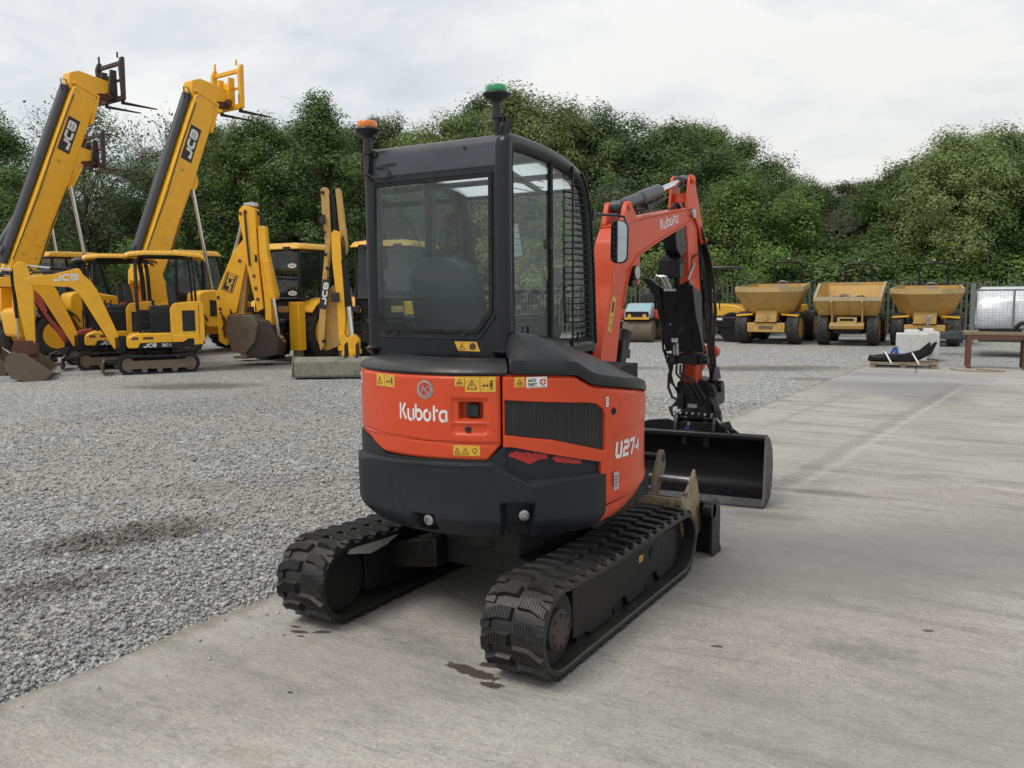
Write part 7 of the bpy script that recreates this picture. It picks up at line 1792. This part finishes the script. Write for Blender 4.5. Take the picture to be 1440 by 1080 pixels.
PR = {
 'broad': [make_tree(3, 10, 3.2, 1.6, 150, 270, .145, LM['deep'], csize=.70, limbs=60), make_tree(4, 10, 3.1, 1.2, 150, 270, .14, LM['mid'], csize=.68, limbs=60), make_tree(5, 10, 3.4, 2.0, 140, 280, .15, LM['deep'], csize=.74, limbs=60), make_tree(6, 10, 2.8, 1.4, 130, 280, .14, LM['grey'], csize=.66, limbs=60)],
 'olive': [make_tree(8, 10, 3.2, 1.0, 155, 270, .14, LM['olive'], csize=.68, limbs=60), make_tree(9, 10, 2.9, 1.2, 145, 270, .14, LM['olive'], csize=.66, limbs=60), make_tree(10, 10, 3.2, 1.4, 145, 270, .14, LM['mid'], csize=.70, limbs=60)],
 'tall': [make_tree(12, 11, 2.2, 1.8, 120, 250, .14, LM['deep'], shape='tall', csize=.6), make_tree(13, 11, 2.5, 2.4, 80, 190, .14, LM['grey'], shape='tall', csize=.68)],
 'airy': [make_tree(16, 10.5, 2.9, 3.0, 80, 110, .14, LM['grey'], csize=.75, limbs=50), make_tree(17, 10.5, 2.7, 2.8, 90, 115, .14, LM['mid'], csize=.7, limbs=50)],
 'fresh': [make_tree(20, 7, 3.3, .5, 130, 300, .14, LM['fresh'], shape='bush', csize=.68, limbs=50)],
 'bush': [make_tree(23, 4, 2.3, .2, 60, 300, .15, LM['mid'], shape='bush', csize=.65, trunk_r=.07), make_tree(24, 4, 2.4, .2, 60, 300, .16, LM['deep'], shape='bush', csize=.68, trunk_r=.07), make_tree(25, 4, 2.3, .2, 55, 280, .15, LM['olive'], shape='bush', csize=.66, trunk_r=.07)],
 'bare': [make_bare(31, 9.5, BARE, 5), make_bare(32, 9.5, BARE, 5, 3)],
}
TN = [0]
def plant(px, d, ytop, kind, label, group=None, wide=1., var=None):
    hy = 402+px/1440*14
    H = 1.63+(hy-ytop)*d/FPX
    V = PR[kind]; k = TN[0] if var is None else var; trunk, crown, h0, r0 = V[k % len(V)]; TN[0] += 1
    s = H/h0; q = s**.5*wide if kind not in ('bush', 'fresh') else s*wide
    rnd = random.Random(int(px*7+d*3))
    t = thing('shrub' if kind in ('bush', 'fresh') else 'tree', label, 'shrub' if kind in ('bush', 'fresh') else 'tree', (*at(px, d), -.05), rnd.uniform(0, 2*PI), group, (q, q*rnd.uniform(.92, 1.08), s))
    for o in (trunk, crown):
        if o is not None: c = o.copy(); COL.objects.link(c); c.parent = t
    return t
# trees one can single out
ONE = [
 (452, 39, 128, 'tall', 'tall dark slender tree rising between the ditching-bucket backhoe arm and the amber beacon', 0, 1.15),
 (742, 40, 122, 'olive', 'tallest olive-green tree, straight behind the green beacon', 0, 1.),
 (38, 44, 135, 'bare', 'bare pale-branched tree behind the highest raised boom', 0, 1.),
 (196, 44, 142, 'bare', 'bare thin tree beside the lettered boom with the yellow fork carriage', 1, 1.),
 (125, 42, 130, 'airy', 'tall thin-leaved tree between the two high raised yellow booms', 0, 1.1),
 (290, 41, 150, 'airy', 'airy tree seen below the forks of the yellow fork carriage', 1, 1.),
 (-14, 33, 120, 'tall', 'dark tree cut off by the edge of the picture beyond the telehandlers', 0, 1.3),
 (552, 44, 163, 'olive', 'small olive tree crown rising between the amber beacon and cab roof', 1, .8),
 (1048, 33.5, 262, 'fresh', 'bright fresh-green bush just past the raised orange boom tip', 0, 1.15),
 (1098, 34, 300, 'bare', 'leaning bare sapling behind the dumper next to the yellow roller', 1, 1.),
 (985, 35.5, 285, 'olive', 'brownish green tree directly behind the tip of the orange boom', 1, .7),
 (1345, 31.0, 192, 'olive', 'tall feathery olive tree behind the dumper by the white blocks', 0, .95),
 (338, 42, 172, 'broad', 'broad dark tree rising behind the lettered backhoe arm', None, 1.),
 (384, 40, 166, 'broad', 'broad dark tree above the gap between the two folded backhoe arms', None, 1.),
 (500, 43, 180, 'broad', 'dark tree directly behind the amber beacon on the cab', None, 1.),
 (600, 43, 178, 'olive', 'olive tree showing over the rear edge of the cab roof', None, 1.),
 (655, 42, 160, 'olive', 'olive tree over the middle of the cab roof between the two beacons', None, 1.),
 (700, 44, 138, 'olive', 'olive tree tucked against the tallest olive tree behind the green beacon', None, 1.),
 (785, 42, 150, 'olive', 'olive tree rising behind the sloping front of the cab roof', None, 1.),
 (838, 41, 158, 'broad', 'broad tree above the gap between the cab and the orange boom', None, 1.),
 (885, 40, 168, 'broad', 'broad dark tree above the dark cylinder on the orange boom', None, 1.),
 (985, 42, 186, 'broad', 'broad tree standing above the highest point of the orange boom', None, 1.),
 (1022, 41, 206, 'broad', 'broad tree over the bright fresh-green bush beside the boom tip', None, 1.),
 (1100, 41, 262, 'broad', 'broad tree where the wood slopes down behind the dumper by the roller', None, 1.),
 (1165, 37, 268, 'broad', 'low broad tree between the hoops of the roller-side and square-skip dumpers', None, 1.),
 (1205, 36, 264, 'olive', 'low olive tree straight behind the square-skip dumper', None, 1.),
 (1268, 34, 246, 'olive', 'olive tree between the hoops of the square-skip dumper and the dumper by the blocks', None, 1.),
 (1392, 33, 192, 'olive', 'tall olive tree above the silver-covered trailer', None, 1.),
 (1440, 31, 205, 'broad', 'tall broad tree cut by the edge of the picture above the trestle', None, 1.),
]
for px, d, y, k, lab, var, wide in ONE: plant(px, d, y, k, lab, None, wide, var)
# the depth of the wood: trees nothing tells apart share a label and group
gA = ('tree deep in the dense dark wood behind the backhoe loaders', 'trees behind the backhoe loaders')
for px, d, y, k in ((300, 46, 176, 'broad'), (412, 45, 172, 'broad'), (350, 50, 178, 'broad'), (250, 47, 200, 'broad'), (465, 49, 176, 'broad')): plant(px, d, y, k, *gA)
gB = ('tree deep in the wood behind the raised telehandler booms', 'trees behind the telehandlers')
for px, d, y, k in ((80, 47, 215, 'airy'), (150, 47, 230, 'airy'), (10, 45, 240, 'broad'), (215, 45, 235, 'airy'), (-50, 42, 225, 'broad'), (60, 50, 260, 'broad'), (120, 50, 270, 'broad'), (190, 50, 270, 'broad')): plant(px, d, y, k, *gB)
gC = ('tree deep in the high wood behind the cab roof and orange boom', 'trees behind the orange boom')
for px, d, y, k in ((930, 40, 178, 'broad'), (560, 48, 185, 'olive'), (640, 50, 172, 'broad'), (730, 50, 160, 'broad'), (820, 49, 168, 'olive'), (910, 47, 186, 'broad'), (985, 48, 200, 'broad'), (600, 40, 250, 'broad'), (800, 38, 260, 'broad'), (880, 37, 260, 'broad')): plant(px, d, y, k, *gC)
gD = ('tree deep in the lower wood behind the three yellow dumpers', 'trees behind the dumpers')
for px, d, y, k in ((1066, 43, 240, 'broad'), (1130, 37, 268, 'olive'), (1240, 36, 266, 'broad'), (1150, 44, 275, 'broad'), (1220, 44, 272, 'broad')): plant(px, d, y, k, *gD)
gE = ('tree deep in the tall wood behind the silver-covered trailer', 'trees behind the trailer')
for px, d, y, k in ((1300, 34, 222, 'olive'), (1480, 31, 200, 'olive'), (1330, 39, 222, 'broad'), (1420, 39, 205, 'broad'), (1530, 30, 195, 'broad')): plant(px, d, y, k, *gE)
gS = ('dark undergrowth shrub at the foot of the wood behind the palisade fence', 'undergrowth shrubs along the fence')
px = -60; RS = random.Random(3)
while px < 1540:
    d = lerp_tab(px, [(-60, 43), (180, 42), (560, 39.5), (860, 34.5), (1120, 32.2), (1330, 30.8), (1540, 29)])
    plant(px+RS.uniform(-12, 12), d+RS.uniform(0, 1.5), RS.uniform(330, 372), 'bush', *gS, wide=1.3)
    if RS.random() < .6: plant(px+25, d+4, RS.uniform(300, 340), 'bush', *gS, wide=1.3)
    px += 52
plant(255, 37, 318, 'bush', 'light green bush showing above the telehandler cab roof', var=0, wide=1.2)
plant(1035, 31.5, 368, 'bush', 'small pale green bush overhanging the fence behind the yellow roller', var=0, wide=1.1)
# ------------------------------------------------------------------ keep the tree of parts two levels deep
def depth(o):
    n = 0
    while o.parent: o = o.parent; n += 1
    return n
for o in list(SC.objects):
    while depth(o) > 2: o.parent = o.parent.parent
